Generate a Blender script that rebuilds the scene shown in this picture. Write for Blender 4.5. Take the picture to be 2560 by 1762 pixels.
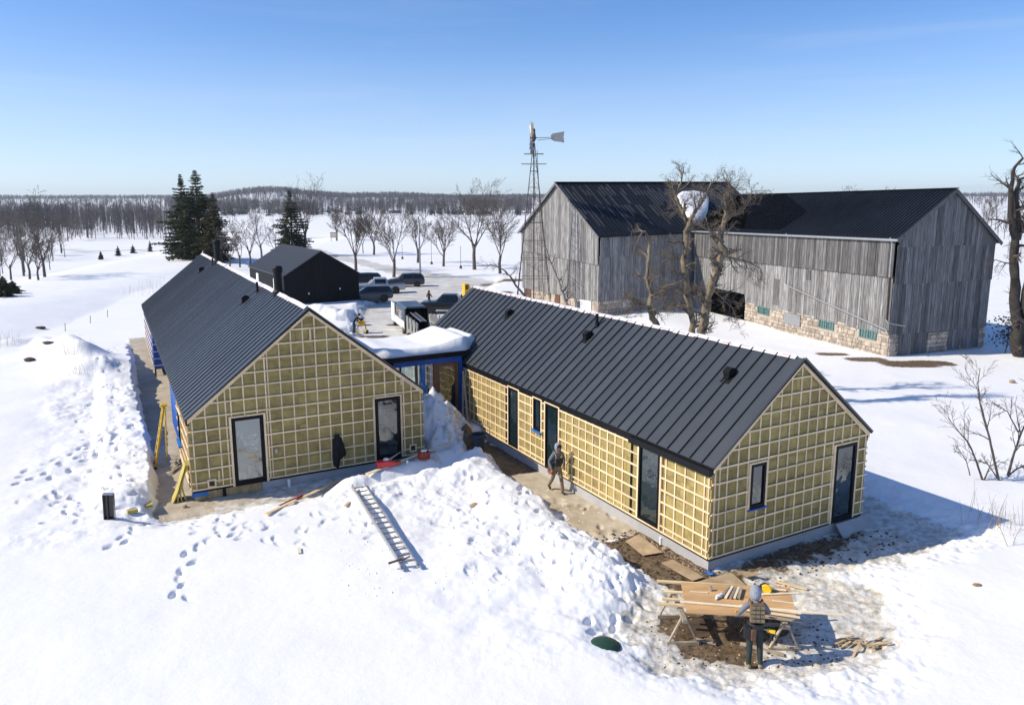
import bpy, bmesh, math, random
import numpy as np
from mathutils import Vector, Matrix
R = math.radians
for o in list(bpy.data.objects): bpy.data.objects.remove(o)
scene = bpy.context.scene
C = scene.collection

# ------------------------------------------------------------------ camera
F_PX, PITCH, ROLL, SX, SY, CAM_H = 1886.185, 0.17594, -0.003, -3.2, -42.575, 10.0
_fw = np.array([0, math.cos(PITCH), -math.sin(PITCH)]); _up = np.array([0, math.sin(PITCH), math.cos(PITCH)]); _rt = np.array([1.0, 0, 0])
_r2 = _rt*math.cos(ROLL) + _up*math.sin(ROLL); _u2 = _up*math.cos(ROLL) - _rt*math.sin(ROLL)
cam = bpy.data.cameras.new('camera'); cam_o = bpy.data.objects.new('camera', cam); C.objects.link(cam_o)
cam.sensor_width = 36; cam.lens = F_PX*36/2560; cam.shift_x = -SX/2560; cam.shift_y = SY/2560
cam.clip_start = .1; cam.clip_end = 30000
m = Matrix(((_r2[0], _u2[0], -_fw[0], 0), (_r2[1], _u2[1], -_fw[1], 0), (_r2[2], _u2[2], -_fw[2], CAM_H), (0, 0, 0, 1)))
cam_o.matrix_world = m
scene.camera = cam_o
# ------------------------------------------------------------------ sky, sun, exposure
SUN_AZ, SUN_EL = R(187.5), R(37)          # direction towards the sun, counted from +x
w = bpy.data.worlds.new('World'); scene.world = w; w.use_nodes = True
nt = w.node_tree; nt.nodes.clear()
sky = nt.nodes.new('ShaderNodeTexSky'); sky.sky_type = 'NISHITA'; sky.sun_disc = False
sky.sun_elevation = SUN_EL; sky.sun_rotation = R(90) - SUN_AZ
sky.air_density = 0.6; sky.dust_density = 0.3; sky.ozone_density = 3.0; sky.altitude = 0
sc_ = nt.nodes.new('ShaderNodeVectorMath'); sc_.operation = 'SCALE'; sc_.inputs['Scale'].default_value = 2.23
gm = nt.nodes.new('ShaderNodeGamma'); gm.inputs[1].default_value = .80
hs = nt.nodes.new('ShaderNodeHueSaturation'); hs.inputs['Saturation'].default_value = 1.30; hs.inputs['Hue'].default_value = .506
bg = nt.nodes.new('ShaderNodeBackground'); bg.inputs[1].default_value = 0.13
nt.links.new(sky.outputs[0], sc_.inputs[0]); nt.links.new(sc_.outputs[0], gm.inputs[0]); nt.links.new(gm.outputs[0], hs.inputs['Color'])
wo = nt.nodes.new('ShaderNodeOutputWorld')
# thin high cloud veil
wt = nt.nodes.new('ShaderNodeTexCoord'); wm_ = nt.nodes.new('ShaderNodeMapping'); wm_.inputs['Scale'].default_value = (1.6, 1.6, 15); wm_.inputs['Rotation'].default_value = (0, R(-7), 0)
wn = nt.nodes.new('ShaderNodeTexNoise'); wn.inputs['Scale'].default_value = 1.4; wn.inputs['Detail'].default_value = 7; wn.inputs['Roughness'].default_value = .6; wn.inputs['Distortion'].default_value = .6
wr_ = nt.nodes.new('ShaderNodeMapRange'); wr_.inputs[1].default_value = .42; wr_.inputs[2].default_value = .8; wr_.inputs[3].default_value = 0; wr_.inputs[4].default_value = .13; wr_.interpolation_type = 'SMOOTHSTEP'
wx_ = nt.nodes.new('ShaderNodeMix'); wx_.data_type = 'RGBA'; wx_.inputs[7].default_value = (6.0, 6.4, 6.9, 1)
nt.links.new(wt.outputs['Generated'], wm_.inputs[0]); nt.links.new(wm_.outputs[0], wn.inputs[0]); nt.links.new(wn.outputs[0], wr_.inputs[0]); nt.links.new(wr_.outputs[0], wx_.inputs[0]); nt.links.new(hs.outputs[0], wx_.inputs[6])
# paler haze low over the horizon, all the way round
sz_ = nt.nodes.new('ShaderNodeSeparateXYZ'); nt.links.new(wt.outputs['Generated'], sz_.inputs[0])
hr_ = nt.nodes.new('ShaderNodeMapRange'); hr_.inputs[1].default_value = -.02; hr_.inputs[2].default_value = .24; hr_.inputs[3].default_value = .50; hr_.inputs[4].default_value = 0; hr_.interpolation_type = 'SMOOTHSTEP'
hx_ = nt.nodes.new('ShaderNodeMix'); hx_.data_type = 'RGBA'; hx_.inputs[7].default_value = (5.2, 5.9, 6.6, 1)
nt.links.new(sz_.outputs[2], hr_.inputs[0]); nt.links.new(hr_.outputs[0], hx_.inputs[0]); nt.links.new(wx_.outputs[2], hx_.inputs[6])
nt.links.new(hx_.outputs[2], bg.inputs[0]); nt.links.new(bg.outputs[0], wo.inputs[0])
sl = bpy.data.lights.new('sun', 'SUN'); sl.energy = 5.0; sl.angle = R(.53); sl.color = (1, .90, .73)
so = bpy.data.objects.new('sun', sl); C.objects.link(so)
sd = Vector((math.cos(SUN_AZ)*math.cos(SUN_EL), math.sin(SUN_AZ)*math.cos(SUN_EL), math.sin(SUN_EL)))
so.rotation_euler = sd.to_track_quat('Z', 'Y').to_euler(); so.location = sd*60
vs = scene.view_settings; vs.view_transform = 'Standard'; vs.look = 'None'; vs.gamma = 1; vs.exposure = 0.11; vs.use_curve_mapping = False
scene.cycles.max_bounces = 6; scene.cycles.diffuse_bounces = 3; scene.cycles.glossy_bounces = 3; scene.cycles.transmission_bounces = 4
scene.cycles.use_denoising = True

# ------------------------------------------------------------------ pixel rays of the survey (2560 x 1762 grid)
def ray(x, y):
    a = (x-1280-SX)/F_PX; b = -(y-881-SY)/F_PX
    return _fw + a*_r2 + b*_u2
def G(x, y, z=0.0):
    d = ray(x, y); t = (z-CAM_H)/d[2]
    return Vector((t*d[0], t*d[1], z))
def atY(x, y, Y):
    d = ray(x, y); t = Y/d[1]
    return Vector((t*d[0], Y, CAM_H+t*d[2]))
_TS = np.concatenate([np.arange(9, 60, .06), np.geomspace(60, 900, 500)])
def GT(x, y, z=0.3):          # first hit of the survey ray with the ground
    d = ray(x, y); t = _TS/d[1]; X = t*d[0]; Z = CAM_H+t*d[2]; hh = H(X, _TS); k = np.argmax(Z < hh)
    if k == 0: return G(x, y, z)
    a, b = Z[k-1]-hh[k-1], hh[k]-Z[k]; f = a/(a+b+1e-9); tt = t[k-1]+(t[k]-t[k-1])*f
    return Vector((tt*d[0], tt*d[1], CAM_H+tt*d[2]))

# house frames: corner x, y, heading, width, length, floor z, wall top z, ridge z
RB = dict(x=5.336, y=19.051, hd=.505, W=6.33, L=20.66, z0=.45, ze=3.094, zr=5.664)
LB = dict(x=-10.709, y=24.053, hd=.489, W=8.312, L=32.28, z0=.425, ze=2.974, zr=6.364)
GB = dict(x=-22.166, y=73.544, hd=.545, W=7.645, L=14.7, z0=-.6, ze=2.82, zr=5.14)
def loc(h, x, y):
    c, s = math.cos(h['hd']), math.sin(h['hd']); dx, dy = x-h['x'], y-h['y']
    return dx*c+dy*s, -dx*s+dy*c
def wld(h, a, b, z=0):
    c, s = math.cos(h['hd']), math.sin(h['hd'])
    return Vector((h['x']+a*c-b*s, h['y']+a*s+b*c, z))

# ------------------------------------------------------------------ object helpers
def tag(o, label=None, cat=None, group=None, kind=None):
    if label: o['label'] = label
    if cat: o['category'] = cat
    if group: o['group'] = group
    if kind: o['kind'] = kind
    return o
def empty(name, loc_=(0, 0, 0), rz=0, label=None, cat=None, group=None):
    o = bpy.data.objects.new(name, None); C.objects.link(o); o.location = loc_; o.rotation_euler = (0, 0, rz); o.empty_display_size = .2
    return tag(o, label, cat, group)
def link(name, me, parent=None, loc_=None, rot=None):
    o = bpy.data.objects.new(name, me); C.objects.link(o)
    if parent: o.parent = parent
    if loc_ is not None: o.location = loc_
    if rot is not None: o.rotation_euler = rot
    return o
def copy_tree(o, parent=None):
    c = o.copy(); C.objects.link(c); c.parent = parent
    for ch in o.children: copy_tree(ch, c)
    return c
class MB:
    def __init__(s): s.v = []; s.f = []; s.m = []
    def add(s, vs, fs, mi=0):
        n = len(s.v); s.v += [tuple(p) for p in vs]; s.f += [tuple(i+n for i in f) for f in fs]; s.m += [mi]*len(fs); return s
    def box(s, x0, y0, z0, x1, y1, z1, mi=0, M=None):
        vs = [Vector((x, y, z)) for z in (z0, z1) for y in (y0, y1) for x in (x0, x1)]
        if M is not None: vs = [M @ p for p in vs]
        return s.add(vs, [(0, 2, 3, 1), (4, 5, 7, 6), (0, 1, 5, 4), (2, 6, 7, 3), (0, 4, 6, 2), (1, 3, 7, 5)], mi)
    def beam(s, p, q, w, h, mi=0, up=(0, 0, 1)):
        p, q = Vector(p), Vector(q); d = (q-p).normalized(); u = Vector(up)
        x = d.cross(u)
        if x.length < 1e-4: x = d.cross(Vector((1, 0, 0)))
        x.normalize(); y = x.cross(d)
        x *= w/2; y *= h/2
        return s.add([p-x-y, p+x-y, p+x+y, p-x+y, q-x-y, q+x-y, q+x+y, q-x+y],
                     [(0, 3, 2, 1), (4, 5, 6, 7), (0, 1, 5, 4), (1, 2, 6, 5), (2, 3, 7, 6), (3, 0, 4, 7)], mi)
    def prism(s, pts, ax, mi=0):          # planar polygon pts extruded by vector ax
        n = len(pts); a = [Vector(p) for p in pts]; ax = Vector(ax)
        return s.add(a+[p+ax for p in a], [tuple(range(n))[::-1], tuple(range(n, 2*n))]+[(i, (i+1) % n, (i+1) % n+n, i+n) for i in range(n)], mi)
    def tube(s, pts, rad, n=6, mi=0, cap=True):
        pts = [Vector(p) for p in pts]; k = len(pts)
        if not hasattr(rad, '__len__'): rad = [rad]*k
        ref = Vector((0, 0, 1)); vs = []; prev = None
        for i, p in enumerate(pts):
            d = (pts[min(i+1, k-1)]-pts[max(i-1, 0)])
            d = d.normalized() if d.length > 1e-9 else Vector((0, 0, 1))
            if prev is None:
                x = d.cross(ref)
                if x.length < .05: x = d.cross(Vector((1, 0, 0)))
            else: x = prev - d*prev.dot(d)
            if x.length < 1e-6: x = d.orthogonal()
            x.normalize(); prev = x; y = d.cross(x)
            for j in range(n):
                a = 2*math.pi*j/n; vs.append(p+(x*math.cos(a)+y*math.sin(a))*rad[i])
        fs = [(i*n+j, i*n+(j+1) % n, (i+1)*n+(j+1) % n, (i+1)*n+j) for i in range(k-1) for j in range(n)]
        if cap: fs += [tuple(range(n))[::-1], tuple((k-1)*n+j for j in range(n))]
        return s.add(vs, fs, mi)
    def lathe(s, prof, n=16, mi=0, M=None, caps=True):     # prof list of (r,z)
        vs = [Vector((r*math.cos(2*math.pi*j/n), r*math.sin(2*math.pi*j/n), z)) for r, z in prof for j in range(n)]
        if M is not None: vs = [M @ p for p in vs]
        k = len(prof)
        fs = [(i*n+j, i*n+(j+1) % n, (i+1)*n+(j+1) % n, (i+1)*n+j) for i in range(k-1) for j in range(n)]
        if caps: fs += [tuple(range(n))[::-1], tuple((k-1)*n+j for j in range(n))]
        return s.add(vs, fs, mi)
    def mesh(s, name, mats, smooth=False):
        me = bpy.data.meshes.new(name); me.from_pydata(s.v, [], s.f)
        if not isinstance(mats, (list, tuple)): mats = [mats]
        for q in mats: me.materials.append(MATS[q] if isinstance(q, str) else q)
        if len(mats) > 1: me.polygons.foreach_set('material_index', s.m)
        if smooth: me.polygons.foreach_set('use_smooth', [True]*len(me.polygons))
        me.update(); return me
    def build(s, name, mats, parent=None, loc_=None, rot=None, smooth=False, bevel=0):
        o = link(name, s.mesh(name, mats, smooth), parent, loc_, rot)
        if bevel:
            b = o.modifiers.new('bevel', 'BEVEL'); b.width = bevel; b.segments = 2; b.limit_method = 'ANGLE'
        return o

# ------------------------------------------------------------------ noise (numpy)
def _hash(ix, iy, s):
    h = (ix.astype(np.int64)*374761393 + iy.astype(np.int64)*668265263 + s*1442695041) & 0xffffffff
    h = ((h ^ (h >> 13))*1274126177) & 0xffffffff
    return ((h ^ (h >> 16)) & 0xffff)/65535.0
def vnoise(x, y, s=0):
    ix = np.floor(x); iy = np.floor(y); fx = x-ix; fy = y-iy
    ux = fx*fx*fx*(fx*(fx*6-15)+10); uy = fy*fy*fy*(fy*(fy*6-15)+10)
    a = _hash(ix, iy, s); b = _hash(ix+1, iy, s); c = _hash(ix, iy+1, s); d = _hash(ix+1, iy+1, s)
    return (a*(1-ux)+b*ux)*(1-uy)+(c*(1-ux)+d*ux)*uy*1.0 - .5
def fbm(x, y, o=4, s=0):
    r = 0; a = 1
    for i in range(o):
        r = r+a*vnoise(x+17.3*i, y-9.1*i, s+i); x, y = (x*1.72+y*1.05), (-x*1.05+y*1.72); a *= .5
    return r
def sstep(a, b, x):
    t = np.clip((x-a)/(b-a), 0, 1); return t*t*(3-2*t)
def sd_poly(x, y, P):
    d = np.full(x.shape, 1e9); ins = np.zeros(x.shape, bool); n = len(P)
    for i in range(n):
        x0, y0 = P[i]; x1, y1 = P[(i+1) % n]; ex, ey = x1-x0, y1-y0
        t = np.clip(((x-x0)*ex+(y-y0)*ey)/(ex*ex+ey*ey+1e-12), 0, 1)
        d = np.minimum(d, np.hypot(x-x0-t*ex, y-y0-t*ey))
        cnd = ((y0 > y) != (y1 > y)) & (x < (x1-x0)*(y-y0)/(y1-y0+1e-12)+x0); ins ^= cnd
    return np.where(ins, -d, d)
def sd_line(x, y, P):
    d = np.full(x.shape, 1e9)
    for (x0, y0), (x1, y1) in zip(P[:-1], P[1:]):
        ex, ey = x1-x0, y1-y0
        t = np.clip(((x-x0)*ex+(y-y0)*ey)/(ex*ex+ey*ey+1e-12), 0, 1)
        d = np.minimum(d, np.hypot(x-x0-t*ex, y-y0-t*ey))
    return d
def sd_rect(a, b, a0, a1, b0, b1):
    dx = np.maximum(a0-a, a-a1); dy = np.maximum(b0-b, b-b1)
    return np.where((dx > 0) & (dy > 0), np.hypot(dx, dy), np.maximum(dx, dy))
# ------------------------------------------------------------------ materials
MATS = {}
def pm(name, col, rough=.6, var=.12, scale=3, bump=0, bscale=25, objvar=0, metal=0, stretch=(1, 1, 1), col2=None, spec=.4, contrast=(.35, .65), coat=0):
    m = bpy.data.materials.new(name); m.use_nodes = True; t = m.node_tree; N = t.nodes; Lk = t.links.new
    b = N['Principled BSDF']; b.inputs['Roughness'].default_value = rough; b.inputs['Metallic'].default_value = metal
    b.inputs['Specular IOR Level'].default_value = spec
    if coat: b.inputs['Coat Weight'].default_value = coat; b.inputs['Coat Roughness'].default_value = .08
    tc = N.new('ShaderNodeTexCoord'); mp = N.new('ShaderNodeMapping'); mp.inputs['Scale'].default_value = stretch
    oi = N.new('ShaderNodeObjectInfo')
    ad = N.new('ShaderNodeVectorMath'); ad.operation = 'ADD'
    ml = N.new('ShaderNodeMath'); ml.operation = 'MULTIPLY'; ml.inputs[1].default_value = 37.0
    Lk(oi.outputs['Random'], ml.inputs[0]); Lk(tc.outputs['Object'], ad.inputs[0]); Lk(ml.outputs[0], ad.inputs[1]); Lk(ad.outputs[0], mp.inputs[0])
    nz = N.new('ShaderNodeTexNoise'); nz.inputs['Scale'].default_value = scale; nz.inputs['Detail'].default_value = 6; nz.inputs['Roughness'].default_value = .65
    Lk(mp.outputs[0], nz.inputs[0])
    rp = N.new('ShaderNodeValToRGB'); rp.color_ramp.elements[0].position = contrast[0]; rp.color_ramp.elements[1].position = contrast[1]
    c2 = col2 if col2 else tuple(min(1, c*(1+var)) for c in col); c1 = col if col2 else tuple(c*(1-var) for c in col)
    rp.color_ramp.elements[0].color = (*c1, 1); rp.color_ramp.elements[1].color = (*c2, 1)
    Lk(nz.outputs[0], rp.inputs[0]); out = rp.outputs[0]
    if objvar:
        mr = N.new('ShaderNodeMapRange'); mr.inputs[3].default_value = 1-objvar; mr.inputs[4].default_value = 1+objvar
        Lk(oi.outputs['Random'], mr.inputs[0])
        vm = N.new('ShaderNodeVectorMath'); vm.operation = 'SCALE'; Lk(out, vm.inputs[0]); Lk(mr.outputs[0], vm.inputs['Scale']); out = vm.outputs[0]
    Lk(out, b.inputs['Base Color'])
    if bump:
        n2 = N.new('ShaderNodeTexNoise'); n2.inputs['Scale'].default_value = bscale; n2.inputs['Detail'].default_value = 5; Lk(mp.outputs[0], n2.inputs[0])
        bp = N.new('ShaderNodeBump'); bp.inputs['Strength'].default_value = bump; bp.inputs['Distance'].default_value = .02
        Lk(n2.outputs[0], bp.inputs['Height']); Lk(bp.outputs[0], b.inputs['Normal'])
    MATS[name] = m; return m
pm('batten', (.79, .61, .39), .75, .14, 2.5, .15, 30, .14, stretch=(1, 1, 1))
pm('pine', (.70, .53, .30), .7, .16, 2, .1, 30, .14)
pm('pale_board', (.74, .64, .47), .7, .12, 3, .1, 30, .1)
pm('old_board', (.36, .30, .22), .85, .25, 3, .2, 30, .15)
pm('insulation', (.325, .255, .097), .95, .24, 3, .6, 60, .14)
pm('insulation_edge', (.50, .40, .11), .95, .15, 6, .3, 50, .08)
pm('roof_metal', (.043, .049, .057), .40, .14, .7, .03, 3, .12, spec=.6, coat=.1)
pm('roof_metal_left', (.043, .048, .058), .36, .14, .7, .03, 3, .14, spec=.6, coat=.1)
pm('black_trim', (.007, .008, .010), .5, .2, 2, 0, 1, spec=.2)
pm('black_frame', (.006, .006, .008), .5, .2, 2, spec=.15)
pm('garage_wall', (.006, .007, .009), .6, .15, 1.2, spec=.12)
pm('garage_roof', (.042, .047, .056), .5, .1, 1, spec=.4)
pm('concrete', (.40, .40, .41), .85, .10, 1.3, .2, 30)
pm('osb', (.42, .31, .15), .85, .3, 5, .2, 30)
pm('blue_wrap', (.010, .085, .38), .5, .2, 2.2, .2, 8)
pm('blue_tape', (.02, .17, .55), .45, .15, 4)
pm('membrane', (.62, .60, .64), .6, .06, 4, .2, 10)
pm('red_print', (.70, .42, .47), .6, .2, 5)
pm('brown_frame', (.16, .085, .05), .6, .2, 3)
pm('plywood', (.54, .33, .155), .75, .2, 1.6, .1, 30, .08, stretch=(.5, 3, 1))
pm('plywood_dirty', (.42, .31, .19), .85, .25, 2.2, .2, 25, .12)
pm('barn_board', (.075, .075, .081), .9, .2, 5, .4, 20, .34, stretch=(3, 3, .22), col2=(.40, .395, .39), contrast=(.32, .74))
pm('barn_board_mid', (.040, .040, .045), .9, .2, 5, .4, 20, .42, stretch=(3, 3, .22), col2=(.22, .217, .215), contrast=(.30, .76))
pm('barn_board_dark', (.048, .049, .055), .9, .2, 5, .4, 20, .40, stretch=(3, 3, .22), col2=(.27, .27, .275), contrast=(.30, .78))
pm('worn_roof', (.07, .075, .085), .55, .3, 1.5, 0, 1, .2)
pm('barn_roof', (.010, .013, .020), .5, .25, .6, 0, 1, spec=.2)
pm('unlit_black', (.002, .002, .002), .95, .2, 2, spec=.0)  # near-black colour standing in for shade inside the barns and van
pm('stone', (.30, .25, .20), .9, .25, 3, .7, 12, .30, col2=(.46, .40, .34))
pm('mortar', (.40, .355, .30), .95, .12, 4, .5, 30)
pm('galvanized', (.36, .37, .39), .5, .1, 4, metal=.6)
pm('teal_sash', (.09, .20, .19), .6, .2, 6)
pm('bark', (.105, .088, .074), .95, .3, 4, .8, 14, .15)
pm('bark_gnarled', (.13, .105, .075), .95, .35, 2.2, .9, 12, .1, col2=(.34, .27, .17), contrast=(.38, .68))
pm('bark_pale', (.34, .31, .28), .9, .25, 3, .5, 14, .1)
pm('twig', (.095, .078, .066), .95, .2, 3, 0, 1, .12)
pm('twig_gnarled', (.17, .14, .11), .95, .25, 3, 0, 1, .1)
pm('bark_dark', (.042, .036, .032), .95, .3, 3, .8, 14)
pm('wood_far', (.088, .080, .080), .95, .3, .15, 0, 1)
pm('conifer_far', (.022, .032, .028), .95, .3, .2, 0, 1)
pm('needles', (.012, .026, .010), .85, .3, .8, 0, 1, .1, col2=(.075, .088, .030), contrast=(.3, .72))
pm('needles_young', (.035, .045, .016), .85, .3, 2, 0, 1, .15, col2=(.075, .075, .03))
pm('needles_brown', (.040, .042, .014), .85, .3, 1.2, 0, 1, .15, col2=(.085, .072, .026))
pm('rust_steel', (.045, .045, .050), .7, .35, 2, metal=.3, col2=(.12, .075, .058))
pm('vane_metal', (.36, .35, .33), .5, .2, 6, metal=.5)
pm('car_silver', (.44, .46, .50), .32, .04, 2, metal=.35, coat=.6)
pm('car_dark', (.012, .018, .030), .28, .08, 2, metal=.3, coat=.7)
pm('car_grey', (.045, .05, .06), .3, .06, 2, metal=.35, coat=.6)
pm('car_black', (.008, .010, .014), .3, .06, 2, metal=.2, coat=.7)
pm('road_grime', (.13, .125, .12), .8, .2, 4)
pm('car_glass', (.006, .010, .013), .08, .1, 2, spec=.5)
pm('tyre', (.018, .018, .019), .85, .2, 5)
pm('rim', (.30, .31, .32), .4, .15, 5, metal=.6)
pm('tail_light', (.42, .02, .02), .3, .1, 4)
pm('head_light', (.7, .72, .75), .2, .1, 4)
pm('white_paint', (.72, .73, .74), .5, .06, 3)
pm('grey_panel', (.27, .275, .27), .75, .15, 2, stretch=(5, 5, .4))
pm('van_blue', (.055, .075, .105), .35, .1, 2, coat=.4)
pm('yellow_tool', (.80, .47, .015), .45, .1, 5)
pm('yellow_fibreglass', (.62, .40, .02), .5, .1, 4)
pm('red_tool', (.55, .035, .045), .45, .15, 5)
pm('brick_red', (.30, .055, .035), .6, .2, 5)
pm('black_plastic', (.015, .016, .018), .5, .2, 3)
pm('bin_grey', (.045, .06, .075), .55, .12, 3)
pm('lid_green', (.018, .055, .035), .5, .2, 4)
pm('aluminium', (.55, .56, .58), .35, .06, 5, metal=.75)
pm('aluminium_dull', (.28, .29, .31), .45, .1, 5, metal=.6)
pm('pvc', (.78, .78, .79), .4, .04, 4)
pm('white_rag', (.72, .72, .74), .8, .1, 8)
pm('skin', (.55, .30, .21), .6, .08, 6)
pm('hoodie_grey', (.155, .165, .195), .9, .15, 7, .4, 40)
pm('hoodie_light', (.26, .28, .33), .9, .15, 7, .4, 40)
pm('pants_tan', (.22, .175, .115), .9, .2, 6, .4, 30)
pm('pants_green', (.030, .042, .040), .9, .25, 6, .4, 30)
pm('jacket_black', (.010, .010, .012), .85, .2, 6, .3, 30)
pm('jeans', (.045, .07, .13), .9, .2, 7, .3, 30)
pm('vest_dark', (.030, .033, .030), .9, .2, 7)
pm('strap_olive', (.19, .20, .13), .85, .2, 8)
pm('pack_brown', (.17, .11, .062), .9, .25, 9, .4, 40)
pm('leather', (.13, .065, .04), .8, .25, 7)
pm('boots', (.04, .036, .033), .85, .3, 8)
pm('boots_tan', (.32, .24, .15), .85, .25, 8)
pm('hair_brown', (.10, .045, .025), .8, .25, 9)
pm('cap_black', (.012, .012, .016), .85, .2, 6)
pm('eye_dark', (.02, .015, .012), .4, .1, 6)
pm('lips', (.38, .14, .12), .5, .1, 6)
pm('rock', (.34, .24, .16), .9, .25, 4, .5, 14)
pm('dark_rock', (.07, .055, .045), .9, .35, 4, .6, 14)
pm('dry_grass', (.30, .22, .12), .9, .25, 4, 0, 1, .15)
pm('wood_chip', (.55, .40, .22), .8, .25, 4, 0, 1, .2)
pm('soil_clod', (.085, .058, .036), .95, .35, 6, .5, 20, .2)

def snow_mat(name, masks=False):
    m = bpy.data.materials.new(name); m.use_nodes = True; t = m.node_tree; N = t.nodes; L = t.links.new; b = N['Principled BSDF']
    tc = N.new('ShaderNodeTexCoord')
    def noise(sc, det=6, ro=.6, st=None):
        n = N.new('ShaderNodeTexNoise'); n.inputs['Scale'].default_value = sc; n.inputs['Detail'].default_value = det; n.inputs['Roughness'].default_value = ro
        if st:
            mp = N.new('ShaderNodeMapping'); mp.inputs['Scale'].default_value = st; L(tc.outputs['Object'], mp.inputs[0]); L(mp.outputs[0], n.inputs[0])
        else: L(tc.outputs['Object'], n.inputs[0])
        return n.outputs[0]
    def ramp(x, *st):
        r = N.new('ShaderNodeValToRGB'); e = r.color_ramp.elements
        while len(e) < len(st): e.new(.5)
        for i, (p, c) in enumerate(st): e[i].position = p; e[i].color = (*c, 1) if len(c) == 3 else c
        L(x, r.inputs[0]); return r.outputs[0]
    def mixc(f, a, c):
        x = N.new('ShaderNodeMix'); x.data_type = 'RGBA'; L(f, x.inputs[0]); L(a, x.inputs[6]); L(c, x.inputs[7]); return x.outputs[2]
    def math_(op, a, c):
        x = N.new('ShaderNodeMath'); x.operation = op
        for i, q in enumerate((a, c)):
            if isinstance(q, (int, float)): x.inputs[i].default_value = q
            else: L(q, x.inputs[i])
        return x.outputs[0]
    col = ramp(noise(.35, 4), (.3, (.80, .81, .83)), (.7, (.85, .855, .86)))
    b.inputs['Roughness'].default_value = .62; b.inputs['Specular IOR Level'].default_value = .3
    bh = math_('ADD', math_('ADD', math_('MULTIPLY', noise(4.5, 8, .62), .7), math_('MULTIPLY', noise(26, 4), .14)), math_('MULTIPLY', noise(.9, 5, .6, (.6, 1.5, 1)), .9))
    if masks:
        at = N.new('ShaderNodeAttribute'); at.attribute_name = 'mask'; at.attribute_type = 'GEOMETRY'
        sp = N.new('ShaderNodeSeparateColor'); L(at.outputs['Color'], sp.inputs[0])
        br = noise(2.6, 9, .7); br2 = noise(7, 6, .7)
        def edge(ch, w=.9, nz=br):          # mask broken up by noise
            return ramp(math_('ADD', ch, math_('MULTIPLY', math_('SUBTRACT', nz, .5), w)), (.42, (0, 0, 0)), (.56, (1, 1, 1)))
        dirt = ramp(noise(3.5, 9, .75), (.30, (.27, .235, .18)), (.42, (.44, .41, .35)), (.52, (.62, .60, .56)), (.62, (.74, .735, .72)), (.76, (.40, .365, .30)))
        road = ramp(noise(.9, 9, .72, (.5, 1.6, 1)), (.30, (.30, .27, .23)), (.42, (.46, .44, .40)), (.55, (.63, .62, .595)), (.70, (.75, .745, .735)))
        pad = ramp(noise(1.1, 7, .65), (.3, (.36, .29, .20)), (.55, (.48, .42, .32)), (.75, (.56, .52, .44)))
        mud = ramp(noise(5.5, 9, .75), (.3, (.045, .030, .018)), (.45, (.10, .068, .040)), (.58, (.185, .135, .085)), (.68, (.11, .078, .048)), (.8, (.26, .21, .15)))
        aA = at.outputs['Alpha']
        col = mixc(edge(aA, .7), col, road)
        col = mixc(edge(sp.outputs[1], 1.1), col, dirt)
        col = mixc(edge(sp.outputs[2], .5, br2), col, pad)
        col = mixc(edge(sp.outputs[0], .9, br2), col, mud)
    L(col, b.inputs['Base Color'])
    bp = N.new('ShaderNodeBump'); bp.inputs['Strength'].default_value = .22; bp.inputs['Distance'].default_value = .10
    L(bh, bp.inputs['Height']); L(bp.outputs[0], b.inputs['Normal'])
    MATS[name] = m; return m
snow_mat('snow'); snow_mat('ground', True)

def glass_mat(name, tint, refl, rough=.02, wave=.02, transp=0.0):
    m = bpy.data.materials.new(name); m.use_nodes = True; t = m.node_tree; N = t.nodes; L = t.links.new; N.clear()
    out = N.new('ShaderNodeOutputMaterial'); d = N.new('ShaderNodeBsdfDiffuse'); d.inputs[0].default_value = (*tint, 1)
    g = N.new('ShaderNodeBsdfGlossy'); g.inputs[1].default_value = rough; g.inputs[0].default_value = (.92, .97, 1, 1)
    fr = N.new('ShaderNodeLayerWeight'); fr.inputs[0].default_value = .35
    mr = N.new('ShaderNodeMapRange'); mr.inputs[3].default_value = refl; mr.inputs[4].default_value = .62; L(fr.outputs['Fresnel'], mr.inputs[0])
    tc = N.new('ShaderNodeTexCoord'); nz = N.new('ShaderNodeTexNoise'); nz.inputs['Scale'].default_value = 1.6; L(tc.outputs['Object'], nz.inputs[0])
    bp = N.new('ShaderNodeBump'); bp.inputs['Strength'].default_value = wave*5; bp.inputs['Distance'].default_value = .05; L(nz.outputs[0], bp.inputs['Height']); L(bp.outputs[0], g.inputs['Normal'])
    base = d.outputs[0]
    if transp:
        tr = N.new('ShaderNodeBsdfTransparent'); tr.inputs[0].default_value = (.85, .92, .92, 1)
        mm = N.new('ShaderNodeMixShader'); mm.inputs[0].default_value = transp; L(d.outputs[0], mm.inputs[1]); L(tr.outputs[0], mm.inputs[2]); base = mm.outputs[0]
    mx = N.new('ShaderNodeMixShader'); L(mr.outputs[0], mx.inputs[0]); L(base, mx.inputs[1]); L(g.outputs[0], mx.inputs[2]); L(mx.outputs[0], out.inputs[0])
    MATS[name] = m
glass_mat('window_glass', (.008, .020, .025), .10, .02, .09)
glass_mat('bright_glass', (.05, .075, .08), .20, .03, .09)
glass_mat('clear_glass', (.02, .03, .03), .10, .01, .01, .9)
glass_mat('old_glass', (.02, .07, .07), .25, .05, .06)
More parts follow.
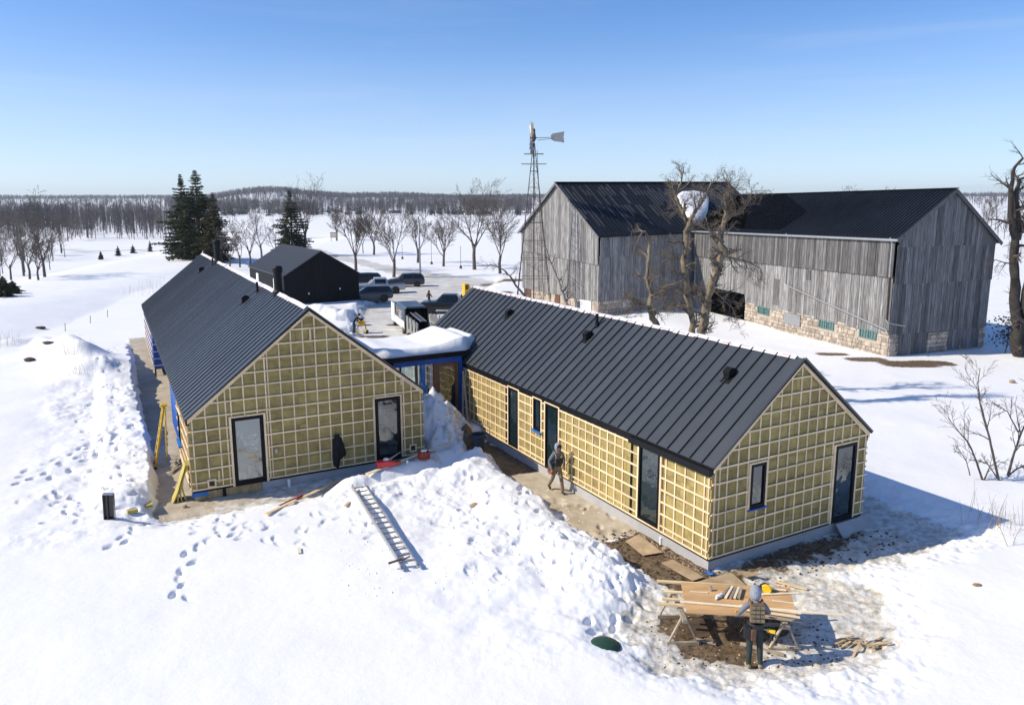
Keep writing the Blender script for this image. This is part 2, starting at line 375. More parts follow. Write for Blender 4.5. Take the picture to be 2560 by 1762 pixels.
# ------------------------------------------------------------------ the ground: height and ground cover
def gx(*pts, z=.1): return [tuple(G(px, py, z)[:2]) for px, py in pts]
POLY_WORK = gx((1640, 1490), (1700, 1440), (1790, 1440), (1950, 1448), (2080, 1455), (2160, 1480), (2185, 1560), (2165, 1620), (2090, 1665), (1960, 1680), (1800, 1670), (1660, 1640), (1600, 1570), z=.25)
POLY_MUD_UNDER = gx((1650, 1530), (1760, 1510), (1900, 1520), (1975, 1535), (1960, 1600), (1930, 1640), (1830, 1650), (1760, 1640), (1660, 1600), z=.25)
POLY_SIDE = gx((1790, 1440), (2000, 1380), (2150, 1320), (2230, 1290), (2300, 1330), (2330, 1400), (2230, 1470), (2050, 1470), (1900, 1460), z=.1)
POLY_FRONT = gx((470, 1260), (700, 1215), (900, 1180), (1070, 1140), (1000, 1175), (850, 1215), (700, 1280), (520, 1320), (430, 1330), (400, 1300), z=.1)
POLY_YARD = gx((880, 800), (905, 770), (960, 755), (905, 735), (1000, 705), (1150, 690), (1260, 700), (1190, 745), (1240, 800), (1120, 880), (960, 880), (890, 850), z=-.6)
POLY_DRIVE = gx((1010, 735), (1190, 735), (1290, 712), (1160, 690), (1000, 668), (880, 640), (770, 612), (740, 620), (860, 655), (985, 690), (1000, 705), z=-.7)
LINE_ROAD = gx((300, 577), (780, 575), (1300, 577), (1900, 577), z=-1.0)
MOUND_1 = gx((40, 830), (95, 818), (150, 850), (210, 880), z=1.2)
MOUND_2 = gx((110, 880), (165, 878), (225, 925), z=1.0)
PILE = (-3.3, 30.7)
HILL = [(-4.4, 23.9), (-3.6, 24.9), (-2.5, 26.0)]
random.seed(11)
FEET = []
def trail(pts, n, spread=.14, jit=.16, z=.55):
    P = [G(a, b, z) for a, b in pts]
    L = [0]
    for a, b in zip(P[:-1], P[1:]): L.append(L[-1]+(b-a).length)
    for k in range(n):
        s = L[-1]*(k+.5)/n; i = max(j for j in range(len(L)-1) if L[j] <= s); t = (s-L[i])/(L[i+1]-L[i])
        p = P[i].lerp(P[i+1], t); d = (P[i+1]-P[i]).normalized(); nn = Vector((-d.y, d.x, 0)); sg = 1 if k % 2 else -1
        q = p+nn*(sg*spread+random.uniform(-jit, jit))+d*random.uniform(-jit, jit)
        FEET.append((q.x, q.y, math.atan2(d.y, d.x)+random.uniform(-.6, .6), random.uniform(.05, .16)))
trail([(455, 1500), (445, 1450), (460, 1400), (485, 1360)], 9)
trail([(245, 1370), (330, 1340), (335, 1300)], 7)
trail([(70, 1240), (110, 1250), (180, 1225), (210, 1260)], 8, .25)
trail([(30, 1185), (130, 1160), (240, 1105), (340, 1070)], 18, .2)
trail([(20, 1205), (100, 1190), (220, 1135), (300, 1100)], 12, .2)
trail([(245, 1030), (262, 930), (275, 880), (300, 850)], 14, .1)
trail([(120, 1290), (190, 1290), (160, 1220)], 8, .3)
trail([(1590, 1400), (1560, 1450), (1600, 1490), (1520, 1540), (1450, 1560)], 12, .15)
for _ in range(110):
    a, b = random.uniform(1150, 1560), 0
    b = random.uniform(1180, 1440)+(a-1150)*.12
    p = G(a, b, .5); FEET.append((p.x, p.y, random.uniform(0, 6.3), random.uniform(.04, .10)))
for _ in range(90):
    p = G(random.uniform(190, 390), random.uniform(930, 1300), .6); FEET.append((p.x, p.y, random.uniform(0, 6.3), random.uniform(.03, .10)))
for _ in range(60):
    p = G(random.uniform(480, 950), random.uniform(1285, 1370), .4); FEET.append((p.x, p.y, random.uniform(0, 6.3), random.uniform(.03, .08)))

def landscape(x, y):
    r = np.hypot(x, y)
    z = .48+.16*fbm(x/9, y/9, 3, 5)+.03*fbm(x/1.7, y/1.7, 3, 9)
    z = z+.35*sstep(-13, -24, x)*sstep(20, 32, y)*sstep(95, 60, y)
    z = z-1.05*sstep(44, 58, y)*sstep(14, 4, x)*sstep(-40, -27, x+.1*y)
    z = z-.35*sstep(30, 46, y)*sstep(8, 16, x)
    far = sstep(95, 200, r); z = z*(1-far)+far*(-1.0+.35*fbm(x/60, y/60, 3, 21))
    z = z-4.2*sstep(-54, -84, x+.23*(y-78))*sstep(40, 85, y)*sstep(600, 330, r)
    z = z-2.0*sstep(160, 240, r)*sstep(-45, -75, x)*sstep(700, 420, r)
    z = z+.35*np.exp(-((y-305)/3.5)**2)*(np.abs(x) < 260)
    q = x/np.maximum(y, 1.0)
    front = y > 0
    ridge = 20*sstep(1300, 2700, r)*(1+.25*fbm(q*5+3, r/900, 3, 33))
    hill = 27*np.exp(-(((q+.315)/.085)**2))*np.exp(-((r-1650)/380)**2)+15*np.exp(-(((q+.15)/.09)**2))*np.exp(-((r-1750)/400)**2)+9*np.exp(-(((q-.02)/.08)**2))*np.exp(-((r-1900)/400)**2)
    z = z+ridge+np.where(front, hill, 0)-3.0*sstep(350, 800, r)*sstep(1600, 900, r)
    return z
def H(x, y, masks=False):
    x = np.asarray(x, float); y = np.asarray(y, float)
    z = landscape(x, y)
    near = (y > 5) & (y < 100) & (x > -60) & (x < 45)
    M = np.zeros(x.shape+(4,)) if masks else None
    if near.any():
        X = x[near]; Y = y[near]; Z = z[near]
        a1, b1 = loc(RB, X, Y); a2, b2 = loc(LB, X, Y); ag, bg_ = loc(GB, X, Y)
        n1 = fbm(X*.9, Y*.9, 4, 41); n2 = fbm(X*2.3, Y*2.3, 4, 47); n3 = fbm(X*5.5, Y*5.5, 3, 53)
        lump = np.abs(fbm(X*1.6, Y*1.6, 3, 61))*.9+np.abs(n2)*.6
        # snow mounds of the left field
        for P, h, wd in ((MOUND_1, .55, 1.2), (MOUND_2, .75, 1.3)):
            d = sd_line(X, Y, P); side = fbm(X*.3, Y*.3, 2, 71)
            Z = Z+h*np.exp(-(d/wd)**2)*(1+.5*side)
        # heaps thrown up by shovelling
        hd_ = sd_line(X, Y, HILL); hm = np.exp(-(hd_/1.5)**2)
        Z = Z+.24*hm+.06*hm*(lump-.3)
        # berm that follows the path before the right house
        bd = np.abs(a1+2.9)/1.0; bm = np.exp(-bd**2)*sstep(-1.5, .5, b1)*sstep(13, 11, b1)
        Z = Z+.22*bm
        rough = sstep(6.5, 2.5, np.abs(a1+2.8))*sstep(-3, 0, b1)*sstep(13.5, 11.5, b1)+hm+.8*sstep(3.4, 1.6, np.abs(a2+2.6))*sstep(-4, -1, b2)*sstep(24, 18, b2)
        lf = sstep(1.6, .9, np.abs(a2+1.55))*sstep(-2, 0, b2)*sstep(25, 21, b2)
        Z = Z+.22*lf
        rough = np.clip(rough+lf, 0, 1.2)
        pat = sstep(-.28, .22, fbm(X*.55, Y*.55, 2, 83))
        fine = fbm(X*1.9, Y*1.9, 5, 87)
        Z = Z+rough*(.13*n1+pat*(.085*fine+.045*np.maximum(fbm(X*5.2, Y*5.2, 4, 91), 0)))
        pd = np.hypot(X-PILE[0], Y-PILE[1]); pd = pd*(1+.18*n1)
        # shovelled paths and worked ground
        jit = .24*n1+.16*n2+.08*n3
        path1 = sd_rect(a1, b1, -1.7, .5, -1.6, 13.6)+jit
        trench = sd_rect(a2, b2, -.95-.25*sstep(4, 0, b2), .6, -1.3, 34)+jit*.7
        porch = sd_rect(a2, b2, -1.0, .8, 9, 36)+jit*.8
        front = sd_rect(a2, b2, -.6, 8.4, -1.5, .4)+jit*.8
        work = sd_poly(X, Y, POLY_WORK)+jit*1.5
        side = sd_rect(a1, b1, -1.5, 7.2, -2.0, .6)+jit*1.6
        side2 = sd_rect(a1, b1, 6.2, 8.2, -2.2, 6)+jit*1.6
        mp = sstep(.32, -.12, path1); Z = Z*(1-mp)+mp*(.05+.03*n2)
        mt = sstep(.20, -.06, np.minimum(trench, porch)); Z = Z*(1-mt)+mt*(.03+.02*n2)
        mf = sstep(1.5, -.3, front); Z = Z*(1-mf)+mf*(.06+.05*n2)
        rg = sd_line(X, Y, [(-5.5, 24.6), (-4.6, 25.3), (-2.5, 27.5)]); Z = np.maximum(Z, (.66+.10*n1+.08*n2)*np.exp(-(rg/.75)**2))
        mw = sstep(1.7, -.4, work); Z = Z*(1-mw)+mw*(.16+.05*n1+.05*n2+.02*n3)
        ms = sstep(1.4, -.5, np.minimum(side, side2)); Z = Z*(1-ms)+ms*(.08+.08*n2+.03*n3)
        # the big heap before the link
        heap = 2.25*np.clip(1-pd/2.45, 0, 1)**.85
        heap = heap+np.where(heap > .05, .34*(lump-.3)+.16*n2+.18*n3, 0)
        heap = heap*sstep(-.25, -.85, a1)*sstep(8.35, 8.75, a2)
        Z = np.maximum(Z, heap)
        tip = .45*np.exp(-(np.hypot(X+.9, Y-27.4)/.55)**2)*(1+.5*n2); Z = Z+tip*sstep(-.5, -1.0, a1)
        # snow banks in the yard
        bk = sd_line(X, Y, gx((790, 790), (860, 800), (905, 795), z=-.4)); Z = Z+(.55+.4*n1)*np.exp(-(bk/1.6)**2)
        bk2 = sd_line(X, Y, gx((905, 770), (940, 775), z=-.4)); Z = Z+.5*np.exp(-(bk2/.9)**2)
        yard = sd_poly(X, Y, POLY_YARD)+1.2*n1; my = sstep(1.2, -.8, yard); Z = Z*(1-my)+my*(-.62+.05*n1)
        # footprints
        fp = np.zeros(Z.shape)
        for fx, fy, fa, fd in FEET:
            k = np.where((np.abs(X-fx) < .5) & (np.abs(Y-fy) < .5))[0]
            if len(k) == 0: continue
            c, s = math.cos(fa), math.sin(fa); dx = X[k]-fx; dy = Y[k]-fy
            e = ((dx*c+dy*s)/.19)**2+((-dx*s+dy*c)/.10)**2
            fp[k] = np.maximum(fp[k], fd*np.exp(-e**2)-.2*fd*np.exp(-((np.sqrt(e)-1.35)/.25)**2))
        Z = Z-fp
        inh = (sd_rect(a1, b1, .15, 6.2, .15, 20.5) < 0) | (sd_rect(a2, b2, .9, 8.1, .2, 32) < 0) | (sd_rect(ag, bg_, .2, 7.4, .2, 14.5) < 0)
        Z = np.where(inh, np.minimum(Z, .0), Z)
        z[near] = Z
        if masks:
            K = np.zeros(X.shape+(4,))
            # mud
            mudp = sstep(.15, -.35, sd_rect(a1, b1, -1.6, .3, -1.4, 2.9)+jit)
            mudm = .95*sstep(.0, -.25, sd_rect(a1, b1, -1.5, .2, 9.0, 13.2)+jit)
            mudw = sstep(.35, -.45, sd_poly(X, Y, POLY_MUD_UNDER)+jit*1.6)
            muds = .62*sstep(.3, -.8, sd_rect(a1, b1, -.5, 6.6, -1.3, .4)+jit*1.6)
            K[:, 0] = np.maximum.reduce([mudp, mudm*.8, mudw*.95, muds])
            for (px, py), rx, zz in (((2080, 890), 1.2, 0), ((2165, 905), 1.5, 0), ((2270, 916), 2.0, 0), ((2330, 912), 1.6, 0), ((1260, 712), 3.5, -.6), ((1225, 745), 3.0, -.6), ((935, 842), 1.3, -.6), ((985, 812), .9, -.6), ((1130, 740), 1.2, -.6)):
                p = G(px, py, zz); K[:, 0] = np.maximum(K[:, 0], .85*np.exp(-((X-p.x)/rx)**4-((Y-p.y)/(rx*.55))**4)+.25*n1*0)
            # dirty, icy snow
            K[:, 1] = np.maximum.reduce([sstep(1.3, -.2, work)*.82, sstep(.9, -.4, np.minimum(side, side2))*.70, sstep(.4, -.3, front)*.74, sstep(.25, -.05, path1)*.5,
                                         np.where(heap > .05, .43+.2*sstep(-1.6, -.9, a1), 0), np.clip(.30*hm, 0, .3)])
            # bare tan concrete / sand
            K[:, 2] = np.maximum.reduce([.72*sstep(.12, -.1, np.minimum(trench, porch)), .9*sstep(.15, -.3, sd_rect(a1, b1, -1.5, .3, 2.9, 9.2)+jit), .5*sstep(.2, -.2, sd_rect(a2, b2, -.9, 2.3, -1.1, .4)+jit)])
            K[:, 3] = np.maximum(.8*my, .6*sstep(1.0, -1.0, sd_poly(X, Y, POLY_DRIVE)+n1))
            M[near] = K
    if masks:
        fr = ~near
        dr = .62*sstep(1.0, -1.0, sd_poly(x, y, POLY_DRIVE)+fbm(x*.7, y*.7, 3, 41)); M[..., 3] = np.maximum(M[..., 3], dr)
        rd = .62*sstep(9, 4, np.abs(y-272+.02*x))*(np.abs(x) < 300); M[..., 3] = np.maximum(M[..., 3], rd)
        return z, M
    return z

def build_ground():
    rows = np.concatenate([np.array([.5, 4, 7.5]), np.arange(9, 17, .045), np.arange(17, 26, .055), np.arange(26, 40, .10), np.arange(40, 62, .25), np.arange(62, 100, .6), np.geomspace(100, 9000, 120)])
    th = np.concatenate([np.linspace(-math.pi, -R(46), 22)[:-1], np.linspace(-R(46), -R(35.5), 26)[:-1], np.linspace(-R(35.5), R(35.5), 860), np.linspace(R(35.5), R(46), 26)[1:], np.linspace(R(46), math.pi, 22)[1:-1]])
    nr, nc = len(rows), len(th)
    T, Rr = np.meshgrid(th, rows); X = (Rr*np.sin(T)).ravel(); Y = (Rr*np.cos(T)).ravel()
    Z, M = H(X, Y, True)
    i, j = np.meshgrid(np.arange(nr-1), np.arange(nc), indexing='ij'); j2 = (j+1) % nc
    q = np.stack([i*nc+j, i*nc+j2, (i+1)*nc+j2, (i+1)*nc+j], -1).reshape(-1, 4)
    me = bpy.data.meshes.new('snow_ground'); nv = len(X)
    me.vertices.add(nv); me.vertices.foreach_set('co', np.stack([X, Y, Z], 1).astype(np.float32).ravel())
    nf = len(q); me.loops.add(nf*4); me.loops.foreach_set('vertex_index', q.ravel().astype(np.int32))
    me.polygons.add(nf); me.polygons.foreach_set('loop_start', (np.arange(nf)*4).astype(np.int32))
    me.update(calc_edges=True); me.polygons.foreach_set('use_smooth', np.ones(nf, bool))
    at = me.color_attributes.new('mask', 'FLOAT_COLOR', 'POINT'); at.data.foreach_set('color', M.astype(np.float32).ravel())
    me.materials.append(MATS['ground']); me.validate()
    tag(link('snow_ground', me), 'snow covered ground with shovelled paths, mud and footprints', kind='structure')
build_ground()
# ------------------------------------------------------------------ houses
def house_root(name, h, label, cat='house'):
    return empty(name, (h['x'], h['y'], 0), h['hd'], label, cat)
def cutlist(lo, hi, cuts):
    seg = [(lo, hi)]
    for c0, c1 in cuts:
        out = []
        for a, b in seg:
            if c1 <= a or c0 >= b: out.append((a, b)); continue
            if c0 > a: out.append((a, c0))
            if c1 < b: out.append((c1, b))
        seg = out
    return [(a, b) for a, b in seg if b-a > .05]
def clip_poly(P, n, d):          # keep n.p <= d
    out = []
    for i in range(len(P)):
        a, b = P[i], P[(i+1) % len(P)]; fa = n[0]*a[0]+n[1]*a[1]-d; fb = n[0]*b[0]+n[1]*b[1]-d
        if fa <= 0: out.append(a)
        if fa*fb < 0:
            t = fa/(fa-fb); out.append((a[0]+(b[0]-a[0])*t, a[1]+(b[1]-a[1])*t))
    return out
class Wall:
    # s runs along the wall, d outwards, z up
    def __init__(w, root, fn): w.root = root; w.fn = fn
    def bx(w, mb, s0, s1, d0, d1, z0, z1, mi=0):
        p, q = w.fn(s0, d0, z0), w.fn(s1, d1, z1)
        mb.box(min(p[0], q[0]), min(p[1], q[1]), min(p[2], q[2]), max(p[0], q[0]), max(p[1], q[1]), max(p[2], q[2]), mi); return mb
    def part(w, name, mat, s0, s1, d0, d1, z0, z1, parent=None, bevel=0):
        return w.bx(MB(), s0, s1, d0, d1, z0, z1).build(name, mat, parent or w.root, bevel=bevel)
    def poly(w, mb, P, d0, d1, mi=0):
        a = [w.fn(s, d0, z) for s, z in P]; b = w.fn(P[0][0], d1, P[0][1]); ax = Vector(b)-Vector(a[0]); return mb.prism(a, ax, mi)
    def window(w, s0, s1, z0, z1, glass='window_glass', fr=.075, mull=None, name='window', d1=.064):
        mb = MB()
        w.bx(mb, s0, s0+fr, -.06, d1, z0, z1); w.bx(mb, s1-fr, s1, -.06, d1, z0, z1)
        w.bx(mb, s0+fr, s1-fr, -.06, d1-.002, z1-fr, z1); w.bx(mb, s0+fr, s1-fr, -.06, d1-.002, z0, z0+fr*1.3)
        o = mb.build(name, 'black_frame', w.root)
        w.part('pane', glass, s0+fr-.01, s1-fr+.01, .004, .02, z0+fr-.01, z1-fr+.01, o)
        return o
RNG = random.Random(5)
def clad(w, slo, shi, z0, ztop, holes, xs, zs, bz=.6, trims=True, corner=True, bw=.050, vt=None):
    """insulation boards, vertical and horizontal battens on a wall whose top is ztop(s)"""
    # insulation boards
    def gable(P):
        for n, d in GAB: P = clip_poly(P, n, d)
        return P
    GAB = w.clip
    row = 0; z = z0
    while z < w.zmax:
        s = slo-(.61 if row % 2 else 0)
        while s < shi:
            P = [(max(s, slo)+.004, z+.004), (min(s+1.22, shi)-.004, z+.004), (min(s+1.22, shi)-.004, z+bz-.004), (max(s, slo)+.004, z+bz-.004)]
            if P[1][0]-P[0][0] > .05:
                P = gable(P)
                inside = any(hs0-.05 <= min(p[0] for p in P) and max(p[0] for p in P) <= hs1+.05 and hz0-.05 <= min(p[1] for p in P) and max(p[1] for p in P) <= hz1+.05 for hs0, hs1, hz0, hz1 in holes) if len(P) > 2 else True
                if len(P) > 2 and not inside:
                    w.poly(MB(), P, -.07, -RNG.uniform(0.001, .006)).build('insulation_board', 'insulation', w.root)
            s += 1.22
        z += bz; row += 1
    # vertical battens
    for x in xs:
        cuts = [(h[2]-.03, h[3]+.03) for h in holes if h[0]-.02 < x < h[1]+.02]
        for a, b in cutlist(z0, ztop(x)-.10, cuts):
            w.part('batten', 'batten', x-bw/2+.003, x+bw/2-.003, .001, .024, a, b)
    for zz in zs:
        l, r = w.span(zz)
        cuts = [(h[0]-.03, h[1]+.03) for h in holes if h[2]-.02 < zz < h[3]+.02]
        for a, b in cutlist(l, r, cuts):
            e0 = RNG.uniform(-.02, .03); e1 = RNG.uniform(-.02, .03)
            w.part('batten', 'batten', a-(e0 if abs(a-slo) < .05 and corner else 0), b+(e1 if abs(b-shi) < .05 and corner else 0), .0245, .052, zz-bw/2, zz+bw/2)
    if trims:
        for hs0, hs1, hz0, hz1 in holes:
            for s in (hs0-.045, hs1+.045):
                w.part('trim_board', 'batten', s-.035, s+.035, .003, .0585, hz0-.02, hz1+.05)
            w.part('trim_board', 'batten', hs0-.012, hs1+.012, .003, .0575, hz1+.006, hz1+.055)

def gable_wall(root, h, holes, xs, zs, rake=.13):
    W = h['W']; ze, zr, z0 = h['ze'], h['zr'], h['z0']; sl = (zr-ze)/(W/2)
    w = Wall(root, lambda s, d, z: (s, -d, z))
    top = lambda s: ze+sl*(W/2-abs(s-W/2))
    w.zmax = zr; L = math.hypot(sl, 1); off = .04
    w.clip = [((-sl/L, 1/L), (ze)/L-off), ((sl/L, 1/L), (ze+sl*W)/L-off)]
    def span(z):
        if z < ze-.12: return (0, W)
        t = (z-ze+.16)/sl; return (max(0, t), min(W, W-t))
    w.span = span
    clad(w, .0, W, z0, top, holes, xs, zs)
    # rake boards
    for sg in (0, 1):
        x0, x1 = (0, W/2) if sg == 0 else (W, W/2)
        P = [(x0, ze-.03), (x1, zr-.03), (x1, zr-.03-rake*L), (x0, ze-.03-rake*L)]
        if sg: P = P[::-1]
        w.poly(MB(), P, .0535, .07).build('rake_board', 'batten', root)
    return w

def core(root, h, name='wall'):
    W, L = h['W'], h['L']; mb = MB()
    P = [(0.075, .075, h['z0']-.05), (W-.075, .075, h['z0']-.05), (W-.075, .075, h['ze']-.03), (W/2, .075, h['zr']-.09), (.075, .075, h['ze']-.03)]
    mb.prism(P, (0, L-.15, 0)); return mb.build(name, 'blue_wrap', root)

def roof(root, h, mat, pitch_w, over=.06, left_only=True, seam=.065, deck='black_trim'):
    W, L = h['W'], h['L']; ze, zr = h['ze'], h['zr']; S = math.hypot(W/2, zr-ze); ang = math.atan2(zr-ze, W/2)
    dk = MB(); t = .09
    ov = .05
    zo = ze-ov*math.tan(ang)
    dk.prism([(-ov, -over, zo), (W/2, -over, zr), (W+ov, -over, zo), (W+ov, -over, zo-.03), (W/2, -over, zr-t), (-ov, -over, zo-.03)], (0, L+2*over, 0))
    ro = dk.build('roof', deck, root)
    Sx = S+ov/math.cos(ang)
    # one panel: pan and a standing seam, local x up the slope, y along the eave
    p = MB(); p.box(0, .0, 0.003, Sx, pitch_w-.004, .012); p.box(0.0, -.012, .003, Sx, .012, seam)
    me = p.mesh('roof_panel', mat)
    n = int(round((L+2*over)/pitch_w)); pw = (L+2*over)/n
    for i in range(n):
        o = link('roof_panel', me, ro, (-ov, -over+i*pw, zo), (RNG.uniform(-.006, .006), -ang+RNG.uniform(-.0006, .0006), 0)); o.scale = (1, pw/pitch_w, 1)
    # far slope: one ribbed sheet, never in view from here
    q = MB()
    for i in range(n+1): q.box(0, -.012+i*pw, .003, Sx, .012+i*pw, seam)
    q.box(0, 0, .003, Sx, L+2*over, .012)
    o = q.build('far_slope_sheet', mat, ro, (W+ov, L+over, zo), (0, -ang, math.pi))
    return ro, ang, S
def ridge_strip(ro, h, y0, y1, wid=.13):
    W = h['W']; ang = math.atan2(h['zr']-h['ze'], W/2); mb = MB(); c, s = math.cos(ang), math.sin(ang)
    for i in range(40):
        a = y0+(y1-y0)*i/40; b = y0+(y1-y0)*(i+1)/40; j = RNG.uniform(-.015, .015)
        mb.prism([(W/2-wid*c, a, h['zr']-wid*s+.05+j), (W/2, a, h['zr']+.066+j), (W/2+wid*c, a, h['zr']-wid*s+.05+j), (W/2, a, h['zr']+.03)], (0, b-a+.0, 0))
    o = mb.build('ridge_membrane', 'membrane', ro)
    pr = MB()
    y = y0+.2
    while y < y1-.5:
        l = RNG.uniform(.15, .5); k = RNG.uniform(.03, .09)
        f = lambda t: (W/2-t*c, h['zr']-t*s+.083)
        x_, z_ = f(k); x2, z2 = f(k+.035)
        if RNG.random() < .6: pr.add([(x_, y, z_), (x2, y, z2), (x2, y+l, z2), (x_, y+l, z_)], [(0, 1, 2, 3)])
        y += RNG.uniform(.5, 1.2)
    if pr.v: pr.build('red_lettering', 'red_print', o)['kind'] = 'stuff'
def roof_pt(h, b, t, dz=0):
    W = h['W']; return (t*W/2, b, h['ze']+t*(h['zr']-h['ze'])+dz)
def roof_vent(ro, h, b, t, s=.17):
    x, y, z = roof_pt(h, b, t); ang = math.atan2(h['zr']-h['ze'], h['W']/2)
    v = MB(); v.box(-s*1.3, -s*1.0, .012, s*1.3, s*1.0, .03); v.box(-s*.55, -s*.6, .03, s*.75, s*.6, .10)
    o = v.build('roof_vent', 'black_trim', ro, (x, y, z), (0, -ang, 0))
    M = Matrix.Rotation(ang, 4, 'Y')
    k = MB(); k.prism([(-.10, -s*.72, .06), (.22, -s*.72, .06), (.20, -s*.72, .28), (.02, -s*.72, .33), (-.13, -s*.72, .22)], (0, s*1.44, 0), 0)
    hood = k.build('vent_hood', 'black_trim', o, (0, 0, 0), (0, ang, 0), bevel=.012)
def pipe(ro, h, b, t, r, ht, name='vent_pipe', cap=False):
    x, y, z = roof_pt(h, b, t)
    p = MB(); p.lathe([(r, -.2), (r, ht), (r*.8, ht), (r*.8, ht-.1)], 18, caps=False)
    o = p.build(name, 'black_trim', ro, (x, y, z), smooth=False)
    f = MB(); f.lathe([(r*1.45, -.25), (r*1.40, .05), (r*1.02, .14)], 18, caps=False); f.build('flashing', 'black_trim', o)
    if cap:
        c = MB(); c.lathe([(r*1.22, ht-.22), (r*1.22, ht-.03), (r*.9, ht+.04), (.01, ht+.05)], 18, caps=False); c.build('chimney_cap', 'black_trim', o)

# ---- right house
rb = house_root('right_house', RB, 'long low gabled house with standing seam roof, yellow battened walls and small gable window')
rb.name = 'gabled_house'
core(rb, RB)
ro, ang, S = roof(rb, RB, 'roof_metal', .46, over=.11)
ridge_strip(ro, RB, .15, 20.6)
for b, t in ((1.74, .69), (9.05, .69), (15.3, .71)): roof_vent(ro, RB, b, t)
pipe(ro, RB, 9.12, .85, .06, .5)
RB_GH = [(1.39, 1.96, 1.60, 2.88), (4.86, 5.80, .45, 2.84)]
gw = gable_wall(rb, RB, RB_GH, [.10, .26]+[.53+.384*k for k in range(15)]+[6.23], [.485]+[.86+.427*k for k in range(12)])
gw.window(*RB_GH[0]); gw.window(*RB_GH[1], fr=.09)
gw.part('sill', 'blue_wrap', 1.33, 2.03, .0, .10, 1.555, 1.597)
# long wall with the tall windows
lw = Wall(rb, lambda s, d, z: (-d, s, z)); lw.zmax = 2.84; lw.clip = [((0, 1), 2.84)]; lw.span = lambda z: (0, 15.28)
holes = [(2.05, 3.0, .52, 2.84), (7.52, 8.37, .47, 2.84), (8.70, 9.22, 1.66, 2.84), (10.38, 11.15, .50, 2.84)]
clad(lw, 0, 15.28, RB['z0'], lambda s: 2.93, holes, [.09, .25]+[.61+.403*k for k in range(37)], [.48]+[.66+.366*k for k in range(6)]+[2.79], corner=False)
for hh in holes: lw.window(*hh, glass='window_glass')
lw.part('sill', 'blue_tape', 8.64, 9.28, .0, .12, 1.60, 1.655)
for s in (3.40, 10.9+.45):
    lw.part('dark_gap_strip', 'black_trim', s-.045, s+.045, .003, .0245, .5, 2.8)
# eave band
lw.part('fascia', 'black_trim', -.02, 20.66, -.05, .045, 2.842, RB['ze']-.045)
lw.part('soffit_band', 'black_trim', -.02, 3.45, .046, .13, 2.80, 2.99)
lw.part('wall_wrap', 'blue_wrap', 15.29, 20.6, -.075, .0, .45, 2.83)
# plinth
p = MB(); p.box(.03, .03, -.4, RB['W']-.03, RB['L']-.03, RB['z0']-.075); p.build('plinth', 'concrete', rb)
p = MB(); p.box(.0, -.002, RB['z0']-.073, RB['W'], RB['L'], RB['z0']-.004); p.build('base_flashing', 'black_trim', rb)
# batten ends on the far long wall seen edge on
rw = Wall(rb, lambda s, d, z: (RB['W']+d, s, z)); rw.zmax = 2.84; rw.clip = [((0, 1), 2.84)]; rw.span = lambda z: (0, 6)
clad(rw, 0, 6, RB['z0'], lambda s: 2.93, [], [.05+.403*k for k in range(15)], [.48]+[.66+.427*k for k in range(6)], corner=False)
rw.part('fascia', 'black_trim', 0, 20.6, -.05, .04, 2.842, RB['ze']-.045)

# ---- left house
lb = house_root('gabled_house', LB, 'big gabled house with ribbed dark roof, two black chimneys and coat on its wall')
ro, ang, S = roof(lb, LB, 'roof_metal_left', .46, seam=.044, over=.11)
ridge_strip(ro, LB, .15, 32.2, .16)
roof_vent(ro, LB, 8.33, .79); roof_vent(ro, LB, 25.2, .79)
pipe(ro, LB, 8.06, .92, .055, .45); pipe(ro, LB, 23.8, .93, .055, .45)
pipe(ro, LB, 5.08, 1.0, .17, 1.05, 'chimney', True); pipe(ro, LB, 23.6, 1.0, .2, 1.3, 'chimney', True)
LB_GH = [(1.375, 2.415, .40, 2.79), (6.41, 7.38, .46, 2.83)]
gw = gable_wall(lb, LB, LB_GH, [.14, .565, .985, 1.22, 1.40, 1.82, 2.24, 2.56]+[2.655+.417*k for k in range(9)]+[6.40, 6.82, 7.24, 7.54, 7.85, 8.21], [.46]+[.695+.4513*k for k in range(13)])
gw.window(*LB_GH[0], glass='bright_glass', fr=.115); gw.window(*LB_GH[1], fr=.115)
for x, z, l in ((.86, .62, .42), (4.16, 5.25, .4), (7.45, 3.25, .3)):
    gw.part('batten', 'batten', x-.03, x+.03, .0525, .075, z, z+l)
for x, z in ((.62, .53), (7.85, .62)):          # outlet frames
    fr = MB()
    for a0, a1, c0, c1 in ((-.14, .14, .10, .15), (-.14, .14, -.15, -.10), (-.14, -.09, -.10, .10), (.09, .14, -.10, .10)): gw.bx(fr, x+a0, x+a1, .0525, .078, z+.1+c0, z+.1+c1)
    o = fr.build('outlet_frame', 'batten', lb); gw.part('outlet_box', 'black_plastic', x-.075, x+.075, .02, .072, z+.03, z+.17, o)
gw.part('fixture', 'galvanized', 2.74, 2.82, .053, .1, 1.35, 1.5)
# body, with the open porch on the left side between b = 9.3 and 21.6
def bodybox(y0, y1, x0):
    W = LB['W']; mb = MB(); sl = (LB['zr']-LB['ze'])/(W/2)
    mb.prism([(x0, y0, LB['z0']-.05), (W-.075, y0, LB['z0']-.05), (W-.075, y0, LB['ze']-.03), (W/2, y0, LB['zr']-.09), (x0, y0, LB['ze']-.06+sl*x0*.98)], (0, y1-y0, 0)); return mb
bodybox(.075, 9.3, .075).build('wall', 'blue_wrap', lb); bodybox(9.302, 21.6, 1.9).build('porch_wall', 'blue_wrap', lb); bodybox(21.602, 32.1, .03).build('wall', 'blue_wrap', lb)
ew = Wall(lb, lambda s, d, z: (s, 21.6-d, z))
for z in (.6, 1.0, 1.42, 1.85, 2.3): ew.part('batten', 'batten', -.02, 1.9, .0, .03, z-.03, z+.03)
ew.part('porch_post', 'black_trim', .02, .10, .0, .08, -.05, .42)
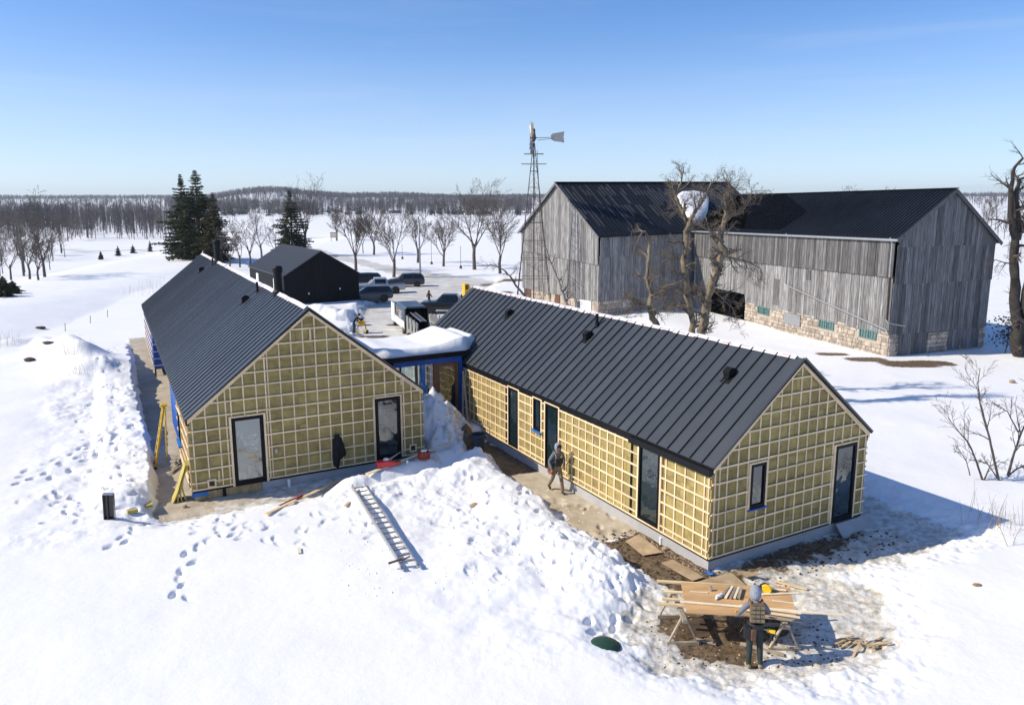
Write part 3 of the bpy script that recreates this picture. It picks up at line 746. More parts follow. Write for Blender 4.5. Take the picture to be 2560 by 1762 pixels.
sw = Wall(lb, lambda s, d, z: (-d, s, z)); sw.zmax = 2.7; sw.clip = [((0, 1), 2.7)]; sw.span = lambda z: (0, 4.3)
clad(sw, 0, 4.3, LB['z0'], lambda s: 2.8, [(2.6, 3.6, 1.3, 2.4)], [.09+.41*k for k in range(11)], [.48]+[.66+.43*k for k in range(5)], corner=False)
sw.window(2.6, 3.6, 1.3, 2.4); sw.part('sill', 'blue_tape', 2.55, 3.65, .0, .16, 1.22, 1.29)
for z in (.6, 1.03, 1.46, 1.9, 2.35): sw.part('batten', 'batten', 22, 32, .0, .03, z-.03, z+.03)
sw.part('fascia', 'black_trim', -.02, 32.2, -.05, .045, 2.72, LB['ze']-.045)
p = MB(); p.box(2.26, .03, -.4, LB['W']-.03, LB['L']-.03, LB['z0']-.075); p.build('plinth', 'concrete', lb)
p = MB()
for k in range(6): p.box(.06+.365*k, .05+.004*(k % 2), -.3, .06+.365*(k+1)-.01, .5, LB['z0']-.075)
p.build('plywood_plinth', 'osb', lb)
p = MB(); p.box(.0, -.002, LB['z0']-.073, LB['W'], .5, LB['z0']-.004); p.build('base_flashing', 'black_trim', lb)
p = MB(); p.box(.95, .0, -.2, 1.06, .06, .36); p.build('downpipe', 'black_trim', lb)
p = MB(); p.box(-.03, .02, .20, .5, .07, .35); p.build('wrap_flap', 'blue_tape', lb)
dw = Wall(lb, lambda s, d, z: (LB['W']+d, s, z)); dw.zmax = 2.7; dw.clip = [((0, 1), 2.7)]; dw.span = lambda z: (0, 9)
clad(dw, 0, 9, LB['z0'], lambda s: 2.8, [], [.09+.41*k for k in range(22)], [.48]+[.695+.4513*k for k in range(5)], corner=True)
p = MB(); p.box(.5, .02, -.2, .56, .03, .1)
pv = MB(); pv.lathe([(.055, -.2), (.055, .28), (.062, .28), (.062, .34), (.0, .34)], 14, caps=False); pv.build('pipe_stub', 'pvc', lb, (3.15, -.12, 0))

# ---- the flat roofed link between the houses
LK = dict(RB); lk = empty('link_passage', wld(RB, 0, 15.3, 0), RB['hd'], 'flat roofed glazed link under snow joining the two gabled houses', 'passage')
D = 3.8
p = MB(); p.box(-3.25, .02, 3.12, -.08, D, 3.36); p.build('blue_band', 'blue_wrap', lk)
p = MB(); p.box(-3.6, -.06, 3.36, -.02, D+.05, 3.57); p.box(-3.6, -.10, 3.50, -.02, -.061, 3.58); p.build('roof_edge', 'black_trim', lk)
p = MB(); p.box(-.22, .03, -.1, -.05, .2, 3.12); p.build('blue_jamb', 'blue_wrap', lk)
p = MB(); p.box(-3.25, .04, -.1, .0, D, .10); p.build('floor_slab', 'concrete', lk)
p = MB(); p.box(-2.25, .05, .1, -2.15, .15, 3.12); p.build('post', 'brown_frame', lk)
dr = MB()
for a0, a1, z0_, z1_ in ((-1.42, -1.15, .1, 3.11), (-.40, -.24, .1, 3.11), (-1.15, -.40, 2.95, 3.11), (-1.15, -.40, .1, .35)): dr.box(a0, .05, z0_, a1, .13, z1_)
dro = dr.build('door', 'brown_frame', lk); q = MB(); q.box(-1.15, .08, .35, -.40, .095, 2.95); q.build('pane', 'window_glass', dro)
q = MB(); q.box(-1.24, -.02, 1.05, -1.20, .05, 1.25); q.box(-1.24, -.02, 1.16, -1.08, .0, 1.19); q.build('handle', 'black_trim', dro)
q = MB(); q.box(-3.2, .08, .1, -2.25, .09, 3.12); q.box(-2.15, .08, .1, -1.42, .09, 3.12); q.build('pane', 'clear_glass', lk)
q = MB(); q.box(-3.2, D-.1, .1, -.1, D-.09, 3.12); q.build('pane', 'clear_glass', lk)
for x in (-3.2, -1.6, -.15):
    q = MB(); q.box(x-.05, D-.15, .1, x+.05, D-.05, 3.12); q.build('post', 'brown_frame', lk)
# snow lying on the link, drifted up against both roofs
def link_snow():
    mb = MB(); nx, ny = 56, 26; x0, x1 = -5.0, .95; pts = {}
    tanR = (RB['zr']-RB['ze'])/(RB['W']/2); tanL = (LB['zr']-LB['ze'])/(LB['W']/2)
    xs = np.linspace(x0, x1, nx); ys = np.linspace(0, 1, ny)
    XX, YY = np.meshgrid(xs, ys, indexing='ij')
    front = -.02+.30*sstep(.0, .95, XX)*2.6+.12*sstep(-3.2, -5, XX)*6+.05*fbm(XX*2, YY*0+3, 3, 3); back = D-.1-.5*sstep(.2, .95, XX)
    Yw = front+(back-front)*YY
    deep = .24+.08*fbm(XX*.6+7, Yw*.5, 3, 77)+.38*sstep(-1.6, .2, XX)+.10*sstep(-2.8, -3.6, XX)
    e = np.minimum(np.minimum((YY)/.06, (1-YY)/.10), np.minimum((XX-x0)/.5, (x1-XX)/.28)); e = np.clip(e, 0, 1)
    base = np.maximum.reduce([np.full(XX.shape, 3.585), RB['ze']+XX*tanR+.035, LB['ze']+(-3.25-XX)*tanL+.05])
    top = base+np.sqrt(1-(1-e)**2)*deep*np.clip(1-.45*sstep(-.1, .95, XX), 0, 1)+.025*fbm(XX*3, Yw*3, 3, 7)*e
    vs = [(XX[i, j], Yw[i, j], top[i, j]) for i in range(nx) for j in range(ny)]+[(XX[i, j], Yw[i, j], base[i, j]-.02) for i in range(nx) for j in range(ny)]
    n = nx*ny; f = []
    for i in range(nx-1):
        for j in range(ny-1):
            a = i*ny+j; f.append((a, a+ny, a+ny+1, a+1)); f.append((n+a, n+a+1, n+a+ny+1, n+a+ny))
    for i in range(nx-1):
        a = i*ny; f.append((a, n+a, n+a+ny, a+ny)); a += ny-1; f.append((a, a+ny, n+a+ny, n+a))
    for j in range(ny-1):
        f.append((j, j+1, n+j+1, n+j)); a = (nx-1)*ny+j; f.append((a, n+a, n+a+1, a+1))
    mb.add(vs, f); o = mb.build('snow_drift', 'snow', None, wld(RB, 0, 15.3, 0), (0, 0, RB['hd']), smooth=True)
    tag(o, 'thick white snow drift lying on the flat link roof between the houses', 'snow drift')
link_snow()

# ---- black garage
ga = house_root('garage', GB, 'plain black metal clad garage with two small white windows', 'garage')
W, L = GB['W'], GB['L']; mb = MB(); mb.prism([(0, 0, -1), (W, 0, -1), (W, 0, GB['ze']), (W/2, 0, GB['zr']-.05), (0, 0, GB['ze'])], (0, L, 0)); mb.build('wall', 'garage_wall', ga)
mb = MB()
for k in range(16): mb.box(.2+k*.48, -.02, -.6, .23+k*.48, -.003, GB['ze']+(GB['zr']-GB['ze'])*(1-abs((.215+k*.48)/(W/2)-1))-.1)
mb.build('cladding_rib', 'garage_wall', ga)
ang = math.atan2(GB['zr']-GB['ze'], W/2); S = math.hypot(W/2, GB['zr']-GB['ze'])
mb = MB(); mb.prism([(-.15, -.1, GB['ze']-.10), (W/2, -.1, GB['zr']), (W+.15, -.1, GB['ze']-.10), (W+.15, -.1, GB['ze']-.02), (W/2, -.1, GB['zr']+.08), (-.15, -.1, GB['ze']-.02)], (0, L+.2, 0)); gr = mb.build('roof', 'garage_roof', ga)
mb = MB()
for k in range(31): mb.box(-.1, k*.48, .07, S, k*.48+.03, .105)
mb.build('roof_rib', 'garage_roof', gr, (0, 0, GB['ze']-.02), (0, -ang, 0))
for y in (3.0, 10.4):
    mb = MB(); mb.box(-.05, y, .9, -.001, y+1.0, 2.3); o = mb.build('window_frame', 'white_paint', ga); mb = MB(); mb.box(-.06, y+.08, .98, -.051, y+.92, 2.22); mb.build('pane', 'white_paint', o)
for x, z in ((2.4, 1.0), (5.6, 1.3)):
    mb = MB(); mb.box(x-.06, -.07, z-.08, x+.06, -.021, z+.08); mb.build('wall_lamp', 'white_paint', ga)
# ------------------------------------------------------------------ the two weathered barns
def line_px(A, D, px):          # parameter on the ground line A-D under picture column px (2560 wide)
    k = (px-1280-SX)/F_PX; best = min(range(0, 2001), key=lambda i: abs(_col(A, D, i/2000)-px)); return best/2000
def _col(A, D, t):
    x, y = A[0]+(D[0]-A[0])*t, A[1]+(D[1]-A[1])*t; d = np.array([x, y, -8.0]); z = d@_fw; return 1280+SX+F_PX*(d@_r2)/z
BR = random.Random(21)
class BarnWall:
    def __init__(s, root, A, B):
        s.root = root; s.o = Vector(root.location); s.A = Vector((*A[:2], 0)); s.B = Vector((*B[:2], 0)); s.d = (s.B-s.A); s.L = s.d.length; s.d /= s.L; s.n = Vector((s.d.y, -s.d.x, 0))
    def pt(s, t, out, z): return s.A+s.d*t+s.n*out+Vector((0, 0, z))-s.o
    def quad(s, mb, t0, t1, o0, o1, zb0, zb1, zt0, zt1, mi=0):
        P = [s.pt(t0, o0, zb0), s.pt(t1, o0, zb1), s.pt(t1, o0, zt1), s.pt(t0, o0, zt0)]
        return mb.prism(P, s.n*(o1-o0), mi)
    def boards(s, t0, t1, zb, zt, out, mat, wd=.25, gap=.02, parent=None, skip=None, ragged=1.0):
        t = t0
        while t < t1-.02:
            b = min(t1, t+wd*BR.uniform(.75, 1.25))
            if t1-b < .1: b = t1
            j = BR.uniform(0, .02); c = BR.uniform(-.025, .015)*ragged
            if not (skip and skip(.5*(t+b))):
                m = .5*(t+b); o = Vector(s.pt(m, 0, 0))
                mb = MB(); g = gap*BR.uniform(.3, 1.6)
                P = [s.pt(t, out+j, zb(t)+c)-o, s.pt(b-g, out+j, zb(b)+c)-o, s.pt(b-g, out+j, zt(b))-o, s.pt(t, out+j, zt(t))-o]
                if zt(m)-zb(m) > .1: mb.prism(P, s.n*.03).build('board', mat, parent or s.root, o)
            t = b
def barn_roof(root, E0, E1, R0, R1, F0, F1, over_e=.35, over_g=.35, rib=.30, both=False):
    """E0-E1 the visible eave, R0-R1 the ridge, F0-F1 the far eave (vectors, near to far)"""
    o = Vector(root.location); al = (E1-E0).normalized()
    def ext(p, q, s): d = (q-p).normalized(); return p+d*s
    res = []
    ro = MB(); up = Vector((0, 0, .10))
    R0x, R1x = R0-al*over_g, R1+al*over_g
    for X0, X1 in ((E0, E1), (F0, F1)):
        x0 = ext(R0, X0, (X0-R0).length+over_e)-al*over_g; x1 = ext(R1, X1, (X1-R1).length+over_e)+al*over_g
        ro.prism([R0x-o, R1x-o, x1-o, x0-o], up); res.append((x0, x1))
    r = ro.build('roof', 'barn_roof', root)
    x0, x1 = res[0]; mb = MB(); n = int((x1-x0).length/rib); nrm = (x1-x0).cross(R0x-x0).normalized()
    if nrm.z < 0: nrm = -nrm
    for i in range(n+1):
        t = i/n; p = x0.lerp(x1, t); q = R0x.lerp(R1x, t); mb.beam(p+up+nrm*.02-o, q+up+nrm*.02-o, .05, .06, up=nrm)
    mb.build('roof_rib', 'barn_roof', r)
    mb = MB(); mb.beam(R0x+Vector((0, 0, .13))-o, R1x+Vector((0, 0, .13))-o, .35, .06); mb.build('ridge_cap', 'barn_roof', r)
    mb = MB()
    for X in (res[0][0], res[1][0]): mb.beam(R0x+Vector((0, 0, -.02))-al*.015-o, X+Vector((0, 0, -.02))-al*.015-o, .05, .22)
    mb.build('barge_board', 'barn_board_dark', r)
    return r, res
# ---- right barn
A = (24.1, 47.3); B = (A[0]+8.6*math.cos(R(21)), A[1]+8.6*math.sin(R(21))); D_ = (17.1, 70.0); Cc = (B[0]+D_[0]-A[0], B[1]+D_[1]-A[1])
zA = atY(2248, 592, A[1]).z; zB = atY(2448, 601, B[1]).z; zD = atY(1738, 573, D_[1]).z; zC = zD
mAB = ((A[0]+B[0])/2, (A[1]+B[1])/2); mCD = ((Cc[0]+D_[0])/2, (Cc[1]+D_[1])/2)
zR0 = atY(2377, 476, mAB[1]).z; zR1 = atY(1838, 491, mCD[1]).z
b2 = empty('weathered_barn', (A[0], A[1], 0), 0, 'weathered grey barn on a stone base with green sashed windows', 'barn')
V3 = lambda p, z: Vector((p[0], p[1], z))
rr, ed = barn_roof(b2, V3(A, zA), V3(D_, zD), V3(mAB, zR0), V3(mCD, zR1), V3(B, zB), V3(Cc, zC))
lw2 = BarnWall(b2, D_, A)        # runs from the far end to the near corner, outward to the left front
gw2 = BarnWall(b2, A, B)
L2 = lw2.L
tb = MB()                        # solid inner body, its black colour standing in for unlit depth
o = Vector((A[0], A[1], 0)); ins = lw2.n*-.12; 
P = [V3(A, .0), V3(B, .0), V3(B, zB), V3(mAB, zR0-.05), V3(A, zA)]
tb.prism([p-o+lw2.d*-.15+(-lw2.n*.1 if i in (0, 4) else lw2.n*.1 if i in (1, 2) else Vector()) for i, p in enumerate(P)], Vector((D_[0]-A[0], D_[1]-A[1], 0))*.98); tb.build('painted_dark_core', 'unlit_black', b2)
zs_top = 1.75
eav = lambda t: zD+(zA-zD)*t/L2-.06
t_open0 = L2*(1-line_px(A, D_, 1775)); t_open1 = L2*(1-line_px(A, D_, 1864))
mid = lambda t: 4.95+.25*t/L2
def low(t): return 2.35 if t_open0 < t < t_open1 else 1.62-.10*t/L2
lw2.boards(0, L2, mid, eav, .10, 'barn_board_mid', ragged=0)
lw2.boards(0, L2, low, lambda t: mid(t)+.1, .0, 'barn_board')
st = L2-t_open1
# door slab on boards and small details
for px, z0_, z1_, wd in ((1940, 2.0, 4.0, .7), (2017, 4.3, 5.0, .45)):
    t = L2*(1-line_px(A, D_, px)); mb = MB(); lw2.quad(mb, t-wd/2, t+wd/2, .05, .075, z0_, z0_, z1_, z1_); mb.build('hatch_door', 'barn_board_dark', b2)
mb = MB(); lw2.quad(mb, t_open1, L2, -.55, -.02, -.6, -.6, 1.8, 1.7); mb.build('mortar_bed', 'mortar', b2)
mb = MB(); lw2.quad(mb, 0, t_open0, -.5, -.02, -.6, -.6, 1.8, 1.8); mb.build('mortar_bed', 'mortar', b2)
wins = []
for px in (1910, 2068, 2172):
    t = L2*(1-line_px(A, D_, px)); wins.append((t-.75, t+.75, 1.02, 1.62))
def stones(wall, t0, t1, z0, z1, holes, n0=.42, hh=.26, parent=None, seed=1):
    r = random.Random(seed); z = z0; 
    while z < z1-.06:
        h = min(hh*r.uniform(.7, 1.3), z1-z); t = t0
        while t < t1-.03:
            w_ = n0*r.uniform(.55, 1.5); b = min(t1, t+w_)
            if not any(b > q0 and t < q1 and z+h > q2 and z < q3 for q0, q1, q2, q3 in holes):
                g = .018; c = Vector(wall.pt((t+b)/2, 0, z+h/2)); mb = MB(); out = r.uniform(.02, .075)
                jit = lambda: r.uniform(-.022, .022)
                P = [(t+g+jit(), z+g+jit()), ((t+b)/2, z+g*.4+jit()), (b-g+jit(), z+g+jit()), (b-g*.5, z+h/2+jit()), (b-g+jit(), z+h-g+jit()), ((t+b)/2, z+h-g*.4), (t+g+jit(), z+h-g+jit()), (t+g*.4, z+h/2)]
                base = [wall.pt(s, -.1, q)-c for s, q in P]; k = .78
                top = [wall.pt((t+b)/2+(s-(t+b)/2)*k, out, z+h/2+(q-z-h/2)*k)-c for s, q in P]; mdl = [wall.pt(s, out*.45, q)-c for s, q in P]
                n = 8; mb.add(base+mdl+top, [(i, (i+1) % n, (i+1) % n+n, i+n) for i in range(n)]+[(i+n, (i+1) % n+n, (i+1) % n+2*n, i+2*n) for i in range(n)]+[tuple(range(2*n, 3*n))])
                mb.build('stone', 'stone', parent or wall.root, c)
            t = b
        z += h
stones(lw2, t_open1, L2, -.25, 1.72, [(a-.03, b+.03, c-.04, d+.04) for a, b, c, d in wins])
for a, b, c, d in wins:
    fr = MB()
    for q in (a, (a+b)/2-.04, b-.08): lw2.quad(fr, q, q+.08, -.05, .06, c, c, d, d)
    for q in (c, d-.06): lw2.quad(fr, a+.08, b-.08, -.04, .055, q, q, q+.06, q+.06)
    lw2.quad(fr, a+.08, b-.08, -.02, .05, (c+d)/2-.015, (c+d)/2-.015, (c+d)/2+.015, (c+d)/2+.015)
    for q in (a+.3, a+.55, b-.3, b-.55): lw2.quad(fr, q-.012, q+.012, -.02, .045, c+.06, c+.06, d-.06, d-.06)
    o_ = fr.build('window', 'teal_sash', b2); g = MB(); lw2.quad(g, a+.02, b-.02, .0, .012, c+.02, c+.02, d-.02, d-.02); g.build('pane', 'old_glass', o_)
t = L2*(1-line_px(A, D_, 1985)); mb = MB(); lw2.quad(mb, t-1.0, t+.9, .09, .12, .75, .7, 1.6, 1.55); mb.build('patch_panel', 'galvanized', b2)
# gable
gb = gw2.L
gtop = lambda t: (zA+(zR0-zA)*t/(gb/2) if t < gb/2 else zB+(zR0-zB)*(gb-t)/(gb/2))-.05
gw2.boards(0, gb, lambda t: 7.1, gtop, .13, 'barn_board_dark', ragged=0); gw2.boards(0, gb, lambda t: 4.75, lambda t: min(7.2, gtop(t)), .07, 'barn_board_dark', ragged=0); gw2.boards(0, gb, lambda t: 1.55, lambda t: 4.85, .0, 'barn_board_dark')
gw2.boards(.8, 3.3, lambda t: .0, lambda t: 1.6, -.03, 'barn_board_dark', .35); gw2.boards(5.2, 8.0, lambda t: .2, lambda t: 1.6, -.03, 'barn_board_dark', .35)
mb = MB(); gw2.quad(mb, 0, gb, -.5, -.07, -.6, -.6, 1.6, 1.6); mb.build('mortar_bed', 'mortar', b2)
stones(gw2, 0.02, .75, -.25, 1.5, [], .4, .26, seed=4); stones(gw2, 3.35, 5.15, -.1, 1.5, [], .32, .24, seed=5); stones(gw2, 8.05, 8.58, .2, 1.5, [], .3, .25, seed=6)
# gutter and pipes
g = MB(); p0 = ed[0][0]-o; p1 = ed[0][1]-o; g.tube([p0+Vector((0, 0, -.02)), p1+Vector((0, 0, -.02))], .085, 8); g.build('gutter', 'galvanized', b2)
t1 = L2*(1-line_px(A, D_, 1963)); t2 = L2-.25
g = MB(); g.tube([lw2.pt(t1, .32, eav(t1)), lw2.pt(t1, .10, eav(t1)-.4), lw2.pt(t1, .10, 3.75), lw2.pt(t1+.3, .12, 3.62), lw2.pt(L2-.1, .16, 1.85), lw2.pt(L2+.0, .16, 1.7)], .055, 7); g.build('downpipe', 'galvanized', b2)
g = MB(); g.tube([lw2.pt(t2, .32, eav(t2)), lw2.pt(t2, .12, eav(t2)-.4), lw2.pt(t2, .12, 5.2)], .06, 7); g.build('downpipe', 'galvanized', b2)
g = MB(); g.tube([lw2.pt(t2, .12, 5.2), lw2.pt(t2+.05, .12, 2.4)], .05, 7); g.build('rusty_pipe', 'rust_steel', b2)
g = MB(); g.tube([lw2.pt(t2, .14, 2.5), lw2.pt(L2+.15, .3, 2.35), gw2.pt(.9, .35, 2.1)], .045, 7); g.build('pipe_stub', 'galvanized', b2)
# ---- left barn
E_ = (7.7, 65.5); F_ = (E_[0]+13*math.cos(R(120)), E_[1]+13*math.sin(R(120))); dv = (math.cos(R(30)), math.sin(R(30))); L1 = 21.2
zE = atY(1498, 588, E_[1]).z; zF = atY(1311, 577, F_[1]).z; mEF = ((E_[0]+F_[0])/2, (E_[1]+F_[1])/2); zr0 = atY(1396.5, 459, mEF[1]).z
far = lambda p: (p[0]+dv[0]*L1, p[1]+dv[1]*L1)
zr1 = atY(1805, 458, far(mEF)[1]).z; zE1 = atY(1750, 570, far(E_)[1]).z
b1 = empty('weathered_barn', (E_[0], E_[1], 0), 0, 'weathered grey barn whose patched dark roof carries snow, behind the windmill', 'barn')
rr1, ed1 = barn_roof(b1, V3(E_, zE), V3(far(E_), zE1), V3(mEF, zr0), V3(far(mEF), zr1), V3(F_, zF), V3(far(F_), zF), rib=.42)
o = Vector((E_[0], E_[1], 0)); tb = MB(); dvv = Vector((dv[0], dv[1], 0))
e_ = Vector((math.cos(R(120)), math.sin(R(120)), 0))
tb.prism([V3(F_, 0)-o+dvv*.15-e_*.1, V3(E_, 0)-o+dvv*.15+e_*.1, V3(E_, zE-.1)-o+dvv*.15+e_*.1, V3(mEF, zr0-.1)-o+dvv*.15, V3(F_, zF-.1)-o+dvv*.15-e_*.1], dvv*(L1-.3)); tb.build('painted_dark_core', 'unlit_black', b1)  # solid block, interior shade put in by its black colour
g1 = BarnWall(b1, F_, E_); s1 = BarnWall(b1, E_, far(E_)); gb = g1.L
gtop = lambda t: (zF+(zr0-zF)*t/(gb/2) if t < gb/2 else zE+(zr0-zE)*(gb-t)/(gb/2))-.05
g1.boards(0, gb, lambda t: 5.1-.6*t/gb, gtop, .08, 'barn_board', .31, ragged=0); g1.boards(0, gb, lambda t: 1.3, lambda t: 5.2-.6*t/gb, .0, 'barn_board', .31, skip=lambda t: 3.0 < t < 3.01)
mb = MB(); g1.quad(mb, 3.0, 9.6, .075, .10, 8.35, 8.35, 8.42, 8.42); mb.build('batten_line', 'barn_board_dark', b1)
mb = MB(); g1.quad(mb, .4, gb, -.5, -.03, -.6, -.6, 1.3, 1.3); mb.build('stone_base', 'mortar', b1)
stones(g1, .5, gb, .1, 1.3, [(.5, 1.8, 0, 2), (6.0, 7.0, 0, 2), (10.2, 12.0, 0, 2)], .55, .38, seed=9)
for a, b in ((.5, 1.7), (6.1, 6.9)):
    mb = MB(); g1.quad(mb, a, b, -.02, .03, -.2, -.2, 1.25, 1.25); mb.build('doorway', 'leather', b1)
mb = MB(); g1.quad(mb, 10.3, 11.9, -.02, .04, -.2, -.2, 1.25, 1.25); mb.build('white_board', 'white_paint', b1)
mb = MB(); g1.quad(mb, 9.75, 10.1, -.02, .05, .3, .3, 1.0, 1.0); mb.build('blue_sign', 'jeans', b1)
stp = lambda t: zE+(zE1-zE)*t/s1.L-.06
s1.boards(0, 12.0, lambda t: 5.2, stp, .09, 'barn_board', .33, ragged=0); s1.boards(0, 12.0, lambda t: 1.35, lambda t: 5.3, .0, 'barn_board', .33)
mb = MB(); s1.quad(mb, 0, s1.L, -.5, -.03, -.6, -.6, 1.4, 1.4); mb.build('stone_base', 'mortar', b1)
stones(s1, 0.02, 5, -.2, 1.35, [(2.6, 3.6, .5, 2)], .6, .4, seed=10)
mb = MB(); s1.quad(mb, 2.7, 3.5, -.02, .05, .6, .6, 1.3, 1.3); w_ = mb.build('window', 'white_paint', b1); mb = MB(); s1.quad(mb, 2.78, 3.42, .051, .06, .67, .67, 1.23, 1.23); mb.build('pane', 'old_glass', w_)
# worn paler paint between the ribs of the left barn roof
mb = MB(); x0, x1 = ed1[0]; R0x, R1x = V3(mEF, zr0)-dvv*.35, V3(far(mEF), zr1)+dvv*.35; nrm_ = (x1-x0).cross(R0x-x0).normalized(); nrm_ = nrm_ if nrm_.z > 0 else -nrm_
nn_ = int((x1-x0).length/.42)
for i in range(nn_):
    t = (i+.5)/nn_
    if BR.random() < .08: continue
    a_, b_2 = BR.uniform(.12, .62), BR.uniform(.80, .97)
    if .08 < t < .42 and BR.random() < .7: segs = ((a_, .55), (.74, b_2))
    else: segs = ((a_, b_2),)
    for u0, u1 in segs:
        if u1-u0 < .1: continue
        p, q = x0.lerp(x1, t), R0x.lerp(R1x, t); w_ = BR.uniform(.10, .2); o = Vector(b1.location); mb.beam(p.lerp(q, u0)+nrm_*.098-o, p.lerp(q, u1)+nrm_*.098-o, w_, .02, up=nrm_)
fo = mb.build('worn_streaks', 'worn_roof', rr1); fo['kind'] = 'stuff'
# snow held on the roof of the left barn, in the corner where the roofs meet
def plane_hit(px, py, P0, n):
    d = Vector(ray(px, py)); o_ = Vector((0, 0, CAM_H)); return o_+d*((P0-o_).dot(n)/d.dot(n))
Pe0, Pe1 = ed1[0]; Pn = (Pe1-Pe0).cross(V3(mEF, zr0)-Pe0).normalized()
Pn = Pn if Pn.z > 0 else -Pn
outl = [(1690, 490), (1705, 480), (1735, 478), (1765, 484), (1771, 500), (1768, 530), (1760, 552), (1738, 567), (1722, 563), (1708, 540), (1697, 515)]
base = [plane_hit(px, py, Pe0+Vector((0, 0, .17)), Pn) for px, py in outl]; cen = sum(base, Vector())/len(base)
mb = MB(); n = len(base); rings = [base]
zhi = max(p.z for p in base); zlo = min(p.z for p in base)
for k, (sc, up) in enumerate(((1.0, .12), (.95, .30), (.8, .40), (.45, .46))): rings.append([cen+(p-cen)*sc+Pn*up*(.5+.9*(zhi-p.z)/(zhi-zlo)) for p in base])
vs = [p-cen for r_ in rings for p in r_]; fs = [(i*n+j, i*n+(j+1) % n, (i+1)*n+(j+1) % n, (i+1)*n+j) for i in range(len(rings)-1) for j in range(n)]+[tuple((len(rings)-1)*n+j for j in range(n)), tuple(range(n))[::-1]]
tag(mb.add(vs, fs).build('snow_patch', 'snow', None, cen, smooth=True), 'white snow patch left on the dark roof corner between the two barns', 'snow patch')

# ------------------------------------------------------------------ windmill
WMY = 68.0
wm0 = atY(1334, 700, WMY); wx = wm0.x; wm = empty('windmill', (wx, WMY, 0), 0, 'old steel lattice windmill with a tail vane standing before the left barn', 'windmill')
def WP(px, py, y=0): p = atY(px, py, WMY+y); return Vector((p.x-wx, y, p.z))
topz = WP(1337, 358).z; mb = MB()
base_w = 1.72; legs = [(-1, -1), (1, -1), (1, 1), (-1, 1)]
for sx_, sy_ in legs:
    l = MB(); l.tube([(sx_*base_w, sy_*base_w, -1), (sx_*.06, sy_*.06, topz)], .032, 5); l.build('leg', 'rust_steel', wm)
for z in (1.5, 3.2, 4.9, 6.5, 8.1, 9.7, 11.2, 12.6):
    k = (1-(z+1)/(topz+1))*base_w+.06; s_ = MB()
    for i in range(4):
        a, b = legs[i], legs[(i+1) % 4]; s_.beam((a[0]*k, a[1]*k, z), (b[0]*k, b[1]*k, z), .025, .035)
        k2 = (1-(z+2.5)/(topz+1))*base_w+.06; s_.tube([(a[0]*k, a[1]*k, z), (b[0]*k2, b[1]*k2, min(z+1.5, topz))], .012, 3)
    s_.build('cross_brace', 'rust_steel', wm)
for py, wd in ((386, .85), (411, 1.1)):
    z = WP(1337, py).z; p_ = MB()
    for y in (-.45, -.2, .05, .3): p_.box(-wd, y, z, wd, y+.18, z+.05)
    p_.build('platform', 'old_board', wm)
p_ = MB(); p_.tube([(0, 0, 0), (0, 0, topz+.9)], .06, 6); p_.build('mast', 'rust_steel', wm)
hz = WP(1337, 346).z; p_ = MB(); p_.lathe([(.10, hz-.25), (.17, hz-.08), (.17, hz+.15), (.12, hz+.45), (.11, hz+.78), (.04, hz+.82)], 10); hb = p_.build('gearbox', 'rust_steel', wm)
# wheel seen almost edge on
wc = WP(1330, 345); wh = MB(); wr = MB(); M = Matrix.Translation((wc.x-.05, 0, wc.z)) @ Matrix.Rotation(R(4), 4, 'Z')
hub = wr.tube([M @ Vector((-.1, 0, 0)), M @ Vector((.45, 0, 0))], .07, 8)
for rad in (.55, 1.15): wr.tube([M @ Vector((0, rad*math.cos(2*math.pi*i/24), rad*math.sin(2*math.pi*i/24))) for i in range(25)], .018, 4, cap=False)
wheel = wr.build('wheel', 'rust_steel', wm)
for i in range(18):
    a = 2*math.pi*i/18
    if i in (4, 9, 15): continue
    bl = MB(); tdir = Vector((0, -math.sin(a), math.cos(a))); rd = Vector((0, math.cos(a), math.sin(a))); X = Vector((1, 0, 0))
    P = [rd*.5+tdir*-.05+X*-.04, rd*.5+tdir*.05+X*.04, rd*1.36+tdir*.13+X*.11, rd*1.36+tdir*-.13+X*-.11]
    bl.prism([M @ p for p in P], M.to_3x3() @ (X*.012)); bl.build('blade', 'vane_metal', wheel)
tl = MB(); tl.tube([WP(1341, 345), WP(1376, 344)], .025, 5); tl.tube([WP(1343, 351), WP(1378, 347)], .022, 5); tl.build('tail_boom', 'rust_steel', wm)
vn = MB(); vn.prism([WP(1377, 338), WP(1382, 334), WP(1411, 329), WP(1409, 343), WP(1411, 357), WP(1385, 353), WP(1377, 348)], (0, .025, 0)); vn.build('tail_vane', 'vane_metal', wm)
ld = MB()
for x in (-.18, .18): ld.beam((x+.75, -.75, 1), (x+.1, -.1, topz-.6), .03, .03)
for i in range(28): t = i/28; q = Vector((.75, -.75, 1)).lerp(Vector((.1, -.1, topz-.6)), t); ld.beam(q+Vector((-.18, 0, 0)), q+Vector((.18, 0, 0)), .02, .02)
ld.build('ladder_rail', 'rust_steel', wm)
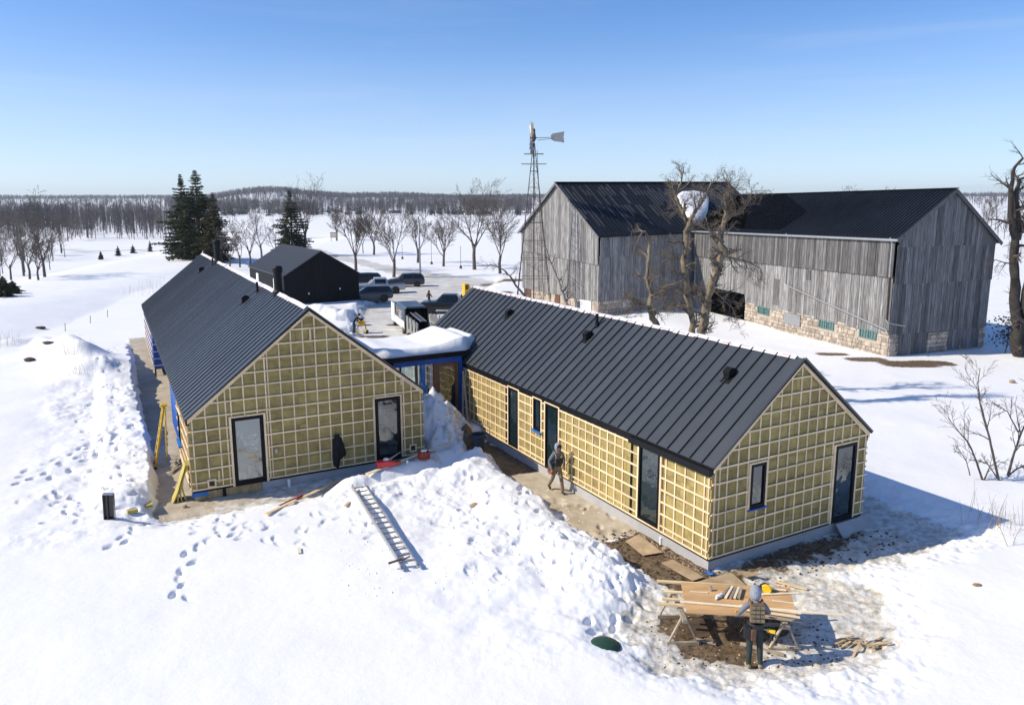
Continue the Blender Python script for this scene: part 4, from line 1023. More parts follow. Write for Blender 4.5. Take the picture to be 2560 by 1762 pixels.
# ------------------------------------------------------------------ trees
def rdir(r, d, ang):
    d = Vector(d).normalized(); x = d.orthogonal().normalized(); y = d.cross(x); a = r.uniform(0, 2*math.pi)
    return (d*math.cos(ang)+(x*math.cos(a)+y*math.sin(a))*math.sin(ang)).normalized()
def branch(r, tr, cr, p, d, L, rad, lvl, cfg):
    """grows a limb; tr takes wood above cfg['split'] levels, cr the thin stuff"""
    n = cfg['seg'][min(lvl, len(cfg['seg'])-1)]; pts = [Vector(p)]; rs = [rad]; d = Vector(d).normalized(); ds = [d]
    tip = cfg.get('tip', .35)
    for i in range(n):
        d = (d+Vector((r.gauss(0, 1), r.gauss(0, 1), r.gauss(0, 1)))*cfg['kink']+Vector((0, 0, cfg['up'][min(lvl, len(cfg['up'])-1)]))).normalized()
        pts.append(pts[-1]+d*L/n); rs.append(rad*(1-(1-tip)*(i+1)/n)); ds.append(d)
    sides = (7, 5, 4, 3, 3, 3)[min(lvl, 5)]
    (tr if lvl < cfg['split'] else cr).tube(pts, rs, sides, cap=lvl == 0)
    sub_branches(r, tr, cr, pts, rs, ds, L, lvl, cfg)
def sub_branches(r, tr, cr, pts, rs, ds, L, lvl, cfg, t0=None):
    if lvl >= cfg['max']: return
    k = cfg['n'][min(lvl, len(cfg['n'])-1)]; n = len(pts)-1; a0 = cfg['t0'][min(lvl, len(cfg['t0'])-1)] if t0 is None else t0
    for j in range(k):
        t = a0+(1-a0)*(j+r.random())/k; f = min(t*n, n-1e-4); i = int(f); q = pts[i].lerp(pts[i+1], f-i); rr = rs[i]+(rs[i+1]-rs[i])*(f-i)
        nd = rdir(r, ds[i+1], R(r.uniform(*cfg['ang'])))
        ll = L*r.uniform(*cfg['len'])*(1-.45*t if lvl else 1-.2*t); nr = max(cfg['rmin'], min(rr*.9, rr*r.uniform(.45, .7)))
        branch(r, tr, cr, q, nd, ll, nr, lvl+1, cfg)
def tree_obj(name, tr, cr, mats, loc_, label, cat='tree', group=None, rz=0):
    e = empty(name, loc_, rz, label, cat, group); tr.build('trunk', mats[0], e, smooth=True)
    if cr.v: cr.build('crown', mats[1], e)
    return e
MAPLE = dict(seg=(4, 5, 4, 3, 2), kink=.11, up=(.02, .07, .06, .05), split=2, n=(7, 9, 7, 5), t0=(.45, .22, .15, .15), ang=(20, 44), len=(.42, .66), rmin=.021, max=4, tip=.25)
def maple(seed, h, rad, cfg=MAPLE):
    r = random.Random(seed); tr, cr = MB(), MB(); c = dict(cfg)
    pts = [Vector((0, 0, -.4)), Vector((0, 0, .2)), Vector((r.uniform(-.1, .1), 0, h*.16)), Vector((r.uniform(-.15, .15), r.uniform(-.1, .1), h*.28))]
    tr.tube(pts, [rad*1.5, rad*1.1, rad*.95, rad*.85], 8)
    k = r.randint(4, 6)
    for j in range(k):
        a = 2*math.pi*(j+r.random()*.6)/k; d = Vector((math.cos(a)*r.uniform(.25, .75), math.sin(a)*r.uniform(.25, .75), 1))
        q = pts[-2].lerp(pts[-1], r.uniform(.2, 1)); branch(r, tr, cr, q, d, h*r.uniform(.55, .76), rad*.40, 1, c)
    return tr, cr
# row of maples along the drive
for i, (px, py, top, lab) in enumerate(((842, 602, 519, 'bare maple beside the road sign, leftmost in the row along the drive'), (890, 676, 515, 'tall bare tree with many upright stems right behind the black garage'),
        (908, 633, 545, 'slim bare tree behind the many stemmed tree near the garage'), (935, 637, 525, 'bare stubby trunked maple left of the tree behind the parked cars'), (985, 693, 528, 'bare maple with a thick trunk directly behind the parked cars'),
        (1045, 657, 525, 'bare maple just behind the light grey utility pole'), (1109, 666, 544, 'small bare maple between the utility pole and the tallest maple'), (1186, 674, 447, 'tallest bare maple of the row, rising above the horizon'),
        (1250, 684, 520, 'bare maple nearest to the windmill and left barn'))):
    p = GT(px, py, -.7); h = atY(px, top, p.y).z-p.z
    cfg = dict(MAPLE)
    if i == 7: cfg.update(ang=(28, 55))
    tr, cr = maple(100+i, h, .10+.012*h if i != 2 else .09, cfg)
    tree_obj('maple_tree', tr, cr, ('bark', 'twig'), p, lab, group='maples along the drive')
# trees with surveyed limbs
def limb_tree(name, depth, base, limbs, seed, cfg, mats, label, group=None, yj=.25, z=None, cat='tree'):
    r = random.Random(seed); b = atY(*base, depth)
    if z is not None: b.z = z
    tr, cr = MB(), MB()
    for li, (pts, r0, r1, dens) in enumerate(limbs):
        y = depth; P = [Vector((0, 0, -.3))] if li == 0 and atY(*pts[0], depth).z > b.z+.4 else []
        for i, (px, py) in enumerate(pts):
            if i: y += r.uniform(-yj, yj)
            P.append(atY(px, py, y)-b)
        Q = [P[0]]
        for a, c in zip(P[:-1], P[1:]):
            for k in (1, 2, 3): Q.append(a.lerp(c, k/3)+Vector((r.gauss(0, 1), r.gauss(0, 1), r.gauss(0, 1)))*(r0+r1)*.12)
        n = len(Q); rs = [(r0+(r1-r0)*i/(n-1))*r.uniform(.88, 1.14) for i in range(n)]
        tr.tube(Q, rs, 8 if r0 > .08 else 6)
        ds = [(Q[min(i+1, n-1)]-Q[max(i-1, 0)]).normalized() for i in range(n)]
        L = sum((Q[i+1]-Q[i]).length for i in range(n-1)); c2 = dict(cfg); c2['n'] = (dens,)+tuple(cfg['n'][1:])
        if dens: sub_branches(r, tr, cr, Q, rs, ds, min(L, cfg.get('Lmax', 4.0)), 0, c2)
    return tree_obj(name, tr, cr, mats, b, label, cat, group)
GN = dict(seg=(4, 4, 3, 3), kink=.19, up=(0, .03, .03, .0), split=1, n=(10, 8, 7, 3), t0=(.1, .15, .1), ang=(30, 72), len=(.40, .75), rmin=.006, max=3, tip=.18, Lmax=1.7)
gm_ = ('bark_gnarled', 'twig_gnarled')
limb_tree('gnarled_tree', 37.5, (1730, 838), [([(1730, 842), (1728, 790), (1716, 740), (1710, 650), (1718, 590), (1722, 556)], 0.172, 0.125, 18), ([(1722, 556), (1700, 520), (1690, 490), (1700, 465), (1707, 440), (1708, 418)], 0.092, 0.020, 13),
    ([(1722, 556), (1733, 535), (1750, 515), (1762, 495), (1772, 470), (1780, 450)], 0.092, 0.020, 11), ([(1716, 560), (1708, 530), (1712, 505), (1730, 490)], 0.059, 0.020, 8), ([(1712, 700), (1680, 712), (1650, 720)], 0.046, 0.013, 8), ([(1712, 650), (1680, 640), (1655, 655)], 0.040, 0.013, 9)],
    31, GN, gm_, 'gnarled bare tree whose fork frames the white snow patch on the roof', 'gnarled trees before the barns', z=.2)
limb_tree('gnarled_tree', 35, (1752, 840), [([(1752, 845), (1762, 790), (1770, 740), (1782, 700), (1795, 660), (1808, 635), (1802, 600)], 0.224, 0.145, 18), ([(1802, 600), (1808, 560), (1815, 530), (1812, 490), (1830, 465)], 0.119, 0.026, 16), ([(1808, 640), (1830, 645), (1870, 655), (1900, 670), (1908, 690)], 0.066, 0.013, 10),
    ([(1806, 560), (1830, 540), (1855, 530), (1875, 500), (1880, 470)], 0.046, 0.012, 12), ([(1798, 620), (1775, 580), (1765, 545)], 0.059, 0.020, 9), ([(1815, 530), (1822, 480), (1826, 440)], 0.040, 0.012, 8), ([(1775, 720), (1800, 740), (1830, 770), (1845, 800)], 0.053, 0.013, 11), ([(1770, 750), (1745, 725), (1715, 718)], 0.059, 0.013, 9)],
    32, GN, gm_, 'stout gnarled bare tree leaning right in front of the barn doorway', 'gnarled trees before the barns', z=.2)
limb_tree('gnarled_tree', 40.5, (1642, 815), [([(1645, 820), (1632, 795), (1622, 770), (1628, 740), (1620, 705), (1616, 690), (1622, 640), (1624, 605), (1611, 580), (1602, 578)], 0.172, 0.053, 10), ([(1622, 770), (1600, 755), (1580, 745), (1570, 750)], 0.079, 0.026, 11), ([(1626, 740), (1650, 735), (1670, 730)], 0.053, 0.020, 10),
    ([(1618, 700), (1640, 690), (1665, 690)], 0.033, 0.013, 4), ([(1606, 580), (1590, 610), (1580, 640)], 0.026, 0.012, 4), ([(1628, 775), (1660, 770), (1690, 755)], 0.059, 0.013, 13), ([(1622, 765), (1590, 775), (1560, 785)], 0.046, 0.013, 11)],
    33, GN, gm_, 'broken topped bare tree with pale snag before the left barn', 'gnarled trees before the barns', z=.2)
BI = dict(GN, n=(7, 5, 4), max=3)
limb_tree('leaning_birch', 63, (1421, 770), [([(1424, 778), (1412, 745), (1402, 725), (1395, 700), (1383, 675), (1372, 645), (1366, 625), (1360, 610)], .17, .05, 6), ([(1366, 625), (1355, 612), (1345, 607)], .04, .012, 7), ([(1402, 725), (1410, 690), (1418, 660)], .06, .02, 4), ([(1372, 650), (1350, 652), (1325, 665)], .04, .01, 7), ([(1412, 740), (1420, 720), (1440, 712)], .05, .015, 6)],
    34, BI, ('bark_pale', 'twig'), 'pale leaning birch standing before the left barn gable', z=0)
limb_tree('fallen_limb_tree', 60, (1318, 745), [([(1322, 752), (1308, 735), (1290, 715), (1275, 690), (1262, 677)], .11, .06, 4), ([(1262, 677), (1245, 668), (1225, 662), (1205, 665)], .05, .015, 9), ([(1275, 690), (1290, 675), (1292, 660)], .04, .012, 6)],
    35, BI, ('bark', 'twig'), 'dark bent limb of a bare tree arching left beside the windmill', z=-.5)
BIG = dict(GN, n=(8, 6, 5), kink=.18, Lmax=2.6)
limb_tree('old_maple', 47.5, (2548, 893), [([(2552, 900), (2546, 870), (2538, 800), (2540, 720), (2538, 640), (2535, 590)], .38, .22, 2), ([(2535, 590), (2526, 540), (2528, 470), (2536, 420), (2560, 395)], .2, .06, 7), ([(2540, 600), (2545, 540), (2540, 480), (2548, 450), (2570, 440)], .2, .06, 8), ([(2555, 890), (2562, 800), (2575, 700), (2570, 600)], .38, .2, 6), ([(2538, 660), (2515, 658), (2490, 650), (2465, 652)], .05, .015, 7), ([(2545, 600), (2560, 560), (2580, 520)], .16, .05, 8)],
    36, BIG, ('bark_dark', 'twig'), 'big bare maple with a thick dark trunk at the right edge', z=.0)
# shrub by the right edge
SH = dict(GN, n=(8, 6, 5), ang=(20, 55), kink=.12, up=(.02, .05, .02, 0), rmin=.006, len=(.35, .55), Lmax=2.4, t0=(.25, .2, .15))
pS = GT(2480, 1200); 
limb_tree('bare_shrub', pS.y, (2480, 1200), [([(2457, 1203), (2440, 1150), (2420, 1105), (2390, 1070), (2370, 1045)], .035, .012, 8), ([(2497, 1200), (2480, 1130), (2470, 1080), (2450, 1010), (2445, 960), (2450, 920)], .045, .01, 11), ([(2520, 1188), (2535, 1130), (2555, 1080), (2580, 1020)], .055, .02, 9), ([(2497, 1200), (2470, 1160), (2445, 1150)], .03, .01, 6),
    ([(2520, 1190), (2545, 1170), (2575, 1160)], .035, .012, 8), ([(2545, 1080), (2520, 1030), (2490, 1010)], .025, .008, 8), ([(2425, 1188), (2415, 1150), (2395, 1120)], .02, .008, 6), ([(2460, 1200), (2475, 1165), (2500, 1150)], .03, .01, 6)],
    37, SH, ('bark', 'twig'), 'leafless thin stemmed shrub in the snow at the right edge', z=pS.z, cat='shrub', yj=.2)
WD = dict(SH, n=(4, 3, 2), rmin=.004, Lmax=1.0)
p = GT(2520, 1365); limb_tree('dry_weed', p.y, (2520, 1365), [([(2520, 1368), (2505, 1330), (2490, 1300), (2478, 1275)], .008, .004, 4), ([(2530, 1370), (2540, 1340), (2555, 1310)], .008, .004, 4), ([(2500, 1420), (2470, 1390), (2450, 1360)], .008, .004, 4)], 38, WD, ('dry_grass', 'dry_grass'), 'dry tan weed stalks at the tip of the house shadow', z=p.z, cat='plant', yj=.1)
# dark leafed sapling by the big maple
def sapling():
    r = random.Random(8); p = atY(2515, 852, 48.5); p.z = .05; e = empty('leafy_sapling', p, 0, 'small sapling with dark withered leaves beside the big maple trunk', 'sapling')
    t = MB(); t.tube([(0, 0, -.1), (.1, 0, .6), (.15, .05, 1.5), (.1, 0, 2.3)], [.04, .035, .02, .01], 5); 
    c = MB()
    for i in range(320):
        q = Vector((r.gauss(0, .45)-.15, r.gauss(0, .4), r.uniform(.5, 2.5))); a = rdir(r, (0, 0, 1), r.uniform(0, 3)); b = a.orthogonal(); c.add([q, q+a*.10+b*.05, q+a*.16, q+a*.10-b*.05], [(0, 1, 2, 3)])
    for i in range(14): q = Vector((.12, 0, r.uniform(.4, 1.8))); t.tube([q, q+Vector((r.gauss(0, .4), r.gauss(0, .4), .5))], [.012, .005], 3)
    t.build('trunk', 'bark', e); c.build('crown', 'conifer_far', e)
sapling()

# ---- spruces
def spruce(seed, h, w, dens=1.0, brown=0.0):
    r = random.Random(seed); tr, cr = MB(), MB(); tr.tube([(0, 0, -.5), (0, 0, h*.5), (0, 0, h*.98)], [.018*h+.03, .010*h+.02, .01], 7)
    z = h*.05; step = .034*h/dens**.5
    lob = [r.uniform(.6, 1.3) for _ in range(9)]
    while z < h:
        t = z/h; rad = w*min(1, 1.45*(1-t))**.85*(.80+.20*math.sin(t*23+seed))*r.uniform(.8, 1.15)+.05; k = max(4, int((5+6*(1-t))*dens))
        for j in range(k):
            a = 2*math.pi*(j+r.random())/k; L = rad*r.uniform(.6, 1.15)*lob[int(a/6.2832*9) % 9]; d = Vector((math.cos(a), math.sin(a), 0)); droop = r.uniform(.12, .38)*(1-t)-.25*t
            tr.tube([(0, 0, z), d*L*.6+Vector((0, 0, z-droop*L*.4)), d*L+Vector((0, 0, z-droop*L*.6))], [.012+.004*L, .01, .005], 3, cap=False)
            m = max(3, int(L/(.017*h)*dens))
            for i in range(m):
                s = .25+.75*(i+r.random())/m; q = d*L*s+Vector((0, 0, z-droop*L*s*.6)); sz = (.028*h+.08)*(1.1-.4*s)*(.4+.6*min(1, 3.2*(1-t)))
                for _ in range(6):
                    dd = (d*r.uniform(.2, 1)+Vector((r.gauss(0, .6), r.gauss(0, .6), r.uniform(-.75, .30)))).normalized(); sd = dd.cross(Vector((r.gauss(0, .5), r.gauss(0, .5), 1))).normalized()*sz*.40
                    cr.add([q-sd*.5, q+dd*sz*.6+sd*.7, q+dd*sz*1.25, q+dd*sz*.5-sd*.8], [(0, 1, 2, 3)])
        z += step*r.uniform(.8, 1.2)*(1 if t < .85 else .6)
    return tr, cr
def place_spruce(px, py, toppy, w, seed, label, mats=('bark', 'needles'), z0=-.6, dens=1.0, group=None, off=None, topx=None):
    p = GT(px, py, z0)
    if off: p.y += off
    h = atY(px, toppy, p.y).z-p.z; p = Vector((atY(px, py, p.y).x, p.y, float(H(np.array([p.x]), np.array([p.y]))[0])))
    tr, cr = spruce(seed, h, w, dens); e = tree_obj('spruce_tree', tr, cr, mats, p, label, group=group)
    return e
place_spruce(466, 648, 433, 4.7, 3, 'dark spruce with a bare spire, left half of the big evergreen pair', dens=1.15)
place_spruce(503, 650, 424, 5.0, 5, 'tallest dark spruce, right half of the big evergreen pair', dens=1.2)
place_spruce(543, 655, 480, 3.9, 7, 'olive green cedar like evergreen leaning on the tall spruce pair', mats=('bark', 'needles_brown'), dens=1.15)
place_spruce(732, 640, 472, 4.8, 9, 'single spruce with browned upper branches behind the garage roof', mats=('bark', 'needles'), dens=1.1)
for i, (px, py, tp, w_, lab) in enumerate(((253, 649, 628, .95, 'tiny spruce seedling, leftmost of the four on the snowy crest'), (296, 640, 615, 1.05, 'tiny spruce seedling, second from left on the snowy crest'), (333, 633, 612, .95, 'tiny spruce seedling, third from left on the snowy crest'), (376, 629, 602, 1.05, 'tiny spruce seedling, rightmost of the four near the big spruces'),
        (11, 741, 690, 1.25, 'rounded green young spruce at the left edge of the field'), (34, 734, 702, .95, 'small pointed spruce right beside the rounded one'))):
    p = GT(px, py, 0); h = max(.6, atY(px, tp, p.y).z-p.z); tr, cr = spruce(60+i, h, w_, .8); tree_obj('young_spruce', tr, cr, ('bark', 'needles_young'), p, lab, group='young spruces in the snow')
# bare trees between the spruces
CL = dict(MAPLE, kink=.16, ang=(25, 55), n=(6, 6, 5, 3))
for i, (px, py, tp, sd, mt, lab) in enumerate(((626, 662, 535, 1, ('bark', 'twig'), 'bare pollarded tree with a stout trunk left of the garage'), (655, 655, 495, 2, ('bark_pale', 'twig'), 'pale barked bare birch between spruces and garage'), (600, 668, 560, 3, ('bark', 'twig'), 'wide low bare tree with arching limbs below the tall spruces'),
        (575, 672, 575, 4, ('bark', 'twig'), 'scrubby bare tree closest to the big spruce trunks'), (765, 640, 432, 5, ('bark', 'twig'), 'tall thin bare tree rising right behind the single spruce'), (690, 650, 560, 6, ('bark', 'twig'), 'bare scrub tree in front of the single spruce'))):
    p = GT(px, py, -.6); h = atY(px, tp, p.y).z-p.z; tr, cr = maple(140+i, h, .07+.010*h, CL); tree_obj('bare_tree', tr, cr, mt, p, lab, group='bare trees by the garage')
# bare trees of the left slope
TL = [(0, 690, 560), (28, 700, 545), (60, 690, 535), (96, 700, 545), (75, 698, 560), (112, 692, 532), (130, 640, 560), (155, 632, 575), (170, 602, 540), (180, 600, 545), (45, 640, 540), (15, 630, 530), (90, 640, 535), (62, 650, 540), (5, 655, 560)]
lab_ = ['bare tree cut by the left picture edge on the slope', 'bushy brown bare tree on the left slope, near the edge', 'bare tree leaning left on the left slope', 'forked dark bare tree standing lowest on the left slope', 'thin leaning trunk beside the forked dark tree', 'bare tree with spread crown right of the forked tree', 'small bare tree on the upper left slope', 'low bare bush tree right of the left slope group']
for i, (px, py, tp) in enumerate(TL):
    p = GT(px, py, -2); h = max(4, (atY(px, tp-18, p.y).z-p.z)*(.55+.6*((i*37) % 11)/10)); tr, cr = maple(170+i, h, .07+.010*h, dict(CL, kink=.15+.03*(i % 3), rmin=.026, ang=(25, 60))); tree_obj('bare_tree', tr, cr, ('bark', 'twig'), p, lab_[i] if i < 8 else ('bare tree with thin upright limbs highest on the left slope', 'slender bare tree beside the highest one on the left slope', 'bare tree far down the left slope near the wood', 'bare tree at the left edge farthest down the slope', 'bare tree behind the forked dark tree on the slope', 'bare tree between the edge and the forked tree, farther back', 'low bare tree at the very left edge behind the others')[i-8], group='bare trees on the left slope')
# scrub on the crest by the spruces
p = GT(385, 593, -1); limb_tree('bare_bush', p.y, (385, 593), [([(375, 594), (368, 575), (362, 560)], .06, .02, 5), ([(380, 594), (382, 570), (384, 560)], .06, .02, 5), ([(385, 594), (395, 575), (405, 562)], .06, .02, 5), ([(345, 592), (338, 580), (330, 572)], .05, .02, 4)], 39, dict(SH, rmin=.015, Lmax=3), ('bark', 'twig'), 'sprawling bare bush on the snow left of the spruces', z=p.z, cat='bush')

# ------------------------------------------------------------------ woods
def cheap_tree(seed, ntw=46, tw=.0065, sp=.085):
    r = random.Random(seed); mb = MB(); mb.tube([(0, 0, -.05), (r.uniform(-.01, .01), 0, .45), (r.uniform(-.03, .03), 0, .95)], [.016, .011, .003], 3, cap=False)
    for i in range(ntw):
        z = r.uniform(.28, .92); d = Vector((r.gauss(0, .5), r.gauss(0, .5), r.uniform(.45, 1.3))).normalized(); L = r.uniform(.10, .30)*(1.15-z*.6); q = Vector((0, 0, z)) if i < 16 else Vector((r.gauss(0, sp), r.gauss(0, sp), z)); s = d.orthogonal().normalized()*(tw if i < 16 else tw*.8)
        mb.add([q-s, q+s, q+d*L], [(0, 1, 2)])
    return mb
def conifer_cheap(seed):
    r = random.Random(seed); mb = MB(); mb.tube([(0, 0, -.05), (0, 0, .9)], [.02, .005], 3, cap=False)
    for i in range(60):
        z = r.uniform(.1, .98); a = r.uniform(0, 6.283); L = .24*(1-z)+.03; d = Vector((math.cos(a), math.sin(a), -.35)); q = Vector((0, 0, z)); s = Vector((-d.y, d.x, 0))*L*.35
        mb.add([q, q+d*L+s, q+d*L*1.1, q+d*L-s], [(0, 1, 2, 3)])
    return mb
CT = [cheap_tree(k) for k in range(6)]; CN = [conifer_cheap(k+50) for k in range(3)]
def forest(name, spots, label, mat, temps, seed, hr=(11, 17)):
    r = np.random.default_rng(seed); V = []; Fq = []; Ft = []; off = 0
    arr = [(np.array(t.v), t.f) for t in temps]
    vs = []; fs = []
    for (x, y) in spots:
        v, f = arr[r.integers(len(arr))]; h = r.uniform(*hr); a = r.uniform(0, 6.283); w_ = h*r.uniform(.85, 1.25); c, s = math.cos(a), math.sin(a)
        p = np.stack([v[:, 0]*c-v[:, 1]*s, v[:, 0]*s+v[:, 1]*c, v[:, 2]], 1)*[w_, w_, h]; vs.append(p+[x, y, 0]); fs += [tuple(i+off for i in q) for q in f]; off += len(v)
    V = np.concatenate(vs)
    xs = np.array([s_[0] for s_ in spots]); ys = np.array([s_[1] for s_ in spots]); hz = H(xs, ys)
    k = 0
    for i, q in enumerate(vs): V[k:k+len(q), 2] += hz[i]; k += len(q)
    me = bpy.data.meshes.new(name); me.from_pydata(V.tolist(), [], fs); me.materials.append(MATS[mat]); me.update()
    o = link(name, me); return tag(o, label, name.replace('_', ' ') if False else 'woods', kind='stuff')
rng = random.Random(77)
def spots_px(x0, x1, d0, d1, n, ok=None):
    out = []
    while len(out) < n:
        px = rng.uniform(x0, x1); d = rng.uniform(d0, d1); x = (px-1277)/F_PX*d*1.0; 
        if ok is None or ok(px, d): out.append((x, d))
    return out
# nearest edge of the left wood: trunks one can tell apart
tmeshes = [t.mesh('wood_edge_tree', 'wood_far') for t in [cheap_tree(k+20, 70) for k in range(6)]]
for i, (x, y) in enumerate(spots_px(-20, 445, 345, 400, 110)):
    z = float(H(np.array([x]), np.array([y]))[0]); o = link('wood_edge_tree', tmeshes[i % 6], None, (x, y, z), (0, 0, rng.uniform(0, 6))); h = rng.uniform(8, 13.5); o.scale = (h*1.1, h*1.1, h)
    tag(o, 'slim bare trunked tree at the near edge of the left wood', 'tree', 'trees at the edge of the left wood')
for i, (x, y) in enumerate(spots_px(-20, 175, 170, 330, 14)):
    z = float(H(np.array([x]), np.array([y]))[0]); o = link('slope_tree', tmeshes[i % 6], None, (x, y, z), (0, 0, rng.uniform(0, 6))); h = rng.uniform(6, 9); o.scale = (h*1.3, h*1.3, h)
    tag(o, 'small bare tree on the low ground before the left wood', 'tree', 'scattered bare trees before the left wood')
forest('left_wood', spots_px(-60, 450, 395, 640, 850), 'grey brown leafless wood filling the left background', 'wood_far', CT, 1, (10, 14.5))
forest('left_wood_conifers', spots_px(-40, 200, 420, 600, 26), 'dark conifers scattered through the left wood', 'conifer_far', CN, 2, (12, 18))
forest('middle_wood', spots_px(440, 1330, 720, 1150, 1300, lambda px, d: vnoise(np.array([px/60.]), np.array([d/90.]), 3)[0] > -.16), 'leafless woods behind the open snow field', 'wood_far', [cheap_tree(k+90, 50, .010, .11) for k in range(5)], 3, (11, 18))
forest('middle_wood_conifers', spots_px(440, 1330, 760, 1150, 260, lambda px, d: vnoise(np.array([px/50.]), np.array([d/80.]), 8)[0] > .05), 'dark conifer clumps among the middle woods', 'conifer_far', CN, 4, (10, 15))
forest('hill_woods', spots_px(-60, 2700, 2000, 2900, 8000)+spots_px(-60, 2700, 1200, 2100, 4000, lambda px, d: vnoise(np.array([px/80.]), np.array([d/120.]), 13)[0] > -.30), 'far wooded hills along the horizon', 'wood_far', [cheap_tree(k+70, 22, .034, .2) for k in range(4)], 5, (10, 15))
forest('near_hill_woods', spots_px(430, 1330, 1300, 1950, 3600, lambda px, d: vnoise(np.array([px/45.]), np.array([d/90.]), 23)[0] > -.30), 'leafless woods covering the low hills left of the windmill', 'wood_far', [cheap_tree(k+170, 22, .034, .2) for k in range(4)], 9, (9, 14))
forest('right_thicket', spots_px(2440, 2700, 210, 300, 60), 'brown leafless thicket behind the right barn', 'wood_far', CT, 6, (5, 8))
forest('right_hedge', spots_px(2500, 2650, 140, 150, 26), 'low tangled bare hedge in the right field', 'wood_far', CT, 7, (2, 4))
for px, d, h, lab in ((2105, 190, 13, 'bare treetop showing over the right barn ridge, left one'), (2190, 200, 12.5, 'bare treetop showing over the right barn ridge, right one'), (2455, 230, 11.5, 'bare tree rising from the thicket beyond the right barn')):
    x = (px-1277)/F_PX*d; z = float(H(np.array([x]), np.array([float(d)]))[0]); tr, cr = maple(200+px, h, .2, MAPLE); tree_obj('bare_tree', tr, cr, ('bark', 'twig'), (x, d, z), lab, group='bare trees beyond the right barn')
# ------------------------------------------------------------------ people
def hand(J, Ed, side, w, d, mat='skin', curl=.5):
    """palm and five fingers hanging from wrist joint w along direction d"""
    wp = Vector(J[w][:3]); d = Vector(d).normalized(); ac = d.cross(Vector((0, 1, .2))).normalized()*side; fr = ac.cross(d).normalized()
    k = w+'_palm'; J[k] = (*(wp+d*.075), .034, mat); Ed.append((w, k))
    for i, (o, l) in enumerate(((-.030, .070), (-.010, .082), (.011, .078), (.030, .060))):
        a = wp+d*.095+ac*o; b = a+d*l*.5+fr*l*.1*curl; c = b+d*l*.4+fr*l*.45*curl
        for q, pt, r in (('a', a, .0105), ('b', b, .0095), ('c', c, .008)): J[f'{k}{i}{q}'] = (*pt, r, mat)
        Ed += [(k, f'{k}{i}a'), (f'{k}{i}a', f'{k}{i}b'), (f'{k}{i}b', f'{k}{i}c')]
    a = wp+d*.04-ac*.04+fr*.01; b = a+d*.03-ac*.022+fr*.015
    J[k+'ta'] = (*a, .013, mat); J[k+'tb'] = (*b, .010, mat); Ed += [(k, k+'ta'), (k+'ta', k+'tb')]
def skin_body(J, Ed, root, mats, parent):
    bm = bmesh.new(); ly = bm.verts.layers.skin.verify(); vv = {}
    for k, (x, y, z, r, m) in J.items():
        v = bm.verts.new((x, y, z)); v[ly].radius = (r, r) if not hasattr(r, '__len__') else r; v[ly].use_root = (k == root); vv[k] = v
    for a, b in Ed: bm.edges.new((vv[a], vv[b]))
    me = bpy.data.meshes.new('body_cage'); bm.to_mesh(me); bm.free(); o = bpy.data.objects.new('body_cage', me); C.objects.link(o)
    s = o.modifiers.new('skin', 'SKIN'); s.branch_smoothing = .6; s.use_smooth_shade = True
    q = o.modifiers.new('sub', 'SUBSURF'); q.levels = 2; q.render_levels = 2
    dg = bpy.context.evaluated_depsgraph_get(); me2 = bpy.data.meshes.new_from_object(o.evaluated_get(dg)); bpy.data.objects.remove(o); bpy.data.meshes.remove(me)
    me2.name = 'body'; me2.materials.clear()
    for m in mats: me2.materials.append(MATS[m])
    P = []; T = []
    for a, b in Ed:
        A, B = Vector(J[a][:3]), Vector(J[b][:3])
        for t in (0, .2, .4, .6, .8, 1): P.append(A.lerp(B, t)); T.append(mats.index(J[b][4] if t > .35 else J[a][4]))
    P = np.array([tuple(p) for p in P]); n = len(me2.polygons); ce = np.empty(n*3); me2.polygons.foreach_get('center', ce); ce = ce.reshape(-1, 3)
    idx = ((ce[:, None, :]-P[None])**2).sum(-1).argmin(1); me2.polygons.foreach_set('material_index', np.array(T)[idx].astype(np.int32)); me2.polygons.foreach_set('use_smooth', np.ones(n, bool)); me2.update()
    return link('body', me2, parent)
def ball(r, c, sc=(1, 1, 1), n=14, m=10):
    mb = MB(); vs = []; 
    for i in range(m+1):
        t = math.pi*i/m
        for j in range(n): a = 2*math.pi*j/n; vs.append((c[0]+r*sc[0]*math.sin(t)*math.cos(a), c[1]+r*sc[1]*math.sin(t)*math.sin(a), c[2]+r*sc[2]*math.cos(t)))
    mb.add(vs, [(i*n+j, (i+1)*n+j, (i+1)*n+(j+1) % n, i*n+(j+1) % n) for i in range(m) for j in range(n)]); return mb
